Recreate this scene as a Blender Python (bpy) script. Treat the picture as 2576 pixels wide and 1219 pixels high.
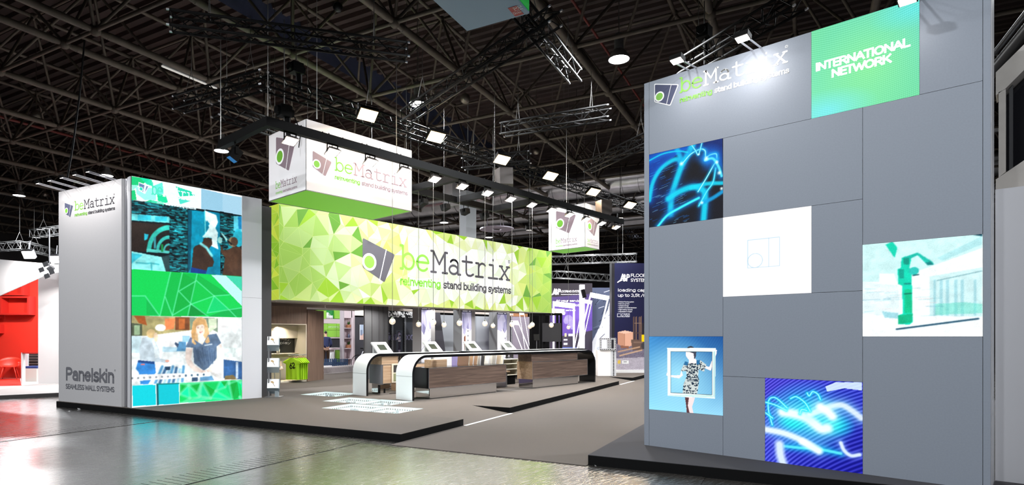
import bpy, bmesh, math, random
import numpy as np
from mathutils import Vector, Matrix
from mathutils.geometry import delaunay_2d_cdt

for o in list(bpy.data.objects):
    bpy.data.objects.remove(o)
SC = bpy.context.scene
COL = SC.collection
random.seed(7)
RNG = np.random.RandomState(11)

# ------------------------------------------------------------------ camera, world, exposure
F, CX, CY = 1504.639, 1190.386, 846.151          # focal length and principal point in pixels of the 2576x1219 frame
PH, TH, CZ = 0.749225, 0.24759, 1.6277           # heading, hall grid against stand walls, eye height
cam = bpy.data.cameras.new('camera')
camo = bpy.data.objects.new('camera', cam)
COL.objects.link(camo)
cam.sensor_width = 36.0
cam.sensor_fit = 'HORIZONTAL'
cam.lens = F / 2576 * 36
cam.shift_x = (1288 - CX) / 2576
cam.shift_y = (CY - 609.5) / 2576
cam.clip_start = 0.05
cam.clip_end = 300
camo.location = (0, 0, CZ)
camo.rotation_euler = (math.pi / 2, 0, PH - math.pi / 2)
SC.camera = camo

w = bpy.data.worlds.new('world')
SC.world = w
w.use_nodes = True
w.node_tree.nodes['Background'].inputs[0].default_value = (0.75, 0.82, 1.0, 1)
w.node_tree.nodes['Background'].inputs[1].default_value = 0.10
SC.view_settings.view_transform = 'Standard'
SC.view_settings.look = 'None'
SC.view_settings.exposure = 0.0
SC.view_settings.gamma = 1.0
SC.view_settings.use_curve_mapping = False
SC.cycles.max_bounces = 6
SC.cycles.diffuse_bounces = 3
SC.cycles.glossy_bounces = 3
SC.cycles.transmission_bounces = 4
SC.cycles.transparent_max_bounces = 8
SC.cycles.caustics_reflective = False
SC.cycles.caustics_refractive = False
SC.cycles.sample_clamp_indirect = 4.0
SC.cycles.use_denoising = True

EXV = Vector((math.sin(PH), math.cos(PH)))        # world X, Y seen from the camera (right, depth)
EYV = Vector((-math.cos(PH), math.sin(PH)))


def at_depth(px, py, Z):
    a = Vector(((px - CX) * Z / F, Z))
    return Vector((a.dot(EXV), a.dot(EYV), CZ + (CY - py) * Z / F))


def at_z(px, py, z):
    return at_depth(px, py, F * (z - CZ) / (CY - py))


def on_y(px, py, Y):
    a = Vector(((px - CX) / F, 1.0))
    k = Y / a.dot(EYV)
    return Vector((a.dot(EXV) * k, Y, CZ + (CY - py) * k / F))


def on_x(px, py, X):
    a = Vector(((px - CX) / F, 1.0))
    k = X / a.dot(EXV)
    return Vector((X, a.dot(EYV) * k, CZ + (CY - py) * k / F))


def hall(u, v, z=0.0):                            # hall grid -> world
    c, s = math.cos(TH), math.sin(TH)
    return Vector((u * c - v * s, u * s + v * c, z))


def lin(c):
    r = []
    for v in c[:3]:
        v = v / 255.0
        r.append(v / 12.92 if v <= 0.04045 else ((v + 0.055) / 1.055) ** 2.4)
    return tuple(r)


# ------------------------------------------------------------------ area lights, and the added unseen hall lamps
def area_light(loc, power, size, color=(1, 1, 1), target=None, spread=math.pi, parent=None):
    l = bpy.data.lights.new('lamp_light', 'AREA')
    l.shape = 'DISK'
    l.size = size
    l.energy = power
    l.color = color
    l.spread = spread
    o = bpy.data.objects.new('lamp_light', l)
    COL.objects.link(o)
    loc = Vector(loc)
    d = (Vector(target) - loc) if target is not None else Vector((0, 0, -1))
    q = d.to_track_quat('-Z', 'Y')
    if parent:
        o.parent = parent
        loc = loc - parent.location
    o.location = loc
    o.rotation_euler = q.to_euler()
    return o


HIGH_BAY_W = 1000.0
# unseen, bodiless high-bay lights added to brighten the stands and walls
for (u, v) in ((2.2, -3.5), (2.2, 3.85), (2.2, 9.67), (2.2, 18.3), (-6.0, 3.85), (-6.0, 12.0), (14.4, -3.5), (29.9, -3.5), (29.9, 3.85), (29.9, 9.67), (29.9, 25.3)):
    area_light(hall(u, v, 8.2), HIGH_BAY_W * (0.55 if u < 5 else 1.0), 0.5, (0.93, 0.97, 1.0))


# ------------------------------------------------------------------ materials
MATS = {}


def mat(name, col=(200, 200, 200), rough=0.5, metal=0.0, emit=0.0, spec=0.5, noise=0.0, nscale=20.0, bump=0.0, bscale=200.0, ecol=None):
    if name in MATS:
        return MATS[name]
    m = bpy.data.materials.new(name)
    m.use_nodes = True
    nt = m.node_tree
    b = nt.nodes['Principled BSDF']
    c = lin(col)
    b.inputs['Base Color'].default_value = (*c, 1)
    b.inputs['Roughness'].default_value = rough
    b.inputs['Metallic'].default_value = metal
    b.inputs['Specular IOR Level'].default_value = spec
    if emit:
        b.inputs['Emission Color'].default_value = (*(lin(ecol) if ecol else c), 1)
        b.inputs['Emission Strength'].default_value = emit
    if noise or bump:
        tc = nt.nodes.new('ShaderNodeTexCoord')
    if noise:
        n = nt.nodes.new('ShaderNodeTexNoise')
        n.inputs['Scale'].default_value = nscale
        n.inputs['Detail'].default_value = 4
        nt.links.new(tc.outputs['Object'], n.inputs['Vector'])
        r = nt.nodes.new('ShaderNodeValToRGB')
        r.color_ramp.elements[0].position = 0.3
        r.color_ramp.elements[1].position = 0.7
        r.color_ramp.elements[0].color = (*[x * (1 - noise) for x in c], 1)
        r.color_ramp.elements[1].color = (*[min(1, x * (1 + noise)) for x in c], 1)
        nt.links.new(n.outputs['Fac'], r.inputs['Fac'])
        nt.links.new(r.outputs['Color'], b.inputs['Base Color'])
    if bump:
        n2 = nt.nodes.new('ShaderNodeTexNoise')
        n2.inputs['Scale'].default_value = bscale
        nt.links.new(tc.outputs['Object'], n2.inputs['Vector'])
        bp = nt.nodes.new('ShaderNodeBump')
        bp.inputs['Strength'].default_value = bump
        bp.inputs['Distance'].default_value = 0.01
        nt.links.new(n2.outputs['Fac'], bp.inputs['Height'])
        nt.links.new(bp.outputs['Normal'], b.inputs['Normal'])
    MATS[name] = m
    return m


def mat_attr(name, strength=1.0, diffuse=0.0):
    """colour comes from the 'Col' attribute of the mesh, given off as light (screens, backlit prints)"""
    if name in MATS:
        return MATS[name]
    m = bpy.data.materials.new(name)
    m.use_nodes = True
    nt = m.node_tree
    b = nt.nodes['Principled BSDF']
    a = nt.nodes.new('ShaderNodeAttribute')
    a.attribute_name = 'Col'
    if diffuse > 0:
        vm = nt.nodes.new('ShaderNodeVectorMath')
        vm.operation = 'SCALE'
        vm.inputs['Scale'].default_value = diffuse
        nt.links.new(a.outputs['Color'], vm.inputs[0])
        nt.links.new(vm.outputs['Vector'], b.inputs['Base Color'])
    else:
        b.inputs['Base Color'].default_value = (0.01, 0.01, 0.01, 1)
    b.inputs['Roughness'].default_value = 0.6
    b.inputs['Specular IOR Level'].default_value = 0.1
    nt.links.new(a.outputs['Color'], b.inputs['Emission Color'])
    b.inputs['Emission Strength'].default_value = strength
    MATS[name] = m
    return m


def mat_wood(name, c0, c1, axis='X', scale=3.0):
    if name in MATS:
        return MATS[name]
    m = bpy.data.materials.new(name)
    m.use_nodes = True
    nt = m.node_tree
    b = nt.nodes['Principled BSDF']
    b.inputs['Roughness'].default_value = 0.45
    tc = nt.nodes.new('ShaderNodeTexCoord')
    mp = nt.nodes.new('ShaderNodeMapping')
    mp.inputs['Scale'].default_value = {'X': (0.5, 6, 14), 'Z': (14, 14, 0.5)}[axis]
    n = nt.nodes.new('ShaderNodeTexNoise')
    n.inputs['Scale'].default_value = scale
    n.inputs['Detail'].default_value = 6
    n.inputs['Distortion'].default_value = 0.8
    r = nt.nodes.new('ShaderNodeValToRGB')
    r.color_ramp.elements[0].position = 0.32
    r.color_ramp.elements[1].position = 0.68
    r.color_ramp.elements[0].color = (*lin(c0), 1)
    r.color_ramp.elements[1].color = (*lin(c1), 1)
    nt.links.new(tc.outputs['Object'], mp.inputs['Vector'])
    nt.links.new(mp.outputs['Vector'], n.inputs['Vector'])
    nt.links.new(n.outputs['Fac'], r.inputs['Fac'])
    nt.links.new(r.outputs['Color'], b.inputs['Base Color'])
    MATS[name] = m
    return m


def mat_glass(name, tint=(235, 245, 245), trans=0.8, rough=0.03):
    if name in MATS:
        return MATS[name]
    m = bpy.data.materials.new(name)
    m.use_nodes = True
    nt = m.node_tree
    out = nt.nodes['Material Output']
    b = nt.nodes['Principled BSDF']
    b.inputs['Base Color'].default_value = (*lin(tint), 1)
    b.inputs['Roughness'].default_value = rough
    t = nt.nodes.new('ShaderNodeBsdfTransparent')
    t.inputs['Color'].default_value = (*lin(tint), 1)
    mx = nt.nodes.new('ShaderNodeMixShader')
    mx.inputs[0].default_value = trans
    nt.links.new(b.outputs[0], mx.inputs[1])
    nt.links.new(t.outputs[0], mx.inputs[2])
    nt.links.new(mx.outputs[0], out.inputs['Surface'])
    MATS[name] = m
    return m


def mat_concrete():
    m = bpy.data.materials.new('polished_concrete')
    m.use_nodes = True
    nt = m.node_tree
    b = nt.nodes['Principled BSDF']
    tc = nt.nodes.new('ShaderNodeTexCoord')
    n = nt.nodes.new('ShaderNodeTexNoise')
    n.inputs['Scale'].default_value = 0.9
    n.inputs['Detail'].default_value = 8
    r = nt.nodes.new('ShaderNodeValToRGB')
    r.color_ramp.elements[0].color = (*lin((38, 36, 34)), 1)
    r.color_ramp.elements[1].color = (*lin((66, 62, 57)), 1)
    nt.links.new(tc.outputs['Object'], n.inputs['Vector'])
    nt.links.new(n.outputs['Fac'], r.inputs['Fac'])
    nt.links.new(r.outputs['Color'], b.inputs['Base Color'])
    mp = nt.nodes.new('ShaderNodeMapping')
    mp.inputs['Rotation'].default_value = (0, 0, 0.5)
    mp.inputs['Scale'].default_value = (3, 26, 1)
    n2 = nt.nodes.new('ShaderNodeTexNoise')
    n2.inputs['Scale'].default_value = 1.6
    n2.inputs['Detail'].default_value = 7
    nt.links.new(tc.outputs['Object'], mp.inputs['Vector'])
    nt.links.new(mp.outputs['Vector'], n2.inputs['Vector'])
    mr = nt.nodes.new('ShaderNodeMapRange')
    mr.inputs['From Min'].default_value = 0.3
    mr.inputs['From Max'].default_value = 0.7
    mr.inputs['To Min'].default_value = 0.15
    mr.inputs['To Max'].default_value = 0.33
    nt.links.new(n2.outputs['Fac'], mr.inputs['Value'])
    nt.links.new(mr.outputs['Result'], b.inputs['Roughness'])
    bp = nt.nodes.new('ShaderNodeBump')
    bp.inputs['Strength'].default_value = 0.06
    bp.inputs['Distance'].default_value = 0.02
    nt.links.new(n2.outputs['Fac'], bp.inputs['Height'])
    nt.links.new(bp.outputs['Normal'], b.inputs['Normal'])
    b.inputs['Specular IOR Level'].default_value = 0.9
    b.inputs['Coat Weight'].default_value = 1.0
    b.inputs['Coat IOR'].default_value = 2.3
    b.inputs['Coat Roughness'].default_value = 0.13
    nt.links.new(mr.outputs['Result'], b.inputs['Coat Roughness'])
    return m


# ------------------------------------------------------------------ mesh builder
class MB:
    def __init__(self):
        self.v = []
        self.f = []
        self.mi = []
        self.c = []

    def add(self, vs, fs, mi=0, col=None):
        n = len(self.v)
        self.v += [tuple(p) for p in vs]
        for f in fs:
            self.f.append([i + n for i in f])
            self.mi.append(mi)
            self.c.append(col)
        return self

    def box(self, a, b, mi=0, M=None):
        x0, y0, z0 = a
        x1, y1, z1 = b
        vs = [Vector(p) for p in ((x0, y0, z0), (x1, y0, z0), (x1, y1, z0), (x0, y1, z0), (x0, y0, z1), (x1, y0, z1), (x1, y1, z1), (x0, y1, z1))]
        if M is not None:
            vs = [M @ p for p in vs]
        return self.add(vs, [(0, 3, 2, 1), (4, 5, 6, 7), (0, 1, 5, 4), (1, 2, 6, 5), (2, 3, 7, 6), (3, 0, 4, 7)], mi)

    def obox(self, c, r, u, n, sr, su, sn, mi=0):
        """box about centre c with half-free axes r,u,n and full sizes"""
        c = Vector(c); r = Vector(r).normalized() * sr / 2; u = Vector(u).normalized() * su / 2; n = Vector(n).normalized() * sn / 2
        vs = [c - r - u - n, c + r - u - n, c + r + u - n, c - r + u - n, c - r - u + n, c + r - u + n, c + r + u + n, c - r + u + n]
        return self.add(vs, [(0, 3, 2, 1), (4, 5, 6, 7), (0, 1, 5, 4), (1, 2, 6, 5), (2, 3, 7, 6), (3, 0, 4, 7)], mi)

    def quad(self, a, b, c, d, mi=0, col=None):
        return self.add([a, b, c, d], [(0, 1, 2, 3)], mi, col)

    def prism(self, pts, d, mi=0, mi_side=None):
        """polygon pts (3D) swept by vector d"""
        d = Vector(d)
        n = len(pts)
        vs = [Vector(p) for p in pts] + [Vector(p) + d for p in pts]
        self.add(vs, [tuple(range(n - 1, -1, -1)), tuple(range(n, 2 * n))], mi)
        k = len(self.v) - 2 * n
        for i in range(n):
            j = (i + 1) % n
            self.f.append([k + i, k + j, k + n + j, k + n + i])
            self.mi.append(mi if mi_side is None else mi_side)
            self.c.append(None)
        return self

    def tube(self, p0, p1, r, n=6, mi=0, r1=None, cap=False):
        p0 = Vector(p0); p1 = Vector(p1)
        d = (p1 - p0)
        if d.length < 1e-6:
            return self
        d.normalize()
        a = d.orthogonal().normalized()
        b = d.cross(a)
        r1 = r if r1 is None else r1
        vs = []
        for i in range(n):
            t = 2 * math.pi * i / n
            o = a * math.cos(t) + b * math.sin(t)
            vs.append(p0 + o * r)
            vs.append(p1 + o * r1)
        fs = [(2 * i, 2 * ((i + 1) % n), 2 * ((i + 1) % n) + 1, 2 * i + 1) for i in range(n)]
        if cap:
            fs += [tuple(2 * i for i in range(n - 1, -1, -1)), tuple(2 * i + 1 for i in range(n))]
        return self.add(vs, fs, mi)

    def path(self, pts, r, n=6, mi=0):
        for a, b in zip(pts[:-1], pts[1:]):
            self.tube(a, b, r, n, mi)
        return self

    def ball(self, c, r, n=10, mi=0, sz=1.0):
        c = Vector(c)
        return self.lathe(c, [(r * math.sin(math.pi * i / n), -r * sz * math.cos(math.pi * i / n)) for i in range(n + 1)], max(8, n), mi)

    def lathe(self, c, prof, n=16, mi=0, M=None):
        vs = []
        for (r, z) in prof:
            for i in range(n):
                t = 2 * math.pi * i / n
                p = Vector((max(r, 1e-4) * math.cos(t), max(r, 1e-4) * math.sin(t), z))
                if M is not None:
                    p = M @ p
                vs.append(Vector(c) + p)
        fs = []
        for k in range(len(prof) - 1):
            for i in range(n):
                j = (i + 1) % n
                fs.append((k * n + i, k * n + j, (k + 1) * n + j, (k + 1) * n + i))
        return self.add(vs, fs, mi)

    def build(self, name, mats, parent=None, smooth=False, local=False, weld=False):
        me = bpy.data.meshes.new(name)
        off = Vector((0, 0, 0))
        if parent is not None and not local:
            off = Vector(parent.location)
            if parent.parent is not None:
                off = off + Vector(parent.parent.location)
        me.from_pydata([tuple(Vector(p) - off) for p in self.v], [], self.f)
        if not isinstance(mats, (list, tuple)):
            mats = [mats]
        for m in mats:
            me.materials.append(m)
        me.polygons.foreach_set('material_index', self.mi)
        if smooth:
            me.polygons.foreach_set('use_smooth', [True] * len(me.polygons))
        if any(c is not None for c in self.c):
            ca = me.color_attributes.new('Col', 'FLOAT_COLOR', 'CORNER')
            arr = []
            for f, c in zip(self.f, self.c):
                c = c or (1, 1, 1)
                arr += [c[0], c[1], c[2], 1.0] * len(f)
            ca.data.foreach_set('color', arr)
        if weld:
            b = bmesh.new(); b.from_mesh(me)
            bmesh.ops.remove_doubles(b, verts=b.verts, dist=1e-4)
            b.to_mesh(me); b.free()
        me.update()
        o = bpy.data.objects.new(name, me)
        COL.objects.link(o)
        if parent is not None:
            o.parent = parent
        return o


def tag(o, label=None, cat=None, group=None, kind='thing'):
    if label: o['label'] = label
    if cat: o['category'] = cat
    if group: o['group'] = group
    if kind: o['kind'] = kind
    return o


def thing(name, label, cat, loc, group=None, rz=0.0):
    o = bpy.data.objects.new(name, None)
    o.empty_display_size = 0.1
    COL.objects.link(o)
    o.location = loc
    o.rotation_euler = (0, 0, rz)
    return tag(o, label, cat, group)


def dup(root, loc, label, rz=None):
    r = root.copy(); COL.objects.link(r)
    r.location = loc
    if rz is not None:
        r.rotation_euler = (0, 0, rz)
    r['label'] = label
    for ch in list(root.children):
        c = ch.copy(); COL.objects.link(c); c.parent = r
        for g in list(ch.children):
            d = g.copy(); COL.objects.link(d); d.parent = c
    return r


ORD = ['first', 'second', 'third', 'fourth', 'fifth', 'sixth', 'seventh', 'eighth', 'ninth', 'tenth', 'eleventh', 'twelfth', 'thirteenth', 'fourteenth', 'fifteenth']

# ------------------------------------------------------------------ lettering
SANS = {}
LIFT = [0]


class Plane:
    """a flat face: origin, right, up, outward normal"""
    def __init__(self, o, r, u):
        self.o = Vector(o); self.r = Vector(r).normalized(); self.u = Vector(u).normalized(); self.n = self.r.cross(self.u)

    def p(self, x, y, d=0.0):
        return self.o + self.r * x + self.u * y + self.n * d


def sans_glyphs():
    """plain monoline sans letters: polylines in cap height 1, x height .72, and the width of each"""
    A = lambda cx, cy, rx, ry, a0, a1, n=9: arc(cx, cy, rx, ry, a0, a1, n)
    g = {}
    def d(ch, w, *pl): g[ch] = (w, [list(q) for q in pl])
    d('A', .74, [(.04, 0), (.37, 1), (.70, 0)], [(.15, .32), (.59, .32)])
    d('C', .70, A(.42, .5, .34, .5, 48, 312))
    d('D', .72, [(.34, 0), (.1, 0), (.1, 1), (.34, 1)] + A(.34, .5, .32, .5, 90, -90))
    d('E', .58, [(.54, 1), (.1, 1), (.1, 0), (.54, 0)], [(.1, .52), (.5, .52)])
    d('F', .54, [(.52, 1), (.1, 1), (.1, 0)], [(.1, .5), (.48, .5)])
    d('G', .76, A(.42, .5, .34, .5, 48, 355) + [(.76, .48), (.5, .48)])
    d('H', .74, [(.1, 0), (.1, 1)], [(.64, 0), (.64, 1)], [(.1, .52), (.64, .52)])
    d('I', .24, [(.12, 0), (.12, 1)])
    d('K', .68, [(.1, 0), (.1, 1)], [(.62, 1), (.14, .42)], [(.28, .58), (.66, 0)])
    d('L', .54, [(.1, 1), (.1, 0), (.52, 0)])
    d('M', .88, [(.1, 0), (.1, 1), (.44, .25), (.78, 1), (.78, 0)])
    d('N', .76, [(.1, 0), (.1, 1), (.66, 0), (.66, 1)])
    d('O', .80, A(.40, .5, .33, .5, 0, 360, 18))
    d('P', .64, [(.1, 0), (.1, 1), (.34, 1)] + A(.34, .74, .24, .26, 90, -90) + [(.1, .48)])
    d('R', .68, [(.1, 0), (.1, 1), (.34, 1)] + A(.34, .74, .25, .26, 90, -90) + [(.1, .48)], [(.36, .48), (.64, 0)])
    d('S', .62, A(.32, .74, .23, .26, 40, 262) + A(.31, .25, .25, .25, 80, -140))
    d('T', .60, [(.02, 1), (.58, 1)], [(.3, 1), (.3, 0)])
    d('U', .74, [(.1, 1), (.1, .28)] + A(.37, .28, .27, .28, 180, 360) + [(.64, 1)])
    d('W', 1.0, [(.02, 1), (.26, 0), (.5, .9), (.74, 0), (.98, 1)])
    d('Y', .66, [(.02, 1), (.33, .48), (.64, 1)], [(.33, .48), (.33, 0)])
    d('a', .58, A(.28, .22, .2, .22, 0, 360, 14), [(.48, 0), (.48, .50)] + A(.29, .50, .19, .22, 0, 150))
    d('b', .60, [(.1, 1), (.1, 0)], A(.32, .36, .22, .36, 0, 360, 16))
    d('c', .52, A(.32, .36, .24, .36, 52, 308))
    d('d', .60, [(.5, 1), (.5, 0)], A(.28, .36, .22, .36, 0, 360, 16))
    d('e', .58, [(.07, .38), (.51, .38)] + A(.29, .36, .22, .36, 3, 312, 14))
    d('f', .36, [(.15, 0), (.15, .8)] + A(.29, .82, .14, .18, 180, 90, 4) + [(.34, 1)], [(.02, .70), (.33, .70)])
    d('g', .60, A(.28, .36, .22, .36, 0, 360, 16), [(.5, .72), (.5, -.06)] + A(.29, -.06, .21, .2, 0, -150))
    d('h', .58, [(.1, 1), (.1, 0)], A(.29, .48, .19, .24, 180, 0) + [(.48, 0)])
    d('i', .22, [(.11, 0), (.11, .64)], [(.11, .99), (.11, 1.0)])
    d('j', .24, [(.14, .72), (.14, -.1), (.08, -.22), (-.02, -.24)], [(.14, .90), (.14, 1.0)])
    d('k', .54, [(.1, 1), (.1, 0)], [(.48, .72), (.12, .3)], [(.24, .44), (.52, 0)])
    d('l', .22, [(.11, 0), (.11, 1)])
    d('m', .90, [(.1, .72), (.1, 0)], A(.28, .52, .18, .2, 180, 0) + [(.46, 0)], A(.63, .52, .17, .2, 180, 0) + [(.80, 0)])
    d('n', .58, [(.1, .72), (.1, 0)], A(.29, .48, .19, .24, 180, 0) + [(.48, 0)])
    d('o', .60, A(.30, .36, .23, .36, 0, 360, 16))
    d('p', .60, [(.1, .72), (.1, -.26)], A(.32, .36, .22, .36, 0, 360, 16))
    d('r', .38, [(.1, .72), (.1, 0)], A(.30, .46, .20, .25, 180, 80))
    d('s', .50, A(.26, .53, .18, .19, 35, 262) + A(.25, .18, .20, .18, 80, -145))
    d('t', .38, [(.16, .95), (.16, .16)] + A(.29, .14, .13, .14, 180, 270, 4) + [(.35, .01)], [(.02, .70), (.34, .70)])
    d('u', .58, [(.1, .72), (.1, .24)] + A(.29, .24, .19, .24, 180, 360) + [(.48, .24)], [(.48, .72), (.48, 0)])
    d('v', .54, [(.03, .72), (.27, 0), (.51, .72)])
    d('w', .78, [(.03, .72), (.21, 0), (.39, .66), (.57, 0), (.75, .72)])
    d('x', .54, [(.04, .72), (.50, 0)], [(.50, .72), (.04, 0)])
    d('y', .54, [(.03, .72), (.27, .04)], [(.51, .72), (.24, -.1), (.14, -.24), (.02, -.25)])
    d('2', .58, A(.29, .72, .22, .28, 160, -20) + [(.08, 0), (.54, 0)])
    d('3', .58, A(.27, .76, .2, .24, 150, -80) + A(.27, .26, .24, .26, 80, -150))
    d('4', .60, [(.44, 0), (.44, 1), (.04, .28), (.56, .28)])
    d('5', .58, [(.50, 1), (.14, 1), (.10, .54)] + A(.27, .32, .24, .32, 115, -145))
    d('6', .60, [(.44, 1), (.16, .58)] + A(.30, .30, .23, .30, 150, 510, 16))
    d('!', .24, [(.12, 1), (.12, .46)], [(.12, .0), (.12, .03)])
    d(',', .22, [(.12, .08), (.06, -.14)])
    d('-', .40, [(.06, .36), (.34, .36)])
    d('/', .44, [(.02, -.08), (.42, 1.04)])
    d('&', .76, [(.72, 0), (.2, .70)] + A(.34, .80, .17, .2, 210, -40) + A(.32, .24, .24, .25, 130, 330) + [(.70, .46)])
    d(' ', .26)
    return g


def put_text(mb, pl, s, x, y, h, width=None, bold=0.0, d=0.004, mi=0, align='l', rot=0.0):
    """h: cap height, width: whole width in metres"""
    if not SANS: SANS.update(sans_glyphs())
    W = sum(SANS[ch][0] for ch in s)
    sx = h if width is None else width / W
    if align == 'c':
        x = x - W * sx / 2
    c, q = math.cos(rot), math.sin(rot)
    wd = (.105 + 2.4 * bold) * h
    if sx < h: wd *= (sx / h) ** .5
    gx = 0.0
    for ch in s:
        w_, pls = SANS[ch]
        for pts in pls:
            P = [((gx + a) * sx, b * (h - wd) + wd / 2) for a, b in pts]
            stroke(mb, pl, [(x + a * c - b * q, y + a * q + b * c) for a, b in P], wd, d, mi, ends=.5 * wd)
        gx += w_


def arc(cx, cy, rx, ry, a0, a1, n=20):
    return [(cx + rx * math.cos(math.radians(a0 + (a1 - a0) * i / n)), cy + ry * math.sin(math.radians(a0 + (a1 - a0) * i / n))) for i in range(n + 1)]


GLYPH = {
    'b': [[(0.04, 1.0), (0.2, 1.0), (0.2, 0.0)], [(0.04, 0.0), (0.2, 0.0)], arc(0.58, 0.34, 0.38, 0.34, 0, 360, 28)],
    'e': [[(0.08, 0.37), (0.92, 0.37)], arc(0.5, 0.34, 0.42, 0.34, 5, 318, 28)],
    'M': [[(0.0, 0.95), (0.14, 0.95), (0.14, 0.0)], [(1.0, 0.95), (0.86, 0.95), (0.86, 0.0)], [(0.14, 0.95), (0.5, 0.38), (0.86, 0.95)], [(0.0, 0.0), (0.3, 0.0)], [(0.7, 0.0), (1.0, 0.0)]],
    'a': [arc(0.42, 0.2, 0.34, 0.2, 0, 360, 24), [(0.98, 0.0), (0.78, 0.0), (0.78, 0.45)] + arc(0.46, 0.45, 0.32, 0.22, 0, 150, 14)],
    't': [[(0.36, 0.92), (0.36, 0.18)] + arc(0.58, 0.18, 0.22, 0.18, 180, 270, 8) + [(0.75, 0.0), (0.96, 0.08)], [(0.04, 0.66), (0.86, 0.66)]],
    'r': [[(0.08, 0.66), (0.32, 0.66), (0.32, 0.0)], [(0.06, 0.0), (0.72, 0.0)], [(0.32, 0.42)] + arc(0.66, 0.40, 0.34, 0.27, 150, 45, 12)],
    'i': [[(0.18, 0.66), (0.52, 0.66), (0.52, 0.0)], [(0.1, 0.0), (0.94, 0.0)], [(0.52, 0.9), (0.52, 0.94)]],
    'x': [[(0.14, 0.66), (0.88, 0.0)], [(0.86, 0.66), (0.12, 0.0)], [(0.02, 0.66), (0.3, 0.66)], [(0.7, 0.66), (0.98, 0.66)], [(0.0, 0.0), (0.3, 0.0)], [(0.7, 0.0), (1.0, 0.0)]],
}


def stroke(mb, pl, pts, wd, d, mi, ends=None):
    """flat line of width wd; round ends, or square ones carried on by 'ends'"""
    n_ = len(pts)
    def lift():                                   # neighbouring pieces lie a hair apart
        LIFT[0] = (LIFT[0] + 1) % 9
        return d + LIFT[0] * 5e-5
    for i, (a, b) in enumerate(zip(pts[:-1], pts[1:])):
        v = Vector((b[0] - a[0], b[1] - a[1]))
        if v.length < 1e-9:
            continue
        v.normalize()
        n = Vector((-v.y, v.x)) * wd / 2
        if ends:
            if i == 0: a = (a[0] - v.x * ends, a[1] - v.y * ends)
            if i == n_ - 2: b = (b[0] + v.x * ends, b[1] + v.y * ends)
        z = lift()
        mb.quad(pl.p(a[0] - n.x, a[1] - n.y, z), pl.p(b[0] - n.x, b[1] - n.y, z), pl.p(b[0] + n.x, b[1] + n.y, z), pl.p(a[0] + n.x, a[1] + n.y, z), mi)
    for a in (pts[1:-1] if ends else pts):
        disc(mb, pl, a[0], a[1], wd / 2, wd / 2, lift(), mi, 6 if ends else 8)


def disc(mb, pl, x, y, rx, ry, d, mi, n=24):
    mb.add([pl.p(x + rx * math.cos(2 * math.pi * i / n), y + ry * math.sin(2 * math.pi * i / n), d) for i in range(n)], [tuple(range(n))], mi)


def ring(mb, pl, x, y, r0, r1, d, mi, n=24):
    vs = []
    for i in range(n):
        t = 2 * math.pi * i / n
        vs += [pl.p(x + r0 * math.cos(t), y + r0 * math.sin(t), d), pl.p(x + r1 * math.cos(t), y + r1 * math.sin(t), d)]
    mb.add(vs, [(2 * i, 2 * i + 1, 2 * ((i + 1) % n) + 1, 2 * ((i + 1) % n)) for i in range(n)], mi)


def rounded(poly, r, k=4):
    out = []
    n = len(poly)
    for i in range(n):
        p = Vector(poly[i]); a = Vector(poly[i - 1]); b = Vector(poly[(i + 1) % n])
        p0 = p + (a - p).normalized() * r
        p1 = p + (b - p).normalized() * r
        for j in range(k + 1):
            t = j / k
            out.append(tuple(p0 * (1 - t) ** 2 + p * 2 * t * (1 - t) + p1 * t * t))
    return out


def word(mb, pl, x, y, h, pitch, wd, d, mi_g, mi_d):
    gx = x
    for i, ch in enumerate('beMatrix'):
        gw = pitch * (0.9 if ch != 'M' else 1.12)
        for s in GLYPH[ch]:
            stroke(mb, pl, [(gx + a * gw, y + b * h) for a, b in s], wd, d, mi_g if i < 2 else mi_d)
        gx += pitch * (1.0 if ch != 'M' else 1.2)


def icon(mb, pl, x, y, s, d, mi_dark, mi_white, mi_green, outline=False):
    q = [(0, 1.0), (0.97, 0.705), (0.645, 0.0), (0, 0.31)]
    P = lambda a: (x + a[0] * s, y + a[1] * s)
    if outline:
        big = [(-0.035, 1.05), (1.02, 0.725), (0.665, -0.05), (-0.035, 0.29)]
        mb.add([pl.p(*P(a), d) for a in rounded(big, 0.06)], [tuple(range(20))], mi_white)
    mb.add([pl.p(*P(a), d + 0.001) for a in rounded(q, 0.05)], [tuple(range(20))], mi_dark)
    stroke(mb, pl, [P((0.70, 0.80)), P((0.50, 0.06))], 0.022 * s, d + 0.002, mi_white)
    disc(mb, pl, *P((0.195, 0.455)), 0.205 * s, 0.205 * s, d + 0.002, mi_white)
    disc(mb, pl, *P((0.195, 0.455)), 0.15 * s, 0.15 * s, d + 0.003, mi_green)


def logo(parent, pl, x, y, s, mats, d=0.004, sx=1.0, outline=False):
    """side by side logo, y = foot of the icon, s = icon height; mats: dark, white, green, text-dark, text-green"""
    mb = MB()
    icon(mb, pl, x, y, s, d, 0, 1, 2, outline)
    mb.build('logo_icon', mats, parent)
    mb = MB()
    word(mb, pl, x + 1.13 * s * sx, y + 0.385 * s, 0.57 * s, 0.525 * s * sx, 0.062 * s, d, 4, 3)
    ring(mb, pl, x + 5.36 * s * sx, y + 0.93 * s, 0.035 * s, 0.05 * s, d, 3)
    put_text(mb, pl, 'R', x + 5.342 * s * sx, y + 0.907 * s, 0.046 * s, None, 0.01, d, 3)
    mb.build('logo_lettering', mats, parent)
    mb = MB()
    put_text(mb, pl, 're!nventing', x + 1.13 * s * sx, y - 0.03 * s, 0.215 * s, 1.40 * s * sx, 0.035, d, 4)
    put_text(mb, pl, 'stand building systems', x + 2.62 * s * sx, y - 0.03 * s, 0.215 * s, 2.83 * s * sx, 0.035, d, 3)
    mb.build('tagline_lettering', mats, parent)


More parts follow.
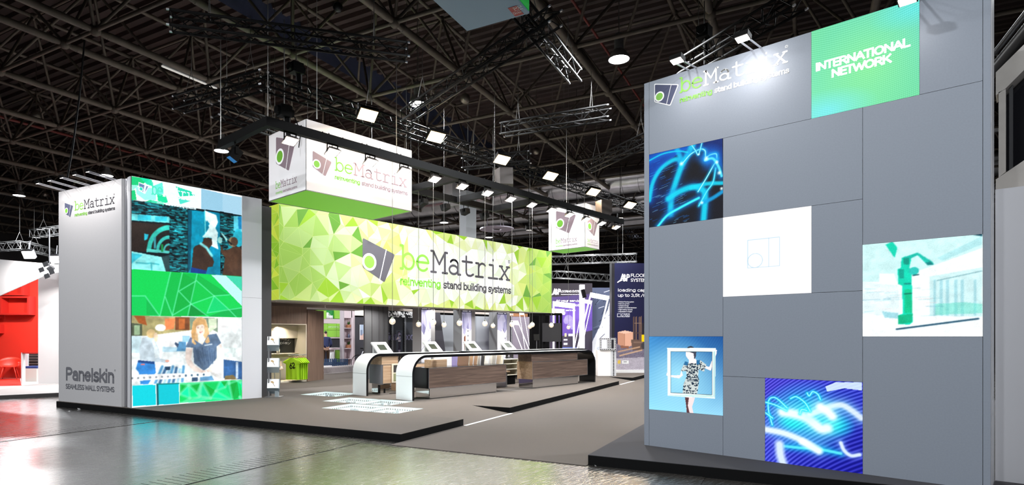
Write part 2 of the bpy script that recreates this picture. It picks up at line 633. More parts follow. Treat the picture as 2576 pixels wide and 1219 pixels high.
def logo_stacked(parent, pl, x, y, s, mats, d=0.004):
    mb = MB()
    icon(mb, pl, x, y + 0.55 * s, s, d, 0, 1, 2)
    mb.build('logo_icon', mats, parent)
    mb = MB()
    word(mb, pl, x - 0.02 * s, y + 0.2 * s, 0.19 * s, 0.128 * s, 0.018 * s, d, 4, 3)
    put_text(mb, pl, 're!nventing', x - 0.02 * s, y + 0.05 * s, 0.07 * s, 0.34 * s, 0.01, d, 4)
    put_text(mb, pl, 'stand building systems', x + 0.34 * s, y + 0.05 * s, 0.07 * s, 0.70 * s, 0.015, d, 3)
    mb.build('logo_lettering', mats, parent)

# ------------------------------------------------------------------ pictures shown on the screens and prints
class Canvas:
    """small sRGB picture that becomes the per-point colour of a flat screen mesh"""
    def __init__(self, w, h, c=(0, 0, 0), px=None):
        self.w, self.h = w, h
        self.a = np.zeros((h, w, 3)) + np.array(c) / 255.0
        self.X, self.Y = np.meshgrid((np.arange(w) + 0.5) / w, (np.arange(h) + 0.5) / h)
        self.px = px                                # photo pixel -> (u, v down)
        self.asp = w / h

    def m(self, pts):
        return [self.px(*p) for p in pts] if self.px else pts

    def put(self, mask, c, al=1.0):
        mk = (mask * al)[..., None]
        self.a = self.a * (1 - mk) + mk * (np.array(c) / 255.0)

    def grad4(self, tl, tr, bl, br, box=(0, 0, 1, 1)):
        x0, y0, x1, y1 = box
        u = np.clip((self.X - x0) / (x1 - x0), 0, 1)[..., None]; v = np.clip((self.Y - y0) / (y1 - y0), 0, 1)[..., None]
        g = ((1 - u) * np.array(tl) + u * np.array(tr)) * (1 - v) + ((1 - u) * np.array(bl) + u * np.array(br)) * v
        mk = ((self.X >= x0) & (self.X <= x1) & (self.Y >= y0) & (self.Y <= y1))[..., None]
        self.a = np.where(mk, g / 255.0, self.a)

    def mask(self, pts):
        r = np.zeros((self.h, self.w), bool)
        n = len(pts)
        for i in range(n):
            x0, y0 = pts[i]; x1, y1 = pts[(i + 1) % n]
            if y0 == y1:
                continue
            cnd = (self.Y >= min(y0, y1)) & (self.Y < max(y0, y1))
            xi = x0 + (self.Y - y0) * (x1 - x0) / (y1 - y0)
            r ^= cnd & (self.X < xi)
        return r

    def poly(self, pts, c, al=1.0):
        self.put(self.mask(self.m(pts)).astype(float), c, al)

    def rect(self, x0, y0, x1, y1, c, al=1.0):
        self.poly([(x0, y0), (x1, y0), (x1, y1), (x0, y1)], c, al)

    def ell(self, cx, cy, rx, ry, c, al=1.0, soft=0.0):
        if self.px:
            a = self.px(cx, cy); b = self.px(cx + rx, cy); d = self.px(cx, cy + ry)
            cx, cy = a; rx = abs(b[0] - a[0]); ry = abs(d[1] - a[1])
        d = np.sqrt(((self.X - cx) / rx) ** 2 + ((self.Y - cy) / ry) ** 2)
        if soft:
            self.put(np.clip((1 - d) / soft, 0, 1), c, al)
        else:
            self.put((d < 1).astype(float), c, al)

    def dist(self, pts):
        d = np.full((self.h, self.w), 9.0)
        for (x0, y0), (x1, y1) in zip(pts[:-1], pts[1:]):
            dx, dy = (x1 - x0) * self.asp, y1 - y0
            L = dx * dx + dy * dy + 1e-12
            t = np.clip((((self.X - x0) * self.asp) * dx + (self.Y - y0) * dy) / L, 0, 1)
            d = np.minimum(d, np.hypot((self.X - x0) * self.asp - t * dx, self.Y - y0 - t * dy))
        return d

    def line(self, pts, wd, c, al=1.0, glow=0.0, gc=None):
        d = self.dist(self.m(pts))
        if glow:
            self.put(np.exp(-(d / glow) ** 2), gc or c, al * 0.7)
        self.put(np.clip(1.5 - d / (wd / 2 + 1e-9), 0, 1), c, al)

    def curve(self, pts, wd, c, al=1.0, glow=0.0, gc=None, n=8):
        P = [Vector(p) for p in pts]
        P = [P[0] * 2 - P[1]] + P + [P[-1] * 2 - P[-2]]
        out = []
        for i in range(1, len(P) - 2):
            for k in range(n):
                t = k / n
                out.append(tuple(0.5 * ((2 * P[i]) + (P[i + 1] - P[i - 1]) * t + (2 * P[i - 1] - 5 * P[i] + 4 * P[i + 1] - P[i + 2]) * t * t + (3 * P[i] - P[i - 1] - 3 * P[i + 1] + P[i + 2]) * t ** 3)))
        out.append(tuple(P[-2]))
        self.line(out, wd, c, al, glow, gc)

    def noise(self, amt, sx=1, sy=1, box=None, seed=1):
        r = np.random.RandomState(seed)
        n = r.rand(self.h // sy + 2, self.w // sx + 2)
        n = np.kron(n, np.ones((sy, sx)))[:self.h, :self.w]
        mk = np.ones((self.h, self.w)) if box is None else ((self.X >= box[0]) & (self.X <= box[2]) & (self.Y >= box[1]) & (self.Y <= box[3])).astype(float)
        self.a = np.clip(self.a + ((n - 0.5) * amt * mk)[..., None], 0, 1)

    def soften(self, k=1, box=None):
        a = self.a
        for _ in range(k):
            b = np.pad(a, ((1, 1), (1, 1), (0, 0)), mode='edge')
            a = (b[:-2, 1:-1] + b[2:, 1:-1] + b[1:-1, :-2] + b[1:-1, 2:] + 2 * b[1:-1, 1:-1]) / 6
        if box is None:
            self.a = a
        else:
            mk = ((self.X >= box[0]) & (self.X <= box[2]) & (self.Y >= box[1]) & (self.Y <= box[3]))[..., None]
            self.a = np.where(mk, a, self.a)

    def mottle(self, amt, cell, seed, box=(0, 0, 1, 1)):
        """slow uneven brightness as in a photograph"""
        r = np.random.RandomState(seed)
        gh, gw = self.h // cell + 3, self.w // cell + 3
        g = r.rand(gh, gw)
        yy, xx = np.arange(self.h) / cell, np.arange(self.w) / cell
        y0, x0 = yy.astype(int), xx.astype(int)
        fy, fx = (yy - y0)[:, None], (xx - x0)[None, :]
        fy = fy * fy * (3 - 2 * fy); fx = fx * fx * (3 - 2 * fx)
        n = (g[y0][:, x0] * (1 - fy) * (1 - fx) + g[y0][:, x0 + 1] * (1 - fy) * fx + g[y0 + 1][:, x0] * fy * (1 - fx) + g[y0 + 1][:, x0 + 1] * fy * fx)
        mk = ((self.X >= box[0]) & (self.X <= box[2]) & (self.Y >= box[1]) & (self.Y <= box[3]))
        self.a = np.clip(self.a * (1 + ((n - .5) * amt * mk)[..., None]), 0, 1)

    def stone(self, pts, seed=3):
        """stacked slate courses in cyan light"""
        mk = self.mask(self.m(pts))
        r = np.random.RandomState(seed)
        hh = np.zeros((self.h, self.w))
        y = 0
        while y < self.h:
            k = r.choice([1, 2, 2, 3])
            x = 0
            while x < self.w:
                q = r.randint(5, 16)
                hh[y:y + k, x:x + q] = r.rand()
                x += q
            y += k
        hh = hh[..., None]
        c = np.array((2, 24, 32)) * (1 - hh) + np.array((40, 190, 205)) * hh ** 1.6
        c = np.where(hh < 0.3, np.array((2, 16, 22)), c)
        self.a = np.where(mk[..., None], c / 255.0, self.a)

    def facets(self, pts, cols, n, seed, edge=None, ecol=(120, 240, 180)):
        """flat triangles in a few related colours"""
        q = self.m(pts)
        mk = self.mask(q)
        x0 = min(p[0] for p in q); x1 = max(p[0] for p in q); y0 = min(p[1] for p in q); y1 = max(p[1] for p in q)
        r = np.random.RandomState(seed)
        P = [Vector((x0, y0)), Vector((x1, y0)), Vector((x1, y1)), Vector((x0, y1))]
        P += [Vector((x0 + (x1 - x0) * r.rand(), y0 + (y1 - y0) * r.rand())) for _ in range(n)]
        P += [Vector((x0 + (x1 - x0) * r.rand(), yy)) for _ in range(max(2, n // 5)) for yy in (y0, y1)]
        vs, es, fs = delaunay_2d_cdt(P, [], [], 0, 1e-4)[:3]
        for f in fs:
            c = np.array(cols[r.randint(len(cols))]) * (0.92 + 0.16 * r.rand())
            self.put((self.mask([tuple(vs[i]) for i in f]) & mk).astype(float), np.clip(c, 0, 255))
        if edge:
            for e in es:
                if r.rand() < 0.6:
                    d = self.dist([tuple(vs[e[0]]), tuple(vs[e[1]])])
                    self.put(np.clip(1.5 - d / edge, 0, 1) * mk, ecol, 0.55)

    def mesh(self, name, pl, x0, y0, wd, ht, mtl, parent, d=0.0, thick=0.03):
        """screen of wd x ht metres on plane pl, lower left corner x0,y0"""
        w_, h_ = self.w, self.h
        gx, gy = np.meshgrid(np.linspace(0, 1, w_), np.linspace(0, 1, h_))
        off = Vector((0, 0, 0))
        if parent is not None:
            off = Vector(parent.location)
        o = np.array(pl.o - off); r = np.array(pl.r); u = np.array(pl.u); n = np.array(pl.n)
        co = o + (x0 + gx * wd)[..., None] * r + (y0 + (1 - gy) * ht)[..., None] * u + d * n
        co = co.reshape(-1, 3)
        idx = np.arange(w_ * h_).reshape(h_, w_)
        f = np.stack([idx[1:, :-1], idx[1:, 1:], idx[:-1, 1:], idx[:-1, :-1]], -1).reshape(-1, 4)
        # casing behind the face
        c4 = [o + x * r + y * u + (d - k) * n for k in (0.0005, thick) for (x, y) in ((x0, y0), (x0 + wd, y0), (x0 + wd, y0 + ht), (x0, y0 + ht))]
        nv = len(co)
        co = np.vstack([co, np.array(c4)])
        bx = np.array([(4, 7, 6, 5), (0, 1, 5, 4), (1, 2, 6, 5), (2, 3, 7, 6), (3, 0, 4, 7)]) + nv
        allf = np.vstack([f, bx])
        me = bpy.data.meshes.new(name)
        me.vertices.add(len(co)); me.vertices.foreach_set('co', co.ravel())
        me.loops.add(allf.size); me.loops.foreach_set('vertex_index', allf.ravel())
        me.polygons.add(len(allf))
        me.polygons.foreach_set('loop_start', np.arange(len(allf)) * 4)
        me.polygons.foreach_set('loop_total', np.full(len(allf), 4))
        me.materials.append(mtl); me.materials.append(mat('screen_casing', (18, 18, 20), 0.5))
        mi = np.zeros(len(allf), int); mi[len(f):] = 1
        me.polygons.foreach_set('material_index', mi)
        ca = me.color_attributes.new('Col', 'FLOAT_COLOR', 'POINT')
        s = np.clip(self.a, 0, 1).reshape(-1, 3)
        l = np.where(s <= 0.04045, s / 12.92, ((s + 0.055) / 1.055) ** 2.4)
        col = np.ones((len(co), 4)); col[:nv, :3] = l
        ca.data.foreach_set('color', col.ravel())
        me.update(calc_edges=True)
        ob = bpy.data.objects.new(name, me)
        COL.objects.link(ob)
        if parent is not None:
            ob.parent = parent
        return ob


M_SCREEN = mat_attr('led_screen_picture', 1.12)
M_PRINT = mat_attr('backlit_print', 0.78, 0.30)
M_PAPER = mat_attr('printed_poster', 0.12, 1.0)

# ------------------------------------------------------------------ common materials
M_CARPET = mat('grey_carpet', (94, 88, 84), 0.95, noise=0.12, nscale=260, bump=0.35, bscale=500, spec=0.1)
M_CARPET_DARK = mat('dark_carpet', (70, 69, 72), 0.95, noise=0.15, nscale=260, bump=0.35, bscale=500, spec=0.1)
M_BLACK = mat('black_edge', (7, 7, 8), 0.7, spec=0.15)
M_BLACKMETAL = mat('black_metal', (9, 8, 8), 0.6, 0.0, spec=0.12)
M_GREYPANEL = mat('grey_panel', (140, 147, 159), 0.5, noise=0.03, nscale=60)
M_TOWER = mat('tower_panel', (196, 194, 196), 0.55, noise=0.03, nscale=60)
M_WHITE = mat('white_panel', (226, 226, 228), 0.4)
M_WHITEWALL = mat('white_wall', (215, 215, 220), 0.5)
M_ALU = mat('aluminium', (190, 190, 195), 0.3, 0.9)
M_STEEL = mat('galvanised_tube', (84, 75, 66), 0.6, 0.1, noise=0.3, nscale=3.0)
M_CHROME = mat('mirror_steel', (215, 215, 215), 0.06, 1.0)
M_GREEN = mat('print_green', (122, 190, 60), 0.5)
M_INK = mat('print_dark', (58, 56, 62), 0.7, spec=0.1)
M_INKBLUE = mat('print_slate', (84, 88, 112), 0.7, spec=0.1)
M_PWHITE = mat('print_white', (245, 245, 245), 0.5)
M_GREYINK = mat('print_grey', (112, 112, 118), 0.7, spec=0.1)
LOGO_WALL = [M_INKBLUE, M_PWHITE, M_GREEN, M_INK, M_GREEN]
LOGO_WALL_WHITE = [M_INKBLUE, M_PWHITE, M_GREEN, M_PWHITE, M_GREEN]
BK_GREEN = mat('backlit_green', (120, 190, 58), 0.6, emit=0.35)
BK_DARK = mat('backlit_dark', (84, 80, 86), 0.6, emit=0.06)
BK_WHITE = mat('backlit_white', (250, 250, 250), 0.6, emit=0.55)
BK_MAUVE = mat('backlit_mauve', (160, 138, 148), 0.6, emit=0.22)
LOGO_BANNER = [BK_DARK, BK_WHITE, BK_GREEN, BK_DARK, BK_GREEN]
LOGO_CUBE = [BK_MAUVE, BK_WHITE, BK_GREEN, BK_MAUVE, BK_GREEN]
M_LAMP = mat('lamp_glow', (255, 255, 255), 0.5, emit=14.0)
M_WARM = mat('warm_lamp_glow', (255, 214, 150), 0.5, emit=16.0)
M_SPOT = mat('spot_glow', (255, 246, 236), 0.5, emit=16.0)
M_PALEMETAL = mat('pale_metal', (206, 206, 208), 0.4, 0.1)
M_WIRE = mat('steel_wire', (120, 118, 116), 0.4, 0.6)

# ------------------------------------------------------------------ the setting
PZ = 0.13                                         # height of the raised stand floors


def struct(name, mb, m, **k):
    o = mb.build(name, m, **k)
    o['kind'] = 'structure'
    return o


mb = MB()
mb.quad(hall(-14, -16), hall(62, -16), hall(62, 50), hall(-14, 50))
M_FLOOR = mat_concrete()
struct('floor', mb, M_FLOOR)

# corrugated roof, with the skylight bay between the two roof fields
RZ = 11.75
mb = MB()
u = -14.0
M_ROOF = mat('corrugated_roof', (54, 41, 38), 0.5, 0.1, noise=0.25, nscale=0.6)
M_SKY = mat('roof_light_panel', (70, 76, 100), 0.5, noise=0.2, nscale=1.2)
for (v0, v1) in ((-16, 14.3), (15.4, 50)):
    u = -14.0
    prof = []
    while u < 62:
        prof += [(u, 0), (u + 0.16, 0), (u + 0.2, 0.12), (u + 0.36, 0.12)]
        u += 0.4
    for (a, b) in zip(prof[:-1], prof[1:]):
        mb.quad(hall(a[0], v0, RZ + a[1]), hall(a[0], v1, RZ + a[1]), hall(b[0], v1, RZ + b[1]), hall(b[0], v0, RZ + b[1]))
mb.quad(hall(-14, 14.3, RZ + 0.9), hall(-14, 15.4, RZ + 0.9), hall(62, 15.4, RZ + 0.9), hall(62, 14.3, RZ + 0.9), 1)
mb.quad(hall(-14, 15.4, RZ), hall(-14, 15.4, RZ + 0.9), hall(62, 15.4, RZ + 0.9), hall(62, 15.4, RZ), 1)
mb.quad(hall(-14, 14.3, RZ), hall(62, 14.3, RZ), hall(62, 14.3, RZ + 0.9), hall(-14, 14.3, RZ + 0.9), 1)
struct('ceiling', mb, [M_ROOF, M_SKY])

M_HALLWALL = mat('hall_wall', (58, 55, 56), 0.8, noise=0.15, nscale=0.5)
for nm, a, b in (('wall_far', (62, -16), (62, 50)), ('wall_left', (-14, 50), (62, 50)), ('wall_right', (-14, -16), (62, -16)), ('wall_rear', (-14, -16), (-14, 50))):
    mb = MB()
    mb.quad(hall(*a, 0), hall(*b, 0), hall(*b, RZ), hall(*a, RZ))
    struct(nm, mb, M_HALLWALL)

# roof space frame: tube lattice of two layers
U0, DU, ZL, ZU = 10.85, 3.01, CZ + 7.0, CZ + 9.55
UL = [U0 + DU * k for k in range(-5, 17)]
V1 = [14.17 - 3.11 * j for j in range(0, 9)]
V2 = [15.45 + 3.11 * j for j in range(0, 11)]
mb = MB()
for VV in (V1, V2):
    for i, u in enumerate(UL):
        for v in VV:
            P = hall(u, v, ZL)
            mb.ball(P, 0.13, 6)
            if i + 1 < len(UL):
                # heavy chord, necked down to the node as cast ends
                Q = hall(UL[i + 1], v, ZL)
                d = (Q - P).normalized()
                mb.tube(P, P + d * 0.28, 0.05, 6, 0, 0.09)
                mb.tube(P + d * 0.28, Q - d * 0.28, 0.09, 8)
                mb.tube(Q - d * 0.28, Q, 0.09, 6, 0, 0.05)
    for u in UL:
        vs = sorted(VV)
        for a, b in zip(vs[:-1], vs[1:]):
            mb.tube(hall(u, a, ZL), hall(u, b, ZL), 0.052, 6)
    vs = sorted(VV)
    um = [a + DU / 2 for a in UL[:-1]]
    vm = [(a + b) / 2 for a, b in zip(vs[:-1], vs[1:])]
    for i, u in enumerate(um):
        for j, v in enumerate(vm):
            C = hall(u, v, ZU)
            mb.ball(C, 0.11, 6)
            if i + 1 < len(um): mb.tube(C, hall(um[i + 1], v, ZU), 0.06, 6)
            if j + 1 < len(vm): mb.tube(C, hall(u, vm[j + 1], ZU), 0.045, 6)
            for du in (-DU / 2, DU / 2):
                for vv in (vs[j], vs[j + 1]):
                    mb.tube(C, hall(u + du, vv, ZL), 0.04, 6)
# ties across the skylight bay
for u in UL:
    mb.tube(hall(u, 14.17, ZL), hall(u, 15.45, ZL), 0.045, 6)
struct('ceiling_space_frame', mb, M_STEEL, smooth=True)

# red sprinkler main under the left roof field
mb = MB()
mb.tube(hall(-8, 27.4, 10.2), hall(60, 27.4, 10.2), 0.06, 8)
mb.tube(hall(-8, 5.6, 11.0), hall(60, 5.6, 11.0), 0.04, 8)
o = mb.build('sprinkler_pipe', mat('red_pipe', (110, 40, 34), 0.5), smooth=True)
tag(o, 'long red sprinkler pipe running between the roof tubes', 'pipe')

# silver air ducts below the roof at the back
for i, (u, z, r, v0, v1, lab) in enumerate(((28.2, 9.0, 0.62, -6, 21, 'large round silver air duct, nearer of the ducts under the roof'), (33.5, 9.2, 0.62, -8, 24, 'large round silver air duct behind the nearer duct'), (39.5, 9.3, 0.6, -10, 26, 'large round silver air duct farthest back under the roof'))):
    mb = MB()
    v = v0
    while v < v1:
        mb.tube(hall(u, v, z), hall(u, v + 1.38, z), r, 20)
        mb.tube(hall(u, v + 1.36, z), hall(u, v + 1.42, z), r + 0.03, 20)
        v += 1.4
    mb.tube(hall(u - 1.3, v0, z - 0.1), hall(u - 1.3, v1, z - 0.1), 0.2, 12)
    o = mb.build('air_duct', mat('galvanised_duct', (190, 190, 195), 0.28, 0.85, noise=0.15, nscale=2.0), smooth=True)
    tag(o, lab, 'air duct', 'air ducts under the roof')

# cable gratings let into the hall floor
M_GRATE = M_FLOOR
M_GRATE_GAP = mat('grate_gap', (20, 20, 20), 0.8)


def grating(n, u0, u1, v0, v1):
    mb = MB()
    mb.prism([hall(u0, v0, 0.001), hall(u1, v0, 0.001), hall(u1, v1, 0.001), hall(u0, v1, 0.001)], (0, 0, 0.002), 1)
    for v in (v0, v1 - 0.03):
        mb.prism([hall(u0, v, 0.002), hall(u1, v, 0.002), hall(u1, v + 0.03, 0.002), hall(u0, v + 0.03, 0.002)], (0, 0, 0.004), 0)
    u = u0
    while u < u1 - 0.05:
        mb.prism([hall(u, v0 + 0.03, 0.002), hall(u + 0.082, v0 + 0.03, 0.002), hall(u + 0.082, v1 - 0.03, 0.002), hall(u, v1 - 0.03, 0.002)], (0, 0, 0.004), 0)
        u += 0.093
    struct('trim_%d' % n, mb, [M_GRATE, M_GRATE_GAP])


grating(1, 3.2, 7.5, 5.93, 6.43)
grating(2, 3.2, 7.2, 10.85, 11.4)
grating(3, 5.6, 7.34, 0.97, 1.53)

# ------------------------------------------------------------------ raised floors and aisle
BASE = hall(12, 10)


def flat(mb, pts, z0, z1, mi=0):
    mb.prism([hall(u, v, z0) for u, v in pts], (0, 0, z1 - z0), mi)


t = thing('raised_platform', 'large grey carpeted platform with black edge under the counters and the left tower', 'platform', hall(12, 10))
PL = [(7.53, 15.18), (7.53, 5.4), (9.475, 5.4), (9.475, 6.32), (11.46, 6.32), (11.46, 5.4), (20.09, 5.4), (20.09, 6.32), (22.01, 6.32), (22.01, 5.4), (36, 5.4), (36, 32), (15.5, 32), (15.5, 15.18)]
# openings where the lit glass tiles are let in
TILES = [(9.48, 10.46, 6.9, 7.87, 'front right'), (9.48, 10.46, 7.88, 8.86, 'front left'), (10.52, 11.5, 7.86, 8.83, 'back right'), (10.52, 11.5, 8.84, 9.80, 'back left'), (11.42, 12.4, 10.2, 11.4, '')]


def inside(poly, x, y):
    r = False
    for (x0, y0), (x1, y1) in zip(poly, poly[1:] + poly[:1]):
        if (y0 > y) != (y1 > y) and x < x0 + (y - y0) * (x1 - x0) / (y1 - y0):
            r = not r
    return r


def flat_open(mb, poly, holes, z0, z1):
    us = sorted({a for a, b in poly} | {q for h in holes for q in h[:2]}); vs = sorted({b for a, b in poly} | {q for h in holes for q in h[2:4]})
    for a, b in zip(us[:-1], us[1:]):
        for c, d in zip(vs[:-1], vs[1:]):
            m, n = (a + b) / 2, (c + d) / 2
            if inside(poly, m, n) and not any(h[0] < m < h[1] and h[2] < n < h[3] for h in holes):
                flat(mb, [(a, c), (b, c), (b, d), (a, d)], z0, z1)


mb = MB(); flat_open(mb, PL, TILES, 0.0, PZ - 0.006); mb.build('platform_base', M_BLACK, t, weld=True)
mb = MB(); flat_open(mb, PL, TILES, PZ - 0.006, PZ); mb.build('carpet', M_CARPET, t, weld=True)
for (a, b) in ((9.475, 11.46), (20.09, 22.01)):
    mb = MB()
    q = [hall(a, 6.32, 0), hall(b, 6.32, 0), hall(b, 5.4, 0.0), hall(a, 5.4, 0.0), hall(a, 6.32, PZ), hall(b, 6.32, PZ), hall(b, 5.4, 0.012), hall(a, 5.4, 0.012)]
    mb.add(q, [(0, 3, 2, 1), (4, 5, 6, 7)[::-1], (0, 1, 5, 4), (1, 2, 6, 5), (2, 3, 7, 6), (3, 0, 4, 7)])
    mb.build('ramp', M_CARPET, t)

mb = MB(); flat(mb, [(7.27, 2.37), (36, 2.37), (36, 5.4), (7.27, 5.4)], 0.0, 0.01, 0)
o = mb.build('aisle_carpet', M_CARPET); tag(o, 'flat grey carpet of the aisle between the two raised platforms', 'carpet')
for a, b, lab in ((9.475, 11.46, 'nearer'), (20.09, 22.01, 'farther')):
    mb = MB(); flat(mb, [(a, 5.33), (b, 5.33), (b, 5.395), (a, 5.395)], 0.0101, 0.013)
    o = mb.build('floor_tape', M_WHITE); tag(o, 'white tape strip along the foot of the %s platform ramp' % lab, 'tape', 'white tape strips')

t = thing('raised_platform', 'dark carpeted platform with black edge under the grey wall of screens', 'platform', hall(10, 0))
PR = [(7.35, 2.37), (7.35, -4), (22, -4), (22, 2.37)]
mb = MB(); flat(mb, PR, 0.0, PZ - 0.006); mb.build('platform_base', M_BLACK, t)
mb = MB(); flat(mb, PR, PZ - 0.006, PZ); mb.build('carpet', M_CARPET_DARK, t)

# crumbs of paper on the floor
for k, (px, py, s, lab) in enumerate(((199, 1030, 0.05, 'crumpled scrap of clear film on the floor before the grey tower, larger of two'), (174, 1034, 0.022, 'tiny white crumb on the floor before the grey tower'), (1499, 1171, 0.022, 'tiny white crumb on the floor at the corner of the right platform'))):
    p = at_z(px, py, 0)
    mb = MB()
    r = random.Random(k)
    pts = [Vector((p.x + r.uniform(-s, s), p.y + r.uniform(-s, s), r.uniform(0.002, s * 0.7))) for _ in range(9)]
    for i in range(7):
        mb.add([pts[i], pts[i + 1], pts[(i + 2) % 9]], [(0, 1, 2)])
    mb.add([(p.x - s, p.y - s * .6, 0.001), (p.x + s, p.y - s * .3, 0.001), (p.x, p.y + s, 0.001)], [(0, 1, 2)])
    o = mb.build('paper_scrap', M_WHITE); tag(o, lab, 'litter', 'scraps of paper on the floor')

# ------------------------------------------------------------------ right wall of grey panels and screens
XW, YW = 7.68, 3.835
PW = Plane((XW, YW, PZ), (0, -1, 0), (0, 0, 1))


def zoomx(ox, oy, s, X, y0, z0, wd, ht):
    def f(px, py):
        p = on_x(ox + px / s, oy + py / s, X)
        return ((y0 - p.y) / wd, 1 - (p.z - z0) / ht)
    return f


def zoomy(ox, oy, s, Y, x0, z0, wd, ht):
    def f(px, py):
        p = on_y(ox + px / s, oy + py / s, Y)
        return ((p.x - x0) / wd, 1 - (p.z - z0) / ht)
    return f


def moire(c, amt, fu, fv, ph=0.0, bend=0.0, box=None):
    g = np.sin((c.X * fu + c.Y * fv + bend * (c.X - 0.5) ** 2 + bend * 0.6 * (c.Y - .5) ** 2) * 2 * math.pi + ph)
    c.a = np.clip(c.a + (g * amt)[..., None], 0, 1)


t = thing('video_wall', 'tall grey panelled wall with six lit screens and a spotlit white and green logo', 'exhibition wall', (XW, 2.0, PZ))
WALL_R = t
mb = MB(); mb.box((XW + 0.05, 0.285, PZ), (8.25, 3.905, PZ + 4.995)); mb.build('wall_core', mat('panel_gap', (40, 42, 46), 0.8), t)
G = 0.004
panels = [(0, 2, 4, 5), (3, 3.5, 4, 5), (1, 2.5, 3, 4), (2.5, 3.5, 2.5, 4), (2, 2.5, 2, 3), (0, 1, 1.5, 3), (1, 2.5, 1, 2), (0, 1, 0, .5), (1, 1.5, 0, 1), (2.5, 3.5, 0, 1.5), (-0.075, 0, 0, 5), (3.5, 3.56, 0, 5)]
for (u0, u1, z0, z1) in panels:
    mb = MB()
    mb.box((XW, YW - u1 + G / 2, PZ + z0 + G / 2 * (z0 > 0)), (XW + 0.05, YW - u0 - G / 2, PZ + z1 - G / 2))
    pn = mb.build('wall_panel', M_GREYPANEL, t)
    if (u0, z0) == (0, 4): TOP_PANEL = pn
mb = MB(); mb.box((XW + 0.05, 0.27, PZ), (8.25, 0.284, PZ + 5)); mb.build('end_panel', M_WHITEWALL, t)
logo(TOP_PANEL, PW, YW - on_x(1648, 259, XW).y, on_x(1684, 264, XW).z - PZ, on_x(1648, 213, XW).z - on_x(1684, 264, XW).z, LOGO_WALL_WHITE, 0.003, sx=0.93, outline=True)

# screen: international network, green to turquoise
c = Canvas(200, 200)
c.grad4((112, 216, 160), (104, 212, 190), (122, 226, 178), (112, 216, 160))
c.ell(0.55, 0.55, 0.5, 0.6, (140, 234, 150), 0.7, 0.9)
c.ell(0.15, 0.95, 0.5, 0.25, (120, 230, 240), 0.8, 0.9)
c.ell(0.95, 0.1, 0.4, 0.2, (100, 226, 226), 0.7, 0.9)
moire(c, 0.05, 2, 46, 0, 9); moire(c, 0.03, 60, 3)
s = c.mesh('screen', PW, 2, 4, 1, 1, M_SCREEN, t)
s['label'] = 'green screen reading international network'
mb = MB()
for word_, q0, q1 in (('INTERNATIONAL', (2051.7, 180.6), (2288, 121)), ('NETWORK', (2092, 196), (2241, 162))):
    q0, q1 = on_x(*q0, XW), on_x(*q1, XW)
    put_text(mb, PW, word_, YW - q0.y, q0.z - PZ, 0.098, q0.y - q1.y, 0.045, 0.003)
mb.build('screen_lettering', mat('screen_white', (255, 255, 255), 0.5, emit=1.2), s, local=False)

# screen: blue light trails over a dark city
c = Canvas(220, 220, (14, 14, 26), zoomx(1620, 340, 1067 / 210, XW, YW, PZ + 3, 1, 1))
c.poly([(55, 245), (700, 100), (480, 215), (300, 330), (180, 520), (55, 640)], (0, 70, 190), 0.8)
c.poly([(600, 130), (1000, 40), (1000, 420), (880, 250), (700, 190)], (4, 40, 120), 0.9)
c.ell(120, 760, 260, 330, (0, 40, 120), 0.8, 0.9)
c.ell(820, 300, 230, 200, (0, 120, 240), 0.9, 0.9)
c.ell(640, 640, 330, 200, (16, 16, 26), 1, 0.5); c.ell(620, 430, 190, 130, (14, 14, 22), 1, 0.6)
c.poly([(330, 1050), (560, 920), (690, 880), (740, 1070), (380, 1130)], (14, 15, 26))
rr = random.Random(5)
for k in range(90):
    x = rr.uniform(60, 520); y = rr.uniform(330, 1120); L = rr.uniform(20, 110)
    c.line([(x, y), (x + L, y - L * 0.42)], 0.005, rr.choice([(150, 220, 255), (30, 130, 230), (0, 90, 200)]), 0.6)
CY1, CY2 = (0, 215, 240), (0, 160, 225)
c.curve([(70, 830), (110, 620), (200, 450), (330, 340), (430, 310), (480, 380)], 0.055, CY1, 0.85, 0.06, (0, 120, 230))
c.curve([(420, 165), (465, 280), (490, 330)], 0.06, CY1, 0.9)
c.curve([(620, 130), (540, 280), (470, 420), (400, 620), (350, 800), (340, 1000)], 0.075, CY1, 0.9, 0.08, (0, 120, 220))
c.curve([(60, 330), (240, 240), (430, 205), (560, 220)], 0.02, CY1, 0.8, 0.05, (0, 120, 230))
c.curve([(310, 810), (450, 720), (620, 660), (740, 690), (780, 790), (760, 1080)], 0.075, CY1, 0.9, 0.07, (0, 110, 210))
c.curve([(600, 670), (800, 620), (1000, 610)], 0.05, CY1, 0.9)
c.curve([(720, 870), (860, 810), (1000, 720)], 0.05, CY2, 0.9)
c.curve([(180, 1160), (300, 1020), (450, 930), (600, 850), (700, 800)], 0.03, (60, 240, 255), 1, 0.05, (0, 140, 230))
c.curve([(500, 350), (600, 240), (720, 180), (780, 200), (790, 280), (850, 250), (920, 240), (930, 300)], 0.014, (150, 245, 255), 1, 0.03, (0, 180, 245))
c.curve([(610, 130), (660, 200), (695, 250), (740, 100)], 0.012, (140, 240, 255), 1, 0.02, (0, 180, 245))
c.curve([(690, 720), (800, 540), (890, 380), (930, 320)], 0.014, (160, 250, 255), 1, 0.025, (0, 190, 245))
c.curve([(700, 900), (800, 720), (880, 600), (915, 420)], 0.016, (90, 235, 255), 1, 0.025, (0, 190, 245))
c.curve([(780, 320), (880, 300), (950, 400), (990, 520)], 0.03, (90, 235, 255), 0.9, 0.06, (0, 150, 245))
for (x, y, r) in ((795, 300, 42), (930, 345, 30), (480, 365, 38), (960, 480, 34), (700, 245, 20), (740, 860, 28), (990, 680, 30)):
    c.ell(x, y, r, r, (235, 255, 255), 1, 0.9)
c.noise(0.05, 1, 1)
s = c.mesh('screen', PW, 0, 3, 1, 1, M_SCREEN, t)
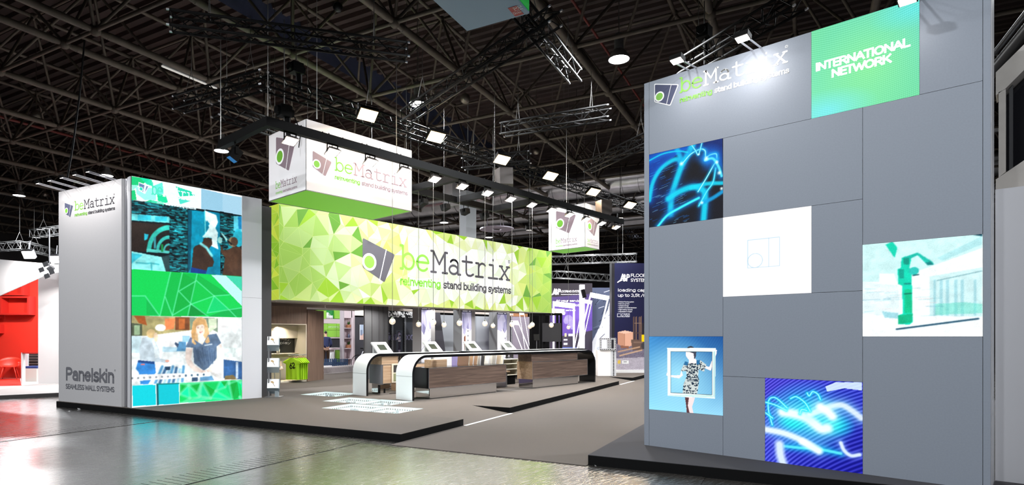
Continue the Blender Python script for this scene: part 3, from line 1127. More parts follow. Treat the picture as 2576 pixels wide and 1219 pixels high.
s['label'] = 'screen of turquoise light trails on black'

# screen: white with a dotted outline of the logo
c = Canvas(160, 160, (252, 252, 255))
for pts in ([(0.3, 0.32), (0.66, 0.32), (0.66, 0.66), (0.3, 0.66), (0.3, 0.32)], [(0.54, 0.32), (0.54, 0.66)]):
    c.line(pts, 0.008, (160, 200, 222), 0.7)
th = np.linspace(0, 2 * math.pi, 40)
c.line([(0.385 + 0.085 * math.cos(a), 0.575 + 0.085 * math.sin(a)) for a in th], 0.008, (160, 200, 222), 0.7)
s = c.mesh('screen', PW, 1, 2, 1, 1, M_SCREEN, t)
s['label'] = 'white screen with a faint outline of the logo'

# screen: blurred station hall in white and green
c = Canvas(200, 200, (248, 255, 255), zoomx(2150, 580, 1480 / 340, XW, YW - 2.5, PZ + 1.5, 1, 1))
c.poly([(75, 150), (1395, 20), (1395, 190), (700, 440), (480, 560), (75, 560)], (190, 240, 240), 0.75)
c.poly([(900, 300), (1395, 60), (1395, 150), (960, 330)], (150, 215, 222), 0.5)
c.poly([(270, 470), (430, 470), (480, 600), (270, 560)], (255, 255, 255), 0.9)
c.poly([(820, 500), (1395, 400), (1395, 940), (820, 930)], (170, 225, 228), 0.55)
for x in (860, 930, 1000, 1090, 1160, 1300):
    c.poly([(x, 540), (x + 30, 530), (x + 30, 930), (x, 930)], (90, 170, 190), 0.35)
c.poly([(880, 800), (1200, 780), (1395, 800), (1395, 900), (880, 920)], (90, 215, 190), 0.5)
c.poly([(75, 560), (480, 600), (500, 960), (75, 900)], (215, 240, 245), 0.6)
c.poly([(300, 880), (480, 900), (480, 960), (330, 950)], (110, 190, 205), 0.6)
for k in range(26):
    x = rr.uniform(80, 800); y = rr.uniform(600, 940)
    c.line([(x, y), (x + rr.uniform(60, 220), y - rr.uniform(0, 16))], 0.006, rr.choice([(120, 190, 200), (230, 190, 190), (150, 205, 215), (80, 150, 180)]), 0.5)
c.poly([(1260, 40), (1395, 25), (1395, 65)], (10, 70, 90))
c.line([(900, 545), (1395, 440)], 0.006, (90, 140, 150))
GP = (0, 214, 178)
c.poly([(340, 155), (415, 122), (468, 185), (440, 300)], GP)
c.poly([(515, 300), (560, 280), (620, 310), (600, 400), (625, 480), (635, 1000), (600, 1025), (480, 1020), (475, 925), (530, 905), (520, 600), (480, 585), (470, 420), (505, 410)], GP)
c.poly([(545, 640), (625, 640), (630, 900), (550, 900)], (0, 196, 140))
c.poly([(475, 925), (635, 905), (630, 1000), (480, 1020)], (0, 180, 130))
c.poly([(515, 300), (690, 240), (850, 340), (870, 370), (800, 380), (770, 350), (690, 270), (600, 310)], (20, 190, 170))
c.poly([(770, 350), (830, 340), (870, 370), (800, 380)], (10, 130, 130))
c.ell(650, 440, 55, 42, (40, 190, 180))
c.poly([(530, 300), (600, 300), (595, 370), (540, 370)], (0, 150, 130)); c.poly([(480, 420), (540, 420), (540, 520), (490, 525)], (0, 160, 140))
c.line([(460, 1075), (1350, 960)], 0.016, (10, 60, 90))
c.line([(640, 490), (700, 480)], 0.012, (0, 70, 80)); c.line([(550, 690), (620, 685)], 0.014, (0, 110, 90)); c.line([(550, 580), (610, 578)], 0.014, (0, 130, 120))
moire(c, 0.03, 6, 60)
c.mottle(.1, 9, 2); c.soften(2)
c.noise(0.07, 1, 1)
s = c.mesh('screen', PW, 2.5, 1.5, 1, 1, M_SCREEN, t)
s['label'] = 'screen of a blurred white hall with a green pillar'

# screen: woman holding up a white frame
c = Canvas(220, 220, (150, 220, 245), zoomx(1620, 830, 1113 / 210, XW, YW, PZ + .5, 1, 1))
c.grad4((60, 140, 205), (20, 80, 150), (150, 225, 250), (150, 215, 245))
c.ell(470, 620, 560, 560, (165, 230, 250), 0.9, 1.0)
moire(c, 0.012, 20, 24, 0, 12)
SK = (252, 240, 240)
c.poly([(545, 890), (680, 895), (640, 1020), (660, 1108), (570, 1105), (560, 1000)], (250, 225, 225))
c.poly([(545, 890), (600, 895), (585, 1000), (610, 1108), (570, 1105), (562, 1000)], (90, 55, 60))
c.poly([(500, 540), (480, 600), (360, 600), (330, 590), (305, 565), (300, 600), (330, 620), (470, 640), (520, 600)], SK)
c.poly([(800, 470), (870, 490), (905, 400), (940, 260), (970, 265), (965, 315), (920, 430), (890, 540), (820, 510)], SK)
c.poly([(600, 370), (670, 370), (710, 410), (700, 450), (600, 440)], SK)
c.poly([(560, 290), (600, 280), (670, 290), (690, 340), (660, 400), (600, 400), (570, 360), (556, 330)], SK)
c.poly([(560, 290), (580, 225), (620, 210), (660, 225), (698, 290), (690, 360), (670, 390), (660, 310), (600, 290)], (60, 66, 84))
c.poly([(545, 420), (600, 440), (700, 440), (750, 400), (830, 460), (800, 555), (730, 520), (720, 620), (735, 660), (710, 845), (515, 835), (525, 720), (570, 610), (560, 545), (490, 545)], (205, 214, 212))
dm = c.mask(c.m([(545, 420), (600, 440), (700, 440), (750, 400), (830, 460), (800, 555), (730, 520), (720, 620), (735, 660), (710, 845), (515, 835), (525, 720), (570, 610), (560, 545), (490, 545)]))
for k in range(250):
    x = rr.uniform(495, 825); y = rr.uniform(420, 845)
    a = rr.uniform(0, 6.28); L = rr.uniform(17, 38)
    m2 = c.mask(c.m([(x, y), (x + L * math.cos(a), y + L * math.sin(a)), (x + L * math.cos(a + 1.1) * .8, y + L * math.sin(a + 1.1) * .8)])) & dm
    c.put(m2.astype(float), (22, 44, 66))
c.poly([(545, 415), (590, 425), (580, 470), (530, 465)], (40, 110, 160)); c.poly([(700, 400), (748, 398), (740, 455), (700, 455)], (40, 110, 160))
for y in (625, 650, 670): c.line([(575, y), (728, y + 10)], 0.008, (30, 50, 70))
for q in ([(310, 238), (955, 238), (945, 292), (355, 282)], [(310, 238), (355, 282), (357, 830), (318, 872)], [(318, 872), (357, 830), (905, 862), (945, 910)], [(955, 238), (945, 910), (905, 862), (908, 290)]):
    c.poly(q, (238, 250, 248))
c.line([(357, 284), (357, 830), (905, 860), (908, 290), (357, 284)], 0.005, (40, 60, 70))
c.poly([(925, 290), (945, 280), (945, 905), (925, 880)], (190, 225, 225)); c.poly([(330, 862), (905, 862), (930, 895), (330, 870)], (200, 235, 232))
c.poly([(585, 238), (600, 215), (640, 215), (660, 238)], (50, 58, 74))
s = c.mesh('screen', PW, 0, .5, 1, 1, M_SCREEN, t)
s['label'] = 'screen of a woman holding a white picture frame'

# screen: blue and turquoise light whirl
c = Canvas(220, 220, (40, 50, 190), zoomx(1910, 940, 1266 / 270, XW, YW - 1.5, PZ, 1, 1))
c.grad4((70, 60, 200), (50, 60, 200), (60, 70, 210), (10, 10, 150))
c.ell(560, 500, 640, 430, (40, 205, 238), 1.0, 0.8)
c.ell(390, 560, 190, 130, (0, 225, 230), 0.9, 0.7); c.ell(880, 600, 260, 150, (0, 225, 230), 0.9, 0.8)
c.ell(1000, 270, 260, 120, (40, 60, 190), 0.8, 0.7)
moire(c, 0.13, 16, 22, 0, -6)
WH = (248, 254, 255)
c.poly([(780, 150), (900, 100), (1205, 100), (1205, 195), (1000, 170), (800, 210)], (225, 245, 255), 0.85)
c.curve([(60, 650), (300, 700), (520, 790), (700, 890)], 0.07, WH, 0.85, 0.09, (120, 200, 250))
c.curve([(280, 450), (400, 470), (560, 520), (720, 640), (800, 640)], 0.10, WH, 0.9, 0.10, (150, 240, 250))
c.curve([(600, 470), (760, 420), (860, 380), (980, 370), (1100, 440), (1200, 520)], 0.06, WH, 0.75, 0.08, (160, 240, 250))
c.curve([(720, 390), (800, 440), (860, 500)], 0.08, WH, 0.9, 0.08, (200, 245, 255))
c.curve([(300, 850), (500, 870), (680, 880), (960, 935)], 0.03, (90, 235, 245), 0.9, 0.05, (0, 190, 230))
c.curve([(240, 830), (250, 950), (280, 1050)], 0.09, (225, 240, 255), 0.9, 0.06, (120, 170, 250))
c.curve([(510, 800), (620, 860), (700, 905)], 0.08, WH, 0.9)
c.curve([(960, 810), (1000, 900), (1080, 960), (1180, 950)], 0.035, (225, 240, 255), 0.9, 0.04, (140, 180, 250))
for pts in ([(155, 600), (110, 420), (120, 300), (200, 285), (330, 400)], [(65, 330), (200, 370), (320, 430)], [(65, 450), (160, 520)], [(370, 290), (440, 270), (540, 340), (600, 440)], [(480, 470), (500, 420), (560, 430)], [(565, 225), (590, 260), (630, 210), (690, 240), (720, 300)]):
    c.curve(pts, 0.012, (150, 250, 255), 1, 0.02, (0, 220, 240))
s = c.mesh('screen', PW, 1.5, 0, 1, 1, M_SCREEN, t)
s['label'] = 'screen of a blue and turquoise light whirl'


# floodlights on arms above the grey wall
def arm_light(name, label, foot, head, aim, power, group, size=0.16, face=None):
    t = thing(name, label, 'spotlight', foot, group)
    foot = Vector(foot); head = Vector(head)
    d = head - foot
    side = d.cross(Vector((0, 0, 1))).normalized()
    mb = MB()
    for k in (-0.05, 0.05):
        mb.tube(foot + side * k, head + side * k, 0.012, 6)
    mb.build('arm', M_ALU, t)
    n = (Vector(aim) - head).normalized() if face is None else Vector(face).normalized()
    r = side; up = r.cross(n)
    mb = MB(); mb.obox(head - n * 0.03, r, up, n, size, size * 0.75, 0.06); mb.build('lamp_head', M_BLACKMETAL, t)
    mb = MB(); mb.obox(head + n * 0.004, r, up, n, size * 0.85, size * 0.6, 0.008); mb.build('lamp_glass', M_SPOT, t)
    area_light(head + n * 0.05, power, 0.12, (1, 0.96, 0.93), aim, 2.6, parent=t)
    return t


for k, (px, py, lab) in enumerate(((1703, 153, 'small bright floodlight on a twin arm above the b of the wall logo'), (1868, 97, 'small bright floodlight on a twin arm above the end of the wall logo'), (2282, 2, 'bright floodlight on a twin arm above the green network screen'))):
    hd = on_x(px, py, XW - 0.42)
    fy = hd.y - 0.02
    arm_light('arm_floodlight', lab, (XW + 0.02, fy, PZ + 5.0), hd, (XW, fy, PZ + 4.45), (2.6, 5, 0.6)[k], 'floodlights above the grey wall', face=(-.25, 0, -1))

# ------------------------------------------------------------------ grey tower with lettering, left
A = hall(7.585, 15.19); B = hall(7.585, 12.72)
PT = Plane((A.x, A.y, PZ), (B - A), (0, 0, 1))
TWD = (B - A).length
TH5 = 4.87
t = thing('sign_tower', 'pale grey tower with coloured logo at the top and grey panelskin lettering at the foot', 'exhibition wall', (A + B) / 2 + Vector((0, 0, PZ)))
nb = -PT.n
mb = MB(); mb.prism([PT.p(0, 0), PT.p(TWD, 0), PT.p(TWD, TH5), PT.p(0, TH5)], nb * 0.03); FRONT = mb.build('front_panel', M_TOWER, t)
mb = MB(); mb.prism([PT.p(0, 0, -0.031), PT.p(TWD + 0.02, 0, -0.031), PT.p(TWD + 0.02, TH5, -0.031), PT.p(0, TH5, -0.031)], nb * 0.25); mb.build('tower_body', M_TOWER, t)
mb = MB()
for a in (0.03, 0.10): mb.box((0, 0, 0), (0.04, 0.02, TH5), 0, Matrix.Translation(PT.p(TWD + a, 0, -0.05)) @ Matrix.Rotation(math.atan2(PT.r.y, PT.r.x), 4, 'Z'))
mb.build('edge_profile', M_ALU, t)
pt = lambda px, py: on_plane_pt(px, py, PT)


def on_plane_pt(px, py, pl):
    a = at_depth(px, py, 1.0)
    o = Vector((0, 0, CZ)); d = a - o
    k = (pl.o - o).dot(pl.n) / d.dot(pl.n)
    q = o + d * k - pl.o
    return q.dot(pl.r), q.dot(pl.u)


x0, y1 = pt(163.4, 510); x1, y0 = pt(177, 545.6); xe, _ = pt(287, 500)
s_ = y1 - y0
logo(FRONT, PT, x0, y0, s_, LOGO_WALL, 0.003, sx=(xe - x0) / (5.35 * s_))
mb = MB()
a0, b0 = pt(165.5, 956); a1, b1 = pt(288, 962)
_, bt = pt(165.5, 922)
put_text(mb, PT, 'Panelskin', a0, b0, bt - b0, a1 - a0, 0.04, 0.003)
ring(mb, PT, a1 + 0.02, bt - 0.03, 0.012, 0.02, 0.003, 0)
a0, b0 = pt(165.5, 977); _, bt = pt(165.5, 964)
put_text(mb, PT, 'SEAMLESS WALL SYSTEMS', a0, b0, bt - b0, a1 - a0, 0.035, 0.003)
mb.build('grey_lettering', M_GREYINK, FRONT)
for k in range(5):
    f = 0.10 + 0.2 * k
    foot = PT.p(TWD * f, TH5, -0.05)
    hd = PT.p(TWD * f, TH5 + 0.05, 0.55)
    arm_light('arm_floodlight', 'slim arm light on top of the grey lettering tower, %s from its left edge' % ORD[k], foot, hd, PT.p(TWD * f, TH5 - 0.9, 0), 3.5, 'arm lights above the grey tower', 0.09)

# ------------------------------------------------------------------ big LED wall beside the tower
YL, XL0, XL1 = 13.848, 4.325, 6.733
LH = 4.88
PLD = Plane((XL0, YL, PZ), (1, 0, 0), (0, 0, 1))
t = thing('led_wall', 'tall bright screen wall of green facets and workshop pictures beside the grey tower', 'screen wall', (5.5, YL, PZ))
W_ = XL1 - XL0
c = Canvas(280, 566, (255, 255, 255), zoomy(320, 430, 1354 / 300, YL, XL0, PZ, W_, LH))
# top strip
TOPQ = [(50, 60), (840, 195), (840, 445), (50, 330)]
c.poly(TOPQ, (240, 255, 255))
for q, col in (([(50, 60), (260, 95), (150, 170), (50, 160)], (0, 200, 110)), ([(50, 160), (130, 160), (60, 230)], (140, 240, 220)), ([(130, 60), (280, 100), (300, 180), (220, 150)], (20, 225, 170)),
               ([(50, 225), (90, 215), (110, 330), (50, 330)], (0, 200, 110)), ([(300, 170), (400, 130), (420, 260), (330, 270)], (90, 240, 220)), ([(340, 260), (440, 280), (470, 375), (350, 340)], (0, 225, 150)),
               ([(260, 330), (340, 345), (330, 370), (200, 350)], (20, 210, 140)), ([(550, 175), (720, 230), (770, 280), (600, 290)], (20, 215, 170)), ([(580, 300), (720, 340), (600, 380)], (60, 225, 200)), ([(100, 180), (330, 200), (330, 330), (200, 330), (110, 260)], (150, 245, 235))):
    c.poly(q, col, 0.9)
c.poly([(130, 125), (250, 172), (205, 262), (132, 222)], (250, 255, 255)); c.poly([(138, 138), (240, 178), (200, 250), (140, 215)], (100, 130, 175))
c.ell(160, 205, 24, 26, (245, 255, 255)); c.ell(160, 205, 17, 19, (40, 225, 190)); c.line([(208, 172), (192, 245)], 0.008, (245, 255, 255))
c.poly([(840, 200), (1080, 258), (1080, 465), (840, 440)], (150, 200, 225)); c.poly([(1080, 258), (1300, 300), (1300, 505), (1080, 465)], (165, 208, 230))
# picture of the stone cladding
c.poly([(50, 330), (1080, 462), (1300, 505), (1300, 1195), (50, 1118)], (8, 22, 30))
c.poly([(50, 485), (480, 520), (480, 590), (50, 560)], (110, 220, 225)); c.rect(120, 500, 270, 560, (50, 190, 210)); c.rect(320, 515, 450, 570, (50, 190, 210))
c.poly([(50, 575), (480, 610), (480, 930), (50, 910)], (44, 34, 30))
for r_, col in ((255, (50, 190, 175)), (205, (30, 30, 30)), (150, (60, 200, 190)), (115, (30, 30, 32)), (70, (70, 190, 185)), (50, (44, 40, 38))):
    q = [(480 - r_ * math.cos(math.radians(a)), 900 - r_ * 1.12 * math.sin(math.radians(a))) for a in range(0, 91, 6)] + [(480, 900)]
    c.poly(q, col)
c.poly([(220, 880), (480, 905), (480, 935), (220, 920)], (90, 215, 205)); c.poly([(195, 710), (245, 720), (230, 775), (195, 790)], (40, 190, 215)); c.rect(385, 830, 408, 915, (30, 160, 80)); c.rect(305, 750, 330, 880, (60, 150, 160))
c.poly([(50, 910), (390, 975), (440, 1140), (50, 1118)], (150, 250, 250)); c.poly([(50, 930), (180, 950), (100, 1010), (50, 1050)], (60, 205, 225))
c.line([(110, 1040), (230, 1050), (270, 1045), (360, 1060)], 0.006, (70, 190, 200)); c.line([(275, 1045), (280, 1120)], 0.006, (70, 190, 200))
c.poly([(390, 975), (480, 950), (480, 1140), (440, 1140)], (40, 70, 74)); c.noise(0.25, 2, 2, None, 4) if False else None
c.stone([(50, 330), (480, 395), (480, 500), (50, 480)], 3)
c.stone([(478, 392), (684, 435), (684, 1155), (478, 1140)], 4)
c.stone([(1055, 480), (1205, 510), (1205, 900), (1055, 900)], 6); c.stone([(1060, 930), (1115, 960), (1110, 1190), (1060, 1185)], 7)
c.poly([(690, 440), (1050, 480), (1058, 1180), (690, 1155)], (0, 150, 185)); c.poly([(690, 440), (735, 450), (720, 1100), (690, 1155)], (0, 60, 80), 0.7)
c.poly([(880, 450), (1050, 475), (1050, 1180), (880, 1170)], (0, 130, 165)); c.line([(882, 450), (888, 760)], 0.005, (120, 230, 235))
c.poly([(885, 450), (930, 470), (1010, 500), (1030, 580), (1000, 650), (1030, 700), (1020, 800), (1035, 890), (950, 850), (960, 760), (850, 750), (900, 690), (930, 640), (890, 560)], (225, 255, 255))
c.poly([(905, 560), (935, 600), (900, 650), (893, 610)], (0, 140, 175))
c.poly([(1205, 510), (1300, 515), (1300, 690), (1205, 680)], (90, 205, 225)); c.poly([(1255, 515), (1300, 520), (1300, 660), (1262, 655)], (20, 130, 185)); c.ell(1260, 760, 60, 100, (40, 190, 215), 0.9)
BR = (62, 44, 36)
c.poly([(770, 850), (830, 830), (860, 800), (860, 770), (900, 750), (960, 770), (965, 830), (930, 880), (985, 1030), (970, 1085), (915, 1090), (890, 1170), (720, 1150), (735, 1060), (750, 880)], BR)
c.line([(835, 825), (900, 870), (960, 960)], 0.012, (120, 210, 215)); c.poly([(725, 1090), (900, 1130), (890, 1172), (720, 1150)], (20, 60, 140)); c.poly([(850, 730), (960, 745), (900, 760)], (190, 250, 250))
c.poly([(1060, 830), (1095, 900), (1150, 890), (1200, 860), (1280, 860), (1300, 900), (1300, 1195), (1080, 1180), (1110, 980), (1060, 920)], (78, 54, 40))
c.ell(1200, 805, 52, 55, (140, 120, 90)); c.ell(1215, 800, 40, 50, (80, 60, 46)); c.poly([(1060, 700), (1085, 710), (1150, 790), (1130, 800)], (160, 225, 220)); c.ell(1052, 785, 26, 38, (150, 220, 215)); c.line([(1140, 790), (1180, 830)], 0.008, (20, 20, 24))
# green band (second crop)
c.px = zoomy(320, 670, 1016 / 300, YL, XL0, PZ, W_, LH)
c.poly([(38, 22), (980, 85), (980, 432), (38, 415)], (0, 212, 84))
c.poly([(370, 50), (600, 65), (520, 425), (280, 420)], (0, 190, 74)); c.poly([(470, 55), (590, 120), (545, 320), (385, 415)], (0, 178, 66)); c.poly([(545, 320), (680, 410), (510, 425)], (0, 150, 58))
c.poly([(590, 120), (740, 250), (545, 320)], (0, 200, 76)); c.poly([(740, 250), (860, 360), (680, 395)], (0, 215, 115)); c.poly([(590, 60), (870, 240), (740, 250), (590, 120)], (0, 186, 72)); c.poly([(860, 360), (980, 350), (980, 432), (690, 425)], (0, 180, 78))
c.poly([(38, 250), (160, 255), (275, 418), (38, 415)], (0, 205, 88)); c.poly([(165, 255), (275, 415), (165, 410)], (0, 186, 78))
c.poly([(715, 70), (840, 78), (980, 215), (980, 340)], (190, 240, 240)); c.poly([(840, 78), (980, 88), (980, 210)], (60, 210, 170))
for pts in ([(370, 50), (280, 420)], [(470, 55), (385, 415)], [(595, 65), (515, 425)], [(440, 210), (590, 120), (740, 250), (545, 320), (440, 210)], [(545, 320), (690, 425)], [(740, 250), (680, 395), (980, 350)], [(740, 250), (860, 360), (930, 432)], [(38, 250), (155, 250), (275, 418)], [(325, 260), (385, 415), (545, 320)], [(740, 250), (870, 240)]):
    c.line(pts, 0.006, (120, 245, 180), 0.6)
# workshop picture
c.poly([(38, 415), (980, 432), (980, 960), (38, 1005)], (244, 252, 252))
c.poly([(38, 415), (540, 430), (540, 540), (160, 590), (38, 590)], (170, 160, 110)); c.poly([(60, 420), (150, 420), (170, 500), (100, 480)], (170, 90, 40)); c.poly([(320, 440), (410, 440), (400, 530), (320, 540)], (220, 130, 80)); c.poly([(410, 430), (530, 432), (530, 540), (410, 540)], (120, 70, 40)); c.poly([(440, 440), (490, 440), (490, 530), (440, 535)], (180, 100, 50)); c.poly([(38, 480), (130, 490), (130, 590), (38, 590)], (80, 90, 70)); c.poly([(60, 500), (110, 500), (110, 580), (60, 580)], (160, 190, 150))
c.ell(285, 520, 45, 30, (240, 245, 240)); c.poly([(530, 430), (770, 440), (770, 560), (700, 520), (540, 540)], (120, 140, 120)); c.poly([(690, 440), (760, 440), (760, 520), (700, 560)], (205, 220, 190))
c.poly([(38, 590), (120, 592), (120, 735), (38, 735)], (205, 232, 240)); c.poly([(300, 680), (500, 690), (500, 725), (300, 725)], (190, 225, 240)); c.poly([(440, 640), (500, 640), (500, 715), (420, 720)], (90, 150, 195)); c.poly([(410, 640), (440, 660), (430, 690), (405, 660)], (60, 80, 110)); c.poly([(470, 590), (530, 590), (530, 640), (470, 640)], (150, 195, 215))
c.poly([(820, 790), (980, 810), (980, 960), (820, 950)], (50, 95, 150)); c.poly([(830, 930), (900, 920), (940, 960), (830, 960)], (120, 105, 70)); c.poly([(925, 810), (945, 810), (945, 950), (925, 955)], (190, 210, 230)); c.poly([(820, 680), (920, 690), (920, 770), (830, 770)], (225, 240, 238))
# the one turned away
c.poly([(130, 610), (180, 590), (230, 600), (270, 700), (280, 780), (350, 800), (350, 820), (240, 810), (110, 790), (105, 690)], (196, 212, 222)); c.poly([(215, 620), (260, 690), (280, 770), (240, 780)], (225, 238, 242)); c.ell(205, 570, 38, 38, (225, 195, 140)); c.ell(245, 600, 18, 40, (240, 215, 185))
c.poly([(95, 800), (235, 810), (245, 900), (180, 1000), (115, 1000), (100, 900), (75, 870)], (50, 130, 205)); c.poly([(95, 795), (230, 808), (235, 830), (90, 815)], (30, 70, 130)); c.poly([(118, 825), (152, 826), (150, 838), (118, 836)], (225, 110, 100)); c.ell(342, 803, 18, 10, (235, 170, 150))
for k in range(7):
    c.line([(240 + k * 38, 990), (300 + k * 30, 850 + (k % 3) * 12)], 0.012, ((70, 140, 190), (40, 90, 140), (150, 195, 220))[k % 3], 0.9)
c.poly([(320, 850), (370, 850), (365, 880), (330, 880)], (30, 60, 90))
# the smiling woman
c.poly([(545, 560), (560, 470), (590, 435), (630, 428), (670, 450), (690, 520), (705, 610), (690, 655), (655, 640), (640, 560), (600, 530), (610, 600), (600, 660), (555, 655)], (218, 180, 130))
c.poly([(585, 500), (620, 470), (655, 490), (660, 560), (640, 595), (610, 590), (590, 550)], (250, 222, 205)); c.poly([(560, 470), (600, 440), (660, 450), (680, 520), (640, 490), (590, 505), (575, 600), (585, 650), (555, 650), (548, 560)], (205, 160, 105))
c.ell(604, 522, 5, 3, (120, 86, 80)); c.ell(637, 514, 5, 3, (120, 86, 80)); c.line([(596, 514), (611, 512)], 0.0012, (170, 130, 100)); c.line([(630, 505), (646, 506)], 0.0012, (170, 130, 100)); c.poly([(607, 552), (626, 556), (645, 544), (637, 562), (622, 567)], (214, 120, 116)); c.poly([(611, 554), (626, 558), (641, 549), (632, 560)], (255, 250, 246)); c.line([(622, 525), (627, 541), (621, 543)], 0.0015, (228, 186, 168)); c.poly([(585, 520), (596, 560), (612, 590), (590, 570)], (238, 200, 178))
c.poly([(600, 580), (650, 590), (680, 630), (640, 660), (605, 640)], (252, 228, 214))
c.poly([(540, 600), (600, 640), (640, 665), (690, 580), (760, 570), (800, 650), (760, 680), (760, 780), (690, 860), (650, 885), (570, 820), (560, 690), (495, 685)], (92, 116, 145))
for k in range(9):
    c.line([(580 + k * 20, 690 + (k % 3) * 15), (610 + k * 17, 800 + (k % 2) * 30)], 0.006, (66, 90, 122), 0.7)
c.line([(660, 670), (720, 660)], 0.005, (200, 215, 225))
c.poly([(540, 600), (580, 640), (565, 660), (545, 655)], (110, 130, 156)); c.poly([(555, 600), (590, 660), (575, 665), (550, 640)], (215, 175, 125)); c.poly([(690, 590), (705, 640), (680, 655), (660, 640)], (215, 175, 125))
c.poly([(500, 690), (558, 695), (545, 790), (570, 840), (650, 885), (640, 905), (570, 890), (510, 830), (495, 780)], (250, 232, 222)); c.poly([(762, 680), (800, 655), (820, 770), (780, 830), (700, 900), (680, 880), (730, 830), (765, 770)], (250, 232, 222)); c.ell(640, 893, 30, 13, (245, 220, 208)); c.ell(700, 885, 24, 14, (245, 220, 208))
c.poly([(38, 920), (690, 900), (700, 935), (38, 975)], (252, 254, 254)); c.poly([(690, 890), (735, 890), (830, 965), (790, 968)], (225, 225, 222)); c.poly([(550, 945), (600, 940), (600, 972), (550, 978)], (60, 90, 125)); c.poly([(620, 940), (720, 930), (740, 965), (620, 972)], (110, 170, 215))
for k in range(13):
    c.ell(45 + k * 50.5, 950 - k * 2.6, 9, 9, (120, 130, 140) if k < 9 else (50, 90, 120), 0.9)
# bottom strip
c.poly([(38, 1005), (985, 958), (985, 1130), (38, 1195)], (235, 250, 250))
c.poly([(45, 1012), (243, 1005), (246, 1175), (50, 1188)], (0, 212, 225)); c.poly([(258, 1000), (440, 993), (444, 1165), (262, 1175)], (0, 200, 214)); c.line([(258, 1000), (262, 1172)], 0.008, (0, 90, 100)); c.line([(258, 1000), (440, 993)], 0.005, (0, 110, 110))
c.facets([(446, 990), (985, 962), (985, 1130), (448, 1160)], [(0, 200, 80), (0, 232, 130), (0, 240, 160), (0, 176, 62), (0, 215, 100)], 16, 12, 0.006)
c.px = None
for bx_ in ((0, .1, 1, .4), (0, .6, 1, .905)):
    c.mottle(.30, 40, 3, bx_); c.mottle(.22, 13, 4, bx_); c.mottle(.14, 5, 5, bx_); c.soften(2, bx_)
c.noise(0.04, 1, 1, None, 8)
s = c.mesh('screen', PLD, 0, 0, W_, LH, M_SCREEN, t, 0.0, 0.04)
mb = MB()
mb.box((XL0 - 0.02, YL + 0.045, PZ), (XL1, YL + 0.2, PZ + LH)); mb.build('screen_frame', M_WHITEWALL, t)
mb = MB()
pq = lambda px, py: on_plane_pt(320 + px / (1354 / 300), 430 + py / (1354 / 300), PLD)
a0, b0 = pq(275, 235); a1, b1 = pq(790, 300)
word(mb, PLD, a0, b0 - 0.05, 0.25, (a1 - a0) / 8.15, 0.022, 0.004, 0, 1)
put_text(mb, PLD, 're!nventing', a0, b0 - 0.24, 0.075, 0.26 * (a1 - a0), 0.02, 0.004, 0)
put_text(mb, PLD, 'stand building systems', a0 + 0.30 * (a1 - a0), b0 - 0.24, 0.075, 0.68 * (a1 - a0), 0.02, 0.004, 1)
mb.build('screen_lettering', [mat('screen_teal', (60, 190, 160), 0.5, emit=1.0), mat('screen_pale', (205, 226, 230), 0.5, emit=1.0)], s)
mb = MB(); mb.box((XL1 + 0.002, YL - 0.01, PZ), (7.235, YL + 0.5, PZ + 2.44)); mb.build('white_panel', M_WHITEWALL, t)
mb = MB(); mb.box((XL1 + 0.002, YL - 0.01, PZ + 2.444), (7.235, YL + 0.5, PZ + LH)); mb.build('white_panel', M_WHITEWALL, t)
mb = MB(); mb.box((7.24, YL + 0.32, PZ), (7.67, YL + 0.75, PZ + 4.8))
mb.build('dark_side', mat('dark_panel', (62, 60, 62), 0.6), t)

# ------------------------------------------------------------------ faceted lime banner box over the counters
YB = 14.697
bx0, bx1 = on_y(702.3, 753.1, YB).x, on_y(1388, 786.7, YB).x
bz0, bz1 = 2.618, 5.187
t = thing('fascia_banner', 'long backlit lime and white faceted banner with big grey logo above the counters', 'banner', ((bx0 + bx1) / 2, YB, bz0))
PB = Plane((bx0, YB, bz0), (1, 0, 0), (0, 0, 1))
BL, BH = bx1 - bx0, bz1 - bz0
mb = MB()
mb.box((bx0 + 0.004, YB + 0.01, bz0), (bx1, YB + 0.53, bz1))
mb.build('banner_box', mat('banner_frame', (225, 225, 205), 0.5), t)


def facet_face(pl, L, H, spacing, seed, fn, name, parent):
    r = np.random.RandomState(seed)
    P = [Vector((0, 0)), Vector((L, 0)), Vector((L, H)), Vector((0, H))]
    nx = max(1, int(L / spacing)); ny = max(1, int(H / spacing))
    for i in range(nx):
        for j in range(ny):
            P.append(Vector(((i + 0.5 + 0.45 * r.uniform(-1, 1)) * L / nx, (j + 0.5 + 0.45 * r.uniform(-1, 1)) * H / ny)))
    for i in range(1, nx):
        P += [Vector(((i + 0.3 * r.uniform(-1, 1)) * L / nx, 0)), Vector(((i + 0.3 * r.uniform(-1, 1)) * L / nx, H))]
    for j in range(1, ny):
        P += [Vector((0, (j + 0.3 * r.uniform(-1, 1)) * H / ny)), Vector((L, (j + 0.3 * r.uniform(-1, 1)) * H / ny))]
    vs, es, fs = delaunay_2d_cdt(P, [], [], 0, 1e-5)[:3]
    mb = MB()
    wl = lin((212, 230, 140))
    mb.quad(pl.p(0, 0, 0.001), pl.p(L, 0, 0.001), pl.p(L, H, 0.001), pl.p(0, H, 0.001), 0, wl)
    for f in fs:
        q = [vs[i] for i in f]
        c = sum(q, Vector((0, 0))) / 3
        q2 = [c + (p - c) * (1 - min(0.4, 0.0055 / max(0.02, (p - c).length))) for p in q]
        mb.add([pl.p(p.x, p.y, 0.003) for p in q2], [(0, 1, 2)], 0, lin(fn(c.x / L, c.y / H, r)))
    return mb.build(name, M_PRINT, parent)


def mixc(a, b, k):
    k = max(0.0, min(1.0, k))
    return tuple(x * (1 - k) + y * k for x, y in zip(a, b))


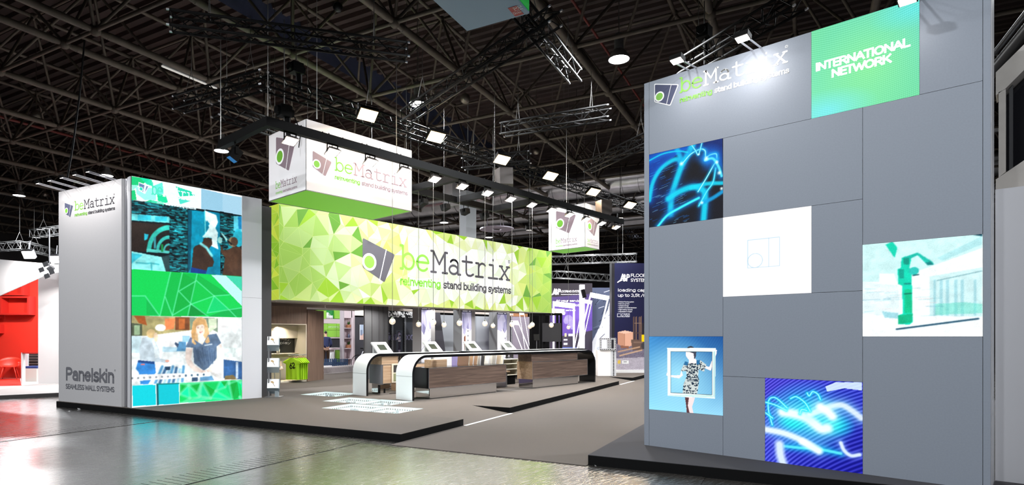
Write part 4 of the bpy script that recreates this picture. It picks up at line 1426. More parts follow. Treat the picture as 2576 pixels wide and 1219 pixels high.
def banner_col(s, t_, r):
    g = max(0.0, 1 - s / 0.30) ** 0.8                      # green mass at the left
    if s > 0.80: g = max(g, (s - 0.80) / 0.2 * 0.95)
    edge = max(0.0, 1 - min(t_, 1 - t_) / 0.24)
    lime = max(edge * 0.9, 1 - abs(s - 0.30) / 0.16 if s < 0.46 else 0, (s - 0.72) / 0.15 if s > 0.72 else 0)
    g = g * (1 - 0.45 * edge * (s < .3)) + r.uniform(-0.22, 0.22)
    lime = lime + r.uniform(-0.6, 0.22)
    c = mixc((252, 252, 250), (232, 240, 176), lime * 1.2)
    c = mixc(c, (206, 222, 100), lime - 0.35)
    c = mixc(c, (158, 200, 88), g * 1.05)
    if r.rand() < 0.10 * (g > .3): c = (112, 168, 66)
    if r.rand() < 0.12 and edge > 0.2: c = (160, 206, 60)
    return c


facet_face(PB, BL, BH, 0.40, 21, banner_col, 'printed_front', t)
PBS = Plane((bx0, YB + 0.53, bz0), (0, -1, 0), (0, 0, 1))
facet_face(PBS, 0.53, BH, 0.30, 5, lambda s, q, r: mixc((130, 186, 40), (205, 222, 70), r.rand()), 'printed_side', t)
logo([c for c in t.children if c.name.startswith('printed_front')][0], PB, 10.91 - bx0, 3.31 - bz0, 1.29, LOGO_BANNER, 0.006)

# ------------------------------------------------------------------ hanging sign cubes
CZ0, CZ1 = 4.94, 6.54


def sign_cube(label, near, ax, ay, stacked_front):
    x0, y0 = near
    t = thing('hanging_sign', label, 'hanging sign', (x0 + ax / 2, y0 + ay / 2, CZ0), 'white sign boxes hanging over the stand')
    w_ = mat('sign_fabric', (244, 240, 242), 0.6, emit=0.45)
    k = 0.03
    WALLS = []
    for a, b in (((x0, y0, CZ0), (x0 + ax, y0 + k, CZ1)), ((x0, y0 + ay - k, CZ0), (x0 + ax, y0 + ay, CZ1)), ((x0, y0 + k, CZ0), (x0 + k, y0 + ay - k, CZ1)), ((x0 + ax - k, y0 + k, CZ0), (x0 + ax, y0 + ay - k, CZ1))):
        mb = MB(); mb.box(a, b); WALLS.append(mb.build('fabric_wall', w_, t))
    mb = MB(); mb.box((x0 + k, y0 + k, CZ0 - 0.006), (x0 + ax - k, y0 + ay - k, CZ0 + 0.02)); mb.build('green_underside', mat('sign_green', (122, 196, 62), 0.6, emit=0.35), t)
    mb = MB()
    for (a, b) in (((x0, y0), (x0 + ax, y0)), ((x0, y0), (x0, y0 + ay)), ((x0 + ax, y0), (x0 + ax, y0 + ay)), ((x0, y0 + ay), (x0 + ax, y0 + ay))):
        mb.tube((*a, CZ0 - 0.004), (*b, CZ0 - 0.004), 0.012, 4)
    mb.tube((x0, y0, CZ0), (x0, y0, CZ1), 0.010, 4)
    mb.build('edge_profile', mat('sign_edge', (150, 150, 150), 0.4, 0.5), t)
    for (a, b) in ((x0 + .1, y0 + .1), (x0 + ax - .1, y0 + .1), (x0 + .1, y0 + ay - .1), (x0 + ax - .1, y0 + ay - .1)):
        mb = MB(); mb.tube((a, b, CZ1 - 0.05), (a, b, RZ), 0.006, 4)
        mb.build('suspension_wire', M_WIRE, t)
    pl = Plane((x0, y0 + ay, CZ0), (0, -1, 0), (0, 0, 1))
    logo_stacked(WALLS[2], pl, 0.35, 0.06, 0.92, LOGO_CUBE, 0.004)
    pf = Plane((x0, y0, CZ0), (1, 0, 0), (0, 0, 1))
    if stacked_front:
        logo_stacked(WALLS[0], pf, 0.16, 0.06, 0.72, LOGO_CUBE, 0.004)
    else:
        logo(WALLS[0], pf, 0.17, 0.40, 0.52, LOGO_CUBE, 0.004, sx=1.0)
    return t


C1 = at_depth(770, 477, 13.5)
sign_cube('large white hanging sign box with green underside, above the left end of the banner', (C1.x, C1.y), 3.15, 1.68, False)
C2 = at_depth(1472, 623.5, 22.0)
sign_cube('smaller white hanging sign box above the right end of the banner', (C2.x, C2.y), 0.98, 1.64, True)

# ------------------------------------------------------------------ black lighting beam frame
K = at_depth(673.7, 295, 11.6)
FX, FY, FZ1 = K.x, K.y, K.z
FZ0 = FZ1 - 0.18
fx_end = on_y(1566, 554, FY).x
fy_end = on_x(555, 353, FX).y
FYB = at_z(1085, 488, (FZ0 + FZ1) / 2).y
t = thing('beam_frame', 'black box beam lighting frame hanging in front of the large white sign box', 'lighting frame', (FX, FY, FZ0))


def beam(name, a, b, wd=0.12):
    mb = MB()
    if abs(a[0] - b[0]) > abs(a[1] - b[1]):
        mb.box((min(a[0], b[0]), a[1] - wd / 2, FZ0), (max(a[0], b[0]), a[1] + wd / 2, FZ1))
        L = abs(a[0] - b[0]); n = int(L / 0.5)
        for k in range(n):
            x = min(a[0], b[0]) + 0.25 + k * 0.5
            mb.box((x - 0.012, a[1] - wd / 2 - 0.006, FZ1 - 0.02), (x + 0.012, a[1] - wd / 2, FZ1 + 0.01))
        mb.box((min(a[0], b[0]), a[1] - wd / 2 - 0.006, FZ0), (max(a[0], b[0]), a[1] - wd / 2, FZ0 + 0.012))
    else:
        mb.box((a[0] - wd / 2, min(a[1], b[1]), FZ0), (a[0] + wd / 2, max(a[1], b[1]), FZ1))
        mb.box((a[0] - wd / 2 - 0.006, min(a[1], b[1]), FZ0), (a[0] - wd / 2, max(a[1], b[1]), FZ0 + 0.012))
    return mb.build(name, M_BLACKMETAL, t)


beam('front_beam', (FX - 0.06, FY), (fx_end, FY))
beam('side_beam', (FX, FY + 0.06), (FX, fy_end))
xc = [on_y(p, 846, FY).x for p in (1160, 1275, 1365)]
beam('rear_beam', (xc[0] - 2.2, FYB), (xc[2] + 1.2, FYB))
for x in xc:
    beam('cross_beam', (x, FY + 0.062), (x, FYB - 0.062))
for (x, y) in ((FX, FY), (FX, fy_end), (9, FY), (12.5, FY), (16, FY), (xc[0], FYB), (xc[2], FYB)):
    mb = MB(); mb.tube((x, y, FZ1), (x, y, ZL), 0.008, 5); mb.build('suspension_cable', M_WIRE, t)


def make_flood(label, loc, group, tilt=-0.42):
    t = thing('floodlight', label, 'floodlight', loc, group)
    R = Matrix.Rotation(tilt, 4, 'X')
    mb = MB()
    for s in (-0.13, 0.13):
        mb.box((s - 0.008, -0.012, -0.02), (s + 0.008, 0.012, 0.14))
    mb.box((-0.138, -0.012, 0.14), (0.138, 0.012, 0.154))
    mb.build('bracket', M_BLACKMETAL, t, local=True)
    mb = MB()
    mb.add([R @ Vector(p) for p in ((-.10, -.08, .06), (.10, -.08, .06), (.10, .08, .06), (-.10, .08, .06), (-.15, -.12, -.02), (.15, -.12, -.02), (.15, .12, -.02), (-.15, .12, -.02))], [(0, 1, 2, 3), (0, 4, 5, 1), (1, 5, 6, 2), (2, 6, 7, 3), (3, 7, 4, 0)])
    for k in range(5):
        mb.box((-0.09 + k * 0.042, -0.07, 0.06), (-0.083 + k * 0.042, 0.07, 0.085), 0, R)
    mb.build('housing', mat('flood_housing', (70, 66, 64), 0.45, 0.4), t, local=True)
    mb = MB(); mb.box((-0.125, -0.10, -0.026), (0.125, 0.10, -0.018), 0, R); mb.build('lamp_glass', M_SPOT, t, local=True)
    mb = MB()
    q = [Vector((0.02, 0.03, 0.06)), Vector((0.03, 0.06, 0.2)), Vector((0.0, 0.08, 0.36)), Vector((-0.05, 0.06, 0.40)), Vector((-0.07, 0.03, 0.33))]
    mb.path(q, 0.008, 5); mb.build('cable', M_BLACK, t, local=True)
    return t


f0 = on_y(730, 347, FY).x
step = (on_y(1550, 846, FY).x - f0) / 13
proto = None
for k in range(14):
    x = f0 + k * step
    lab = 'small square floodlight under the front of the black beam frame, %s from its left corner' % ORD[k]
    loc = (x, FY, FZ0 - 0.155)
    if proto is None:
        proto = make_flood(lab, loc, 'floodlights under the black beam')
    else:
        dup(proto, loc, lab)
    area_light((x, FY - 0.02, FZ0 - 0.20), 34, 0.2, (1, 0.955, 0.92), (x + 0.2, FY - 0.8, 0), 2.3)

for k, x in enumerate((xc[0] - 1.4, xc[0] - 0.5, xc[0] + 0.5, xc[0] + 1.4, xc[1] + 0.4, xc[1] + 1.3)):
    mb = MB()
    mb.tube((x - 0.1, FYB, FZ0 - 0.2), (x - 0.1, FYB, FZ0 + .004), 0.012, 6); mb.tube((x + 0.1, FYB, FZ0 - 0.2), (x + 0.1, FYB, FZ0 + .004), 0.012, 6)
    mb.add([(x - .09, FYB - .1, FZ0 - .24), (x + .09, FYB - .1, FZ0 - .24), (x + .09, FYB + .12, FZ0 - .30), (x - .09, FYB + .12, FZ0 - .30), (x - .09, FYB - .08, FZ0 - .10), (x + .09, FYB - .08, FZ0 - .10), (x + .12, FYB + .16, FZ0 - .12), (x - .12, FYB + .16, FZ0 - .12)], [(0, 3, 2, 1), (4, 5, 6, 7), (0, 1, 5, 4), (1, 2, 6, 5), (2, 3, 7, 6), (3, 0, 4, 7)])
    o = mb.build('stage_light', M_BLACKMETAL)
    tag(o, 'dark stage light under the rear black beam, %s from the left' % ORD[k], 'stage light', 'dark lights under the rear beam')
# stage light under the side beam
y_ = (FY + fy_end) / 2 + 0.35
t = thing('stage_light', 'dark tilted stage light hanging under the left side beam', 'stage light', (FX, y_, FZ0))
mb = MB(); mb.tube((FX, y_, FZ0 + .01), (FX, y_, FZ0 - 0.1), 0.02, 8); mb.box((FX - .03, y_ - .1, FZ0 - 0.26), (FX + .03, y_ - .085, FZ0 - 0.08)); mb.box((FX - .03, y_ + .085, FZ0 - 0.26), (FX + .03, y_ + .1, FZ0 - 0.08)); mb.box((FX - .03, y_ - .1, FZ0 - 0.1), (FX + .03, y_ + .1, FZ0 - 0.08)); mb.build('yoke', M_BLACKMETAL, t)
mb = MB(); M_ = Matrix.Translation((FX, y_, FZ0 - 0.25)) @ Matrix.Rotation(0.5, 4, 'Y'); mb.box((-0.1, -0.083, -0.14), (0.1, 0.083, 0.12), 0, M_); mb.build('lamp_head', M_BLACKMETAL, t)
mb = MB(); mb.box((-0.09, -0.07, -0.146), (0.09, 0.07, -0.141), 0, M_); mb.build('lamp_glass', mat('blue_lens', (60, 110, 170), 0.1, emit=0.6), t)


# ------------------------------------------------------------------ lattice trusses in the roof
def truss(label, a, b, s=0.27, m=None, r=0.027, sq=True):
    a = Vector(a); b = Vector(b)
    d = (b - a).normalized()
    sd = d.cross(Vector((0, 0, 1))).normalized(); up = sd.cross(d)
    t = thing('lighting_truss', label, 'truss', a)
    L = (b - a).length
    cs = [sd * s / 2 + up * s / 2, -sd * s / 2 + up * s / 2, -sd * s / 2 - up * s / 2, sd * s / 2 - up * s / 2]
    mb = MB()
    for c in cs:
        mb.tube(a + c, b + c, r, 6, cap=True)
    mb.build('chords', m or M_BLACKMETAL, t, smooth=True)
    for c in cs:
        for e, sg in ((a, -1), (b, 1)):
            mb = MB(); mb.tube(e + c, e + c + d * sg * 0.05, r * 0.8, 6, cap=True); mb.build('coupler', M_ALU, t)
    mb = MB()
    n = max(2, int(L / 0.3)); 
    for i in range(4):
        c, e = cs[i], cs[(i + 1) % 4]
        for k in range(n):
            p, q = a + d * (L * k / n), a + d * (L * (k + 1) / n)
            if k % 2: mb.tube(p + c, q + e, 0.0115, 4)
            else: mb.tube(p + e, q + c, 0.0115, 4)
        for k in range(0, n + 1, 7):
            p = a + d * (L * k / n)
            mb.tube(p + c, p + e, 0.009, 4)
    mb.build('lattice', m or M_BLACKMETAL, t)
    # slings up to the roof nodes
    for f in (0.15, 0.85):
        mb = MB()
        p = a + d * L * f
        for c in (cs[0], cs[1]):
            mb.tube(p + c, p + up * 0.7, 0.007, 4)
        mb.tube(p + up * 0.7, Vector((p.x, p.y, ZL)), 0.008, 5)
        mb.build('sling', M_WIRE, t)
    return t


M_TRSILVER = mat('silver_truss', (150, 150, 150), 0.35, 0.8)
TZ = 7.15
truss('long black lattice truss crossing under the roof at upper left', at_z(430, 52, 7.35), at_z(1022, 131, 7.35))
truss('long black lattice truss carrying the six warm floodlights', at_z(668, 205, TZ), at_z(1640, 535, TZ), 0.3)
truss('black lattice truss running left from the end of the warm floodlight truss', at_z(452, 262, TZ), at_z(665, 200, TZ), 0.3)
truss('short black lattice truss just above the left corner of the black beam', at_z(545, 275, 6.75), at_z(700, 326, 6.75), 0.3)
truss('black lattice truss rising from the second high bay lamp to the blue hanging sign', at_z(1022, 292, 7.25), at_z(1395, 42, 7.25), 0.27)
truss('short black lattice truss beside the blue hanging sign', at_z(1308, 20, 7.5), at_z(1446, 190, 7.5), 0.27)
truss('black lattice truss lying level before the silver ducts', at_z(1266, 326, 7.4), at_z(1530, 283, 7.4), 0.3)
truss('black lattice truss behind the top of the grey screen wall', at_z(1722, 168, 7.4), at_z(2010, -2, 7.4), 0.3)
truss('black lattice truss at the upper left edge of the grey screen wall', at_z(1480, 420, 7.2), at_z(1640, 345, 7.2), 0.3)
truss('black lattice truss left of the second warm floodlight pair', at_z(1168, 412, 7.2), at_z(1330, 395, 7.2), 0.3)
truss('silver lattice truss high behind the lettering tower', at_z(85, 588, 7.0), at_z(260, 566, 7.0), 0.4, M_TRSILVER)
truss('silver lattice truss over the white and red stand', at_z(-20, 622, 6.2), at_z(62, 617, 6.2), 0.4, M_TRSILVER)
truss('silver lattice truss from the white stand to behind the tower', at_z(62, 617, 6.2), at_z(200, 655, 6.2), 0.4, M_TRSILVER)
truss('far silver lattice truss above the navy posters, upper one', at_z(1385, 655, 5.6), at_z(1600, 648, 5.6), 0.4, M_TRSILVER)
truss('far silver lattice truss above the navy posters, lower one', at_z(1395, 690, 5.2), at_z(1580, 702, 5.2), 0.4, M_TRSILVER)

# warm tungsten floodlights on the long truss
for k, (px, py) in enumerate(((925, 290), (1097, 345), (1263, 402), (1385, 443), (1493, 483), (1585, 516))):
    p = at_z(px, py, 6.9)
    t = thing('warm_floodlight', 'large square floodlight glowing warm yellow on the long truss, %s from the left' % ORD[k], 'floodlight', p, 'warm floodlights on the long truss')
    n = (Vector((-0.25, -0.5, -1))).normalized(); r = Vector((1, -0.3, 0)).normalized(); r = (r - n * r.dot(n)).normalized(); u = n.cross(r)
    mb = MB(); mb.obox(p - n * 0.06, r, u, n, 0.46, 0.36, 0.1); mb.build('housing', M_BLACKMETAL, t)
    mb = MB(); mb.obox(p, r, u, n, 0.42, 0.32, 0.01); mb.build('lamp_glass', M_WARM, t)
    mb = MB()
    for s in (-.24, .24): mb.tube(p - n * 0.06 + r * s, p - n * 0.06 + r * s + Vector((0, 0, 0.22)), 0.012, 5)
    mb.tube(p - n * 0.06 - r * .24 + Vector((0, 0, 0.22)), p - n * 0.06 + r * .24 + Vector((0, 0, 0.22)), 0.012, 5)
    mb.build('yoke', M_BLACKMETAL, t)
    area_light(p + n * 0.05, 75, 0.35, (1, 0.80, 0.55), p + n * 3, 2.6, parent=t)

# loudspeakers under the warm floodlight truss
for k, (px, py, lab) in enumerate(((1268, 446, 'dark wedge loudspeaker hanging under the third warm floodlight'), (1519, 522, 'dark wedge loudspeaker hanging under the fifth warm floodlight'))):
    p = at_z(px, py, 6.35)
    mb = MB()
    q = [Vector((p.x + a, p.y + b, p.z + c)) for (a, b, c) in ((-.3, -.1, -.25), (0.0, -.35, -.25), (.3, -.1, -.25), (.15, .25, -.25), (-.15, .25, -.25))]
    mb.prism(q, (0.05, 0.05, 0.5))
    o = mb.build('loudspeaker', mat('speaker_box', (62, 54, 50), 0.6)); tag(o, lab, 'loudspeaker', 'loudspeakers under the long truss')
# chain hoists
for k, (px, py, z, lab) in enumerate(((745, 172, 7.9, 'black chain hoist hanging from a roof node above the beam corner'), (1772, 82, 7.9, 'black chain hoist above the grey screen wall'), (715, 280, 6.6, 'black chain motor at the left corner of the beam frame'))):
    p = at_z(px, py, z)
    t = thing('chain_hoist', lab, 'chain hoist', p, 'black chain hoists')
    mb = MB(); mb.box((p.x - .13, p.y - .12, p.z - .12), (p.x + .13, p.y + .12, p.z + .12)); mb.tube((p.x - .2, p.y, p.z), (p.x + .2, p.y, p.z), 0.09, 10, cap=True); mb.build('motor', M_BLACK, t)
    mb = MB(); mb.tube((p.x, p.y, p.z + .1), (p.x, p.y, ZL + 0.0), 0.012, 5); mb.tube((p.x, p.y, p.z - .1), (p.x, p.y, p.z - .7), 0.012, 5); mb.build('chain', M_WIRE, t)
    mb = MB(); mb.tube((p.x + .08, p.y, p.z - .12), (p.x + .1, p.y, p.z - .5), 0.07, 8, 0, 0.05, True); mb.build('chain_bag', M_BLACK, t)
    mb = MB(); mb.path([Vector((p.x - .1, p.y, p.z)), Vector((p.x + .2, p.y - .1, p.z - .1)), Vector((p.x + .35, p.y - .1, p.z - .4)), Vector((p.x + .3, p.y - .1, p.z - .75))], 0.012, 5); mb.build('cable', M_BLACK, t)
# plumb cord
p = at_z(797, 297, 6.6)
mb = MB(); mb.tube((p.x, p.y, p.z), (p.x, p.y, RZ), 0.006, 5); mb.tube((p.x, p.y, p.z - 0.02), (p.x, p.y, p.z + 0.2), 0.014, 6)
o = mb.build('plumb_line', M_PWHITE); tag(o, 'thin white cord hanging straight down beside the large sign box', 'cord')
p0 = at_z(213, 100, ZL); 
mb = MB(); mb.path([p0, at_z(200, 240, ZL - 1.2), at_z(183, 370, ZL - 2.6), at_z(168, 455, ZL - 3.6)], 0.02, 5)
o = mb.build('hanging_cable', M_BLACK); tag(o, 'black cable hanging from the roof above the lettering tower', 'cable')

# ------------------------------------------------------------------ high bay lamps, seen ones
HB = [((1557, 150), 'bright bell shaped high bay lamp left of the grey screen wall'), ((1050, 262), 'bell shaped high bay lamp right of the first warm floodlight'), ((557, 380), 'bell shaped high bay lamp at the left end of the beam frame'),
      ((48, 492), 'bell shaped high bay lamp at the far left, left of the tower'), ((268, 442), 'bell shaped high bay lamp just above the lettering tower'), ((1117, 560), 'small far high bay lamp above the middle of the banner'), ((1230, 597), 'small far high bay lamp touching the top edge of the banner')]
proto = None
for k, ((px, py), lab) in enumerate(HB):
    p = at_z(px, py, 8.3)
    if proto is None:
        t = thing('high_bay_lamp', lab, 'ceiling lamp', p, 'high bay lamps')
        mb = MB(); mb.lathe((0, 0, 0), [(0.25, 0.0), (0.245, 0.03), (0.22, 0.10), (0.17, 0.18), (0.12, 0.24)], 20); mb.build('reflector', mat('lamp_reflector', (150, 150, 152), 0.35, 0.5), t, True, True)
        mb = MB(); mb.lathe((0, 0, 0), [(0.12, 0.24), (0.11, 0.26), (0.11, 0.60), (0.09, 0.62), (0.0, 0.62)], 16); mb.build('gear_case', mat('lamp_gear', (140, 142, 146), 0.4, 0.4), t, True, True)
        mb = MB(); mb.lathe((0, 0, 0), [(0.0, 0.008), (0.24, 0.008)], 20); mb.build('lamp_glass', M_LAMP, t, False, True)
        mb = MB(); mb.tube((0, 0, 0.6), (0, 0, RZ - 8.3), 0.012, 5); mb.build('suspension_cable', M_WIRE, t, False, True)
        proto = t
    else:
        dup(proto, p, lab)
    area_light(p + Vector((0, 0, -0.01)), HIGH_BAY_W, 0.44, (0.93, 0.97, 1.0))

# steel balls hanging at the roof lattice
for k, (px, py, z, r, lab) in enumerate(((850, 18, 8.9, 0.11, 'dark ball under the roof at the top, beside the thin white cord'), (91, 289, 8.9, 0.16, 'steel ball under the roof, upper left'), (481, 402, 8.9, 0.16, 'steel ball under the roof above the screen wall'), (1170, 248, 8.9, 0.16, 'steel ball under the roof right of the second bell lamp'), (1349, 380, 8.9, 0.14, 'small steel ball before the silver ducts'), (113, 488, 8.9, 0.14, 'small steel ball left of the lettering tower top'))):
    p = at_z(px, py, z)
    mb = MB(); mb.ball(p, r, 12); mb.tube(p, (p.x, p.y, RZ), 0.01, 5)
    o = mb.build('steel_ball', mat('ball_steel' if k else 'ball_dark', (120, 112, 104) if k else (40, 40, 42), 0.35, 0.8), smooth=True); tag(o, lab, 'ball', 'steel balls under the roof')

# fluorescent batten below a roof tube
a, b = at_z(407, 166, ZL - 0.12), at_z(545, 223, ZL - 0.12)
t = thing('strip_light', 'long white strip light under a roof tube at upper left', 'strip light', a)
mb = MB(); mb.tube(a + Vector((0, 0, .05)), b + Vector((0, 0, .05)), 0.035, 6, cap=True); mb.build('batten', M_ALU, t)
mb = MB(); mb.tube(a, b, 0.024, 8, cap=True); mb.build('tube', mat('strip_glow', (235, 232, 225), 0.4, emit=0.5), t)

# blue hanging direction sign at the top
SZ = 7.0
c1 = at_z(1175, 78, SZ); c2 = at_z(1333, 36, SZ)
hu = lambda p: (p.x * math.cos(TH) + p.y * math.sin(TH), -p.x * math.sin(TH) + p.y * math.cos(TH))
u1, v1 = hu(c1); u2, v2 = hu(c2)
t = thing('hall_sign', 'blue grey box sign with red label and green side hanging under the roof', 'hanging sign', hall(u1 - 1.5, (v1 + v2) / 2, SZ))
mb = MB(); mb.prism([hall(u1 - 3.0, v2, SZ), hall(u1, v2, SZ), hall(u1, v1, SZ), hall(u1 - 3.0, v1, SZ)], (0, 0, 1.2)); mb.build('sign_box', mat('sign_blue', (118, 148, 172), 0.5, emit=0.06), t)
mb = MB(); mb.prism([hall(u1 - 2.9, v2 - 0.012, SZ + .03), hall(u1 - .03, v2 - 0.012, SZ + .03), hall(u1 - .03, v2 - 0.012, SZ + 1.1), hall(u1 - 2.9, v2 - 0.012, SZ + 1.1)], hall(0, 0.01)); mb.build('green_side', mat('sign_side_green', (20, 170, 60), 0.5, emit=0.3), t)
PS = Plane(hall(u1, v1, SZ), hall(0, -1) , hall(-1, 0))
q = [on_plane_pt(px, py, PS) for px, py in ((1281, 19), (1304, 14), (1319, 36), (1296, 41))]
xa, xb, ya, yb = q[3][0], q[2][0], q[3][1], q[0][1]
nn = 1 if PS.n.z < 0 else -1
mb = MB(); mb.prism([PS.p(xa, ya, nn * .001), PS.p(xb, ya, nn * .001), PS.p(xb, yb, nn * .001), PS.p(xa, yb, nn * .001)], PS.n * nn * 0.004); lb = mb.build('red_label', mat('label_red', (170, 30, 34), 0.5), t)
mb = MB()
hx = (xb - xa) / 2
for k, s in enumerate(('DL3', 'DL4')):
    put_text(mb, PS, s, xa + hx * k + hx * 0.5 + 0.035, ya + (yb - ya) * 0.95, 0.07, (yb - ya) * 0.42, 0.01, nn * .007, rot=-math.pi / 2)
    put_text(mb, PS, '5', xa + hx * k + hx * 0.5 - 0.03, ya + (yb - ya) * 0.36, 0.07, (yb - ya) * 0.12, 0.01, nn * .007, rot=-math.pi / 2)
    mb.obox(PS.p(xa + hx * (k + .5), ya + (yb - ya) * 0.46, nn * .007), PS.r, PS.u, PS.n, hx * .7, 0.01, 0.001)
mb.build('label_lettering', M_PWHITE, lb)
for du in (-2.6, -0.4):
    for vv in (v1 - .2, v2 + .2):
        mb = MB(); mb.tube(hall(u1 + du, vv, SZ + 1.2), hall(u1 + du, vv, RZ), 0.01, 4); mb.build('suspension_wire', M_WIRE, t)

# far hanging things: ring sign and pale hanging columns
p = at_z(1250, 577, 7.6)
mb = MB(); mb.lathe(p, [(0.25, 0), (0.25, .03), (0.95, .06), (0.95, 0.0), (0.25, 0)], 28)
for k in range(3): mb.tube(p + Vector((0.6 * math.cos(k * 2.1), 0.6 * math.sin(k * 2.1), 0.05)), (p.x, p.y, RZ), 0.012, 4)
o = mb.build('ring_sign', mat('pale_lilac', (200, 190, 205), 0.5), smooth=False); tag(o, 'pale round ring hanging far behind the banner', 'hanging ring')
a = at_depth(1177, 588, 26); 
mb = MB(); mb.box((a.x - .32, a.y - .2, 5.2), (a.x + .32, a.y + .2, 7.9)); mb.tube((a.x, a.y, 7.9), (a.x, a.y, RZ), .02, 5)
o = mb.build('hanging_banner', mat('pale_grey_print', (170, 174, 180), 0.6)); tag(o, 'plain pale grey hanging banner rising behind the middle of the lime banner', 'banner')
a = at_depth(1138, 500, 27)
mb = MB(); mb.box((a.x - .3, a.y - .3, 7.6), (a.x + .3, a.y + .3, 8.5)); mb.tube((a.x, a.y, 8.5), (a.x, a.y, ZL), .02, 5)
o = mb.build('hanging_box', mat('pale_box', (205, 205, 210), 0.5)); tag(o, 'small pale box hanging under the roof left of the plain grey banner', 'box')

# ------------------------------------------------------------------ arched counters
M_LAM = mat('white_laminate', (232, 234, 236), 0.25)
M_WOODD = mat_wood('walnut_front', (84, 68, 60), (126, 104, 92), 'X', 2.2)
M_WOODL = mat_wood('oak_side', (176, 142, 112), (206, 176, 146), 'X', 2.2)
M_WOODV = mat_wood('dark_oak_wall', (112, 90, 78), (142, 118, 102), 'Z', 2.2)
M_GLOSSBLACK = mat('gloss_black', (22, 22, 24), 0.12)
TOPZ, TT, RAD = 1.19, 0.062, 0.45


def arch(label, x_leg, x_end, y0, y1):
    """counter top that bends down into one leg at x_leg and ends free at x_end"""
    sg = 1 if x_end > x_leg else -1
    t = thing('arched_counter', label, 'counter', ((x_leg + x_end) / 2, (y0 + y1) / 2, PZ), 'arched counters')
    out = [(x_leg, PZ)]
    inn = [(x_leg + sg * TT, PZ)]
    n = 20
    for i in range(n + 1):
        a = math.pi / 2 * i / n
        cx, cz = x_leg + sg * RAD, TOPZ - RAD
        out.append((cx - sg * RAD * math.cos(a), cz + RAD * math.sin(a)))
        inn.append((cx - sg * (RAD - TT) * math.cos(a), cz + (RAD - TT) * math.sin(a)))
    out.append((x_end, TOPZ)); inn.append((x_end, TOPZ - TT))
    o = MB(); e = MB()
    ya, yb = y0, y1
    for (a, b), (c, d) in zip(zip(out[:-1], out[1:]), zip(inn[:-1], inn[1:])):
        o.quad((a[0], ya, a[1]), (b[0], ya, b[1]), (b[0], yb, b[1]), (a[0], yb, a[1]))
        e.quad((c[0], ya, c[1]), (d[0], ya, d[1]), (d[0], yb, d[1]), (c[0], yb, c[1]))
        for y in (ya, yb):
            e.quad((a[0], y, a[1]), (b[0], y, b[1]), (d[0], y, d[1]), (c[0], y, c[1]))
    e.quad((x_end, ya, TOPZ - TT), (x_end, yb, TOPZ - TT), (x_end, yb, TOPZ), (x_end, ya, TOPZ))
    o.build('white_surface', M_LAM, t, True, weld=True)
    e.build('black_edge', M_GLOSSBLACK, t)
    mb = MB()
    mb.box((x_leg - (0.002 if sg > 0 else -0.002), y0, 0.69), (x_leg + sg * 0.003, y1, 0.698)) if sg > 0 else mb.box((x_leg - 0.003, y0, 0.69), (x_leg + 0.002, y1, 0.698))
    mb.build('seam', mat('seam_grey', (150, 150, 152), 0.5), t)
    return t


Y1a, Y1b = 10.542, 11.13
Y2a, Y2b = 12.25, 12.82
c1 = arch('arched white counter with black edge nearest the aisle, its leg at the left end', 9.246, 12.69, Y1a, Y1b)
c2 = arch('arched counter with black rounded leg at the right end, nearest the aisle', 17.29, 13.05, Y1a, Y1b)
xm = on_y(1161, 886, Y2a).x
c3 = arch('arched white counter behind the nearest one, its leg just left of it', 9.21, xm, Y2a, Y2b)
xr = on_y(1484, 878, Y2a).x
c4 = arch('arched counter at the back right, mostly hidden behind the front right counter', xr, on_y(1189, 884, Y2a).x, Y2a, Y2b)


def cabinet(label, x0, x1, y0, y1, z0, z1, front, side_left, plinth, upper=None):
    t = thing('floating_cabinet', label, 'cabinet', ((x0 + x1) / 2, (y0 + y1) / 2, PZ), 'wood fronted cabinets under the counters')
    mb = MB(); mb.box((x0 + 0.012, y0 + 0.014, z0), (x1 - 0.012, y1, z1)); mb.build('carcass', M_GLOSSBLACK, t)
    mb = MB(); mb.box((x0 + .006, y0, z0 + .006), (x1 - .006, y0 + 0.013, z1 - .006)); FR = mb.build('front', front, t)
    mb = MB(); mb.box((x0, y0 + 0.002, z0), (x0 + 0.0119, y1, z1)); mb.build('side_panel', side_left, t)
    mb = MB()
    for a, b in (((x0, y0 - .003, z0), (x0 + .012, y0 + .002, z1)), ((x1 - .012, y0 - .003, z0), (x1, y0 + .002, z1)), ((x0, y0 - .003, z1 - .012), (x1, y0 + .002, z1)), ((x0, y0 - .003, z0), (x1, y0 + .002, z0 + .012))):
        mb.box(a, b)
    mb.build('edge_profile', M_ALU, FR)
    a, b = plinth
    mb = MB(); mb.box((a, y0 + .004, PZ + .012), (b, y1 - 0.05, z0)); mb.build('mirror_plinth', M_CHROME, t)
    mb = MB(); mb.box((a + .01, y0 + .02, PZ), (b - .01, y1 - 0.06, PZ + .012)); mb.build('foot', M_BLACK, t)
    if upper:
        ux0, ux1, uz1 = upper
        mb = MB(); mb.box((ux0, y0 + 0.03, z1), (ux1, y1 - .04, uz1)); mb.build('upper_panel', front, t)
        mb = MB(); mb.box((ux0 - .002, y0 + .027, uz1 - .01), (ux1 + .002, y0 + .03, uz1)); mb.box((ux1 - .01, y0 + .027, z1), (ux1 + .002, y0 + .03, uz1)); mb.build('upper_edge', M_ALU, t)
    return t


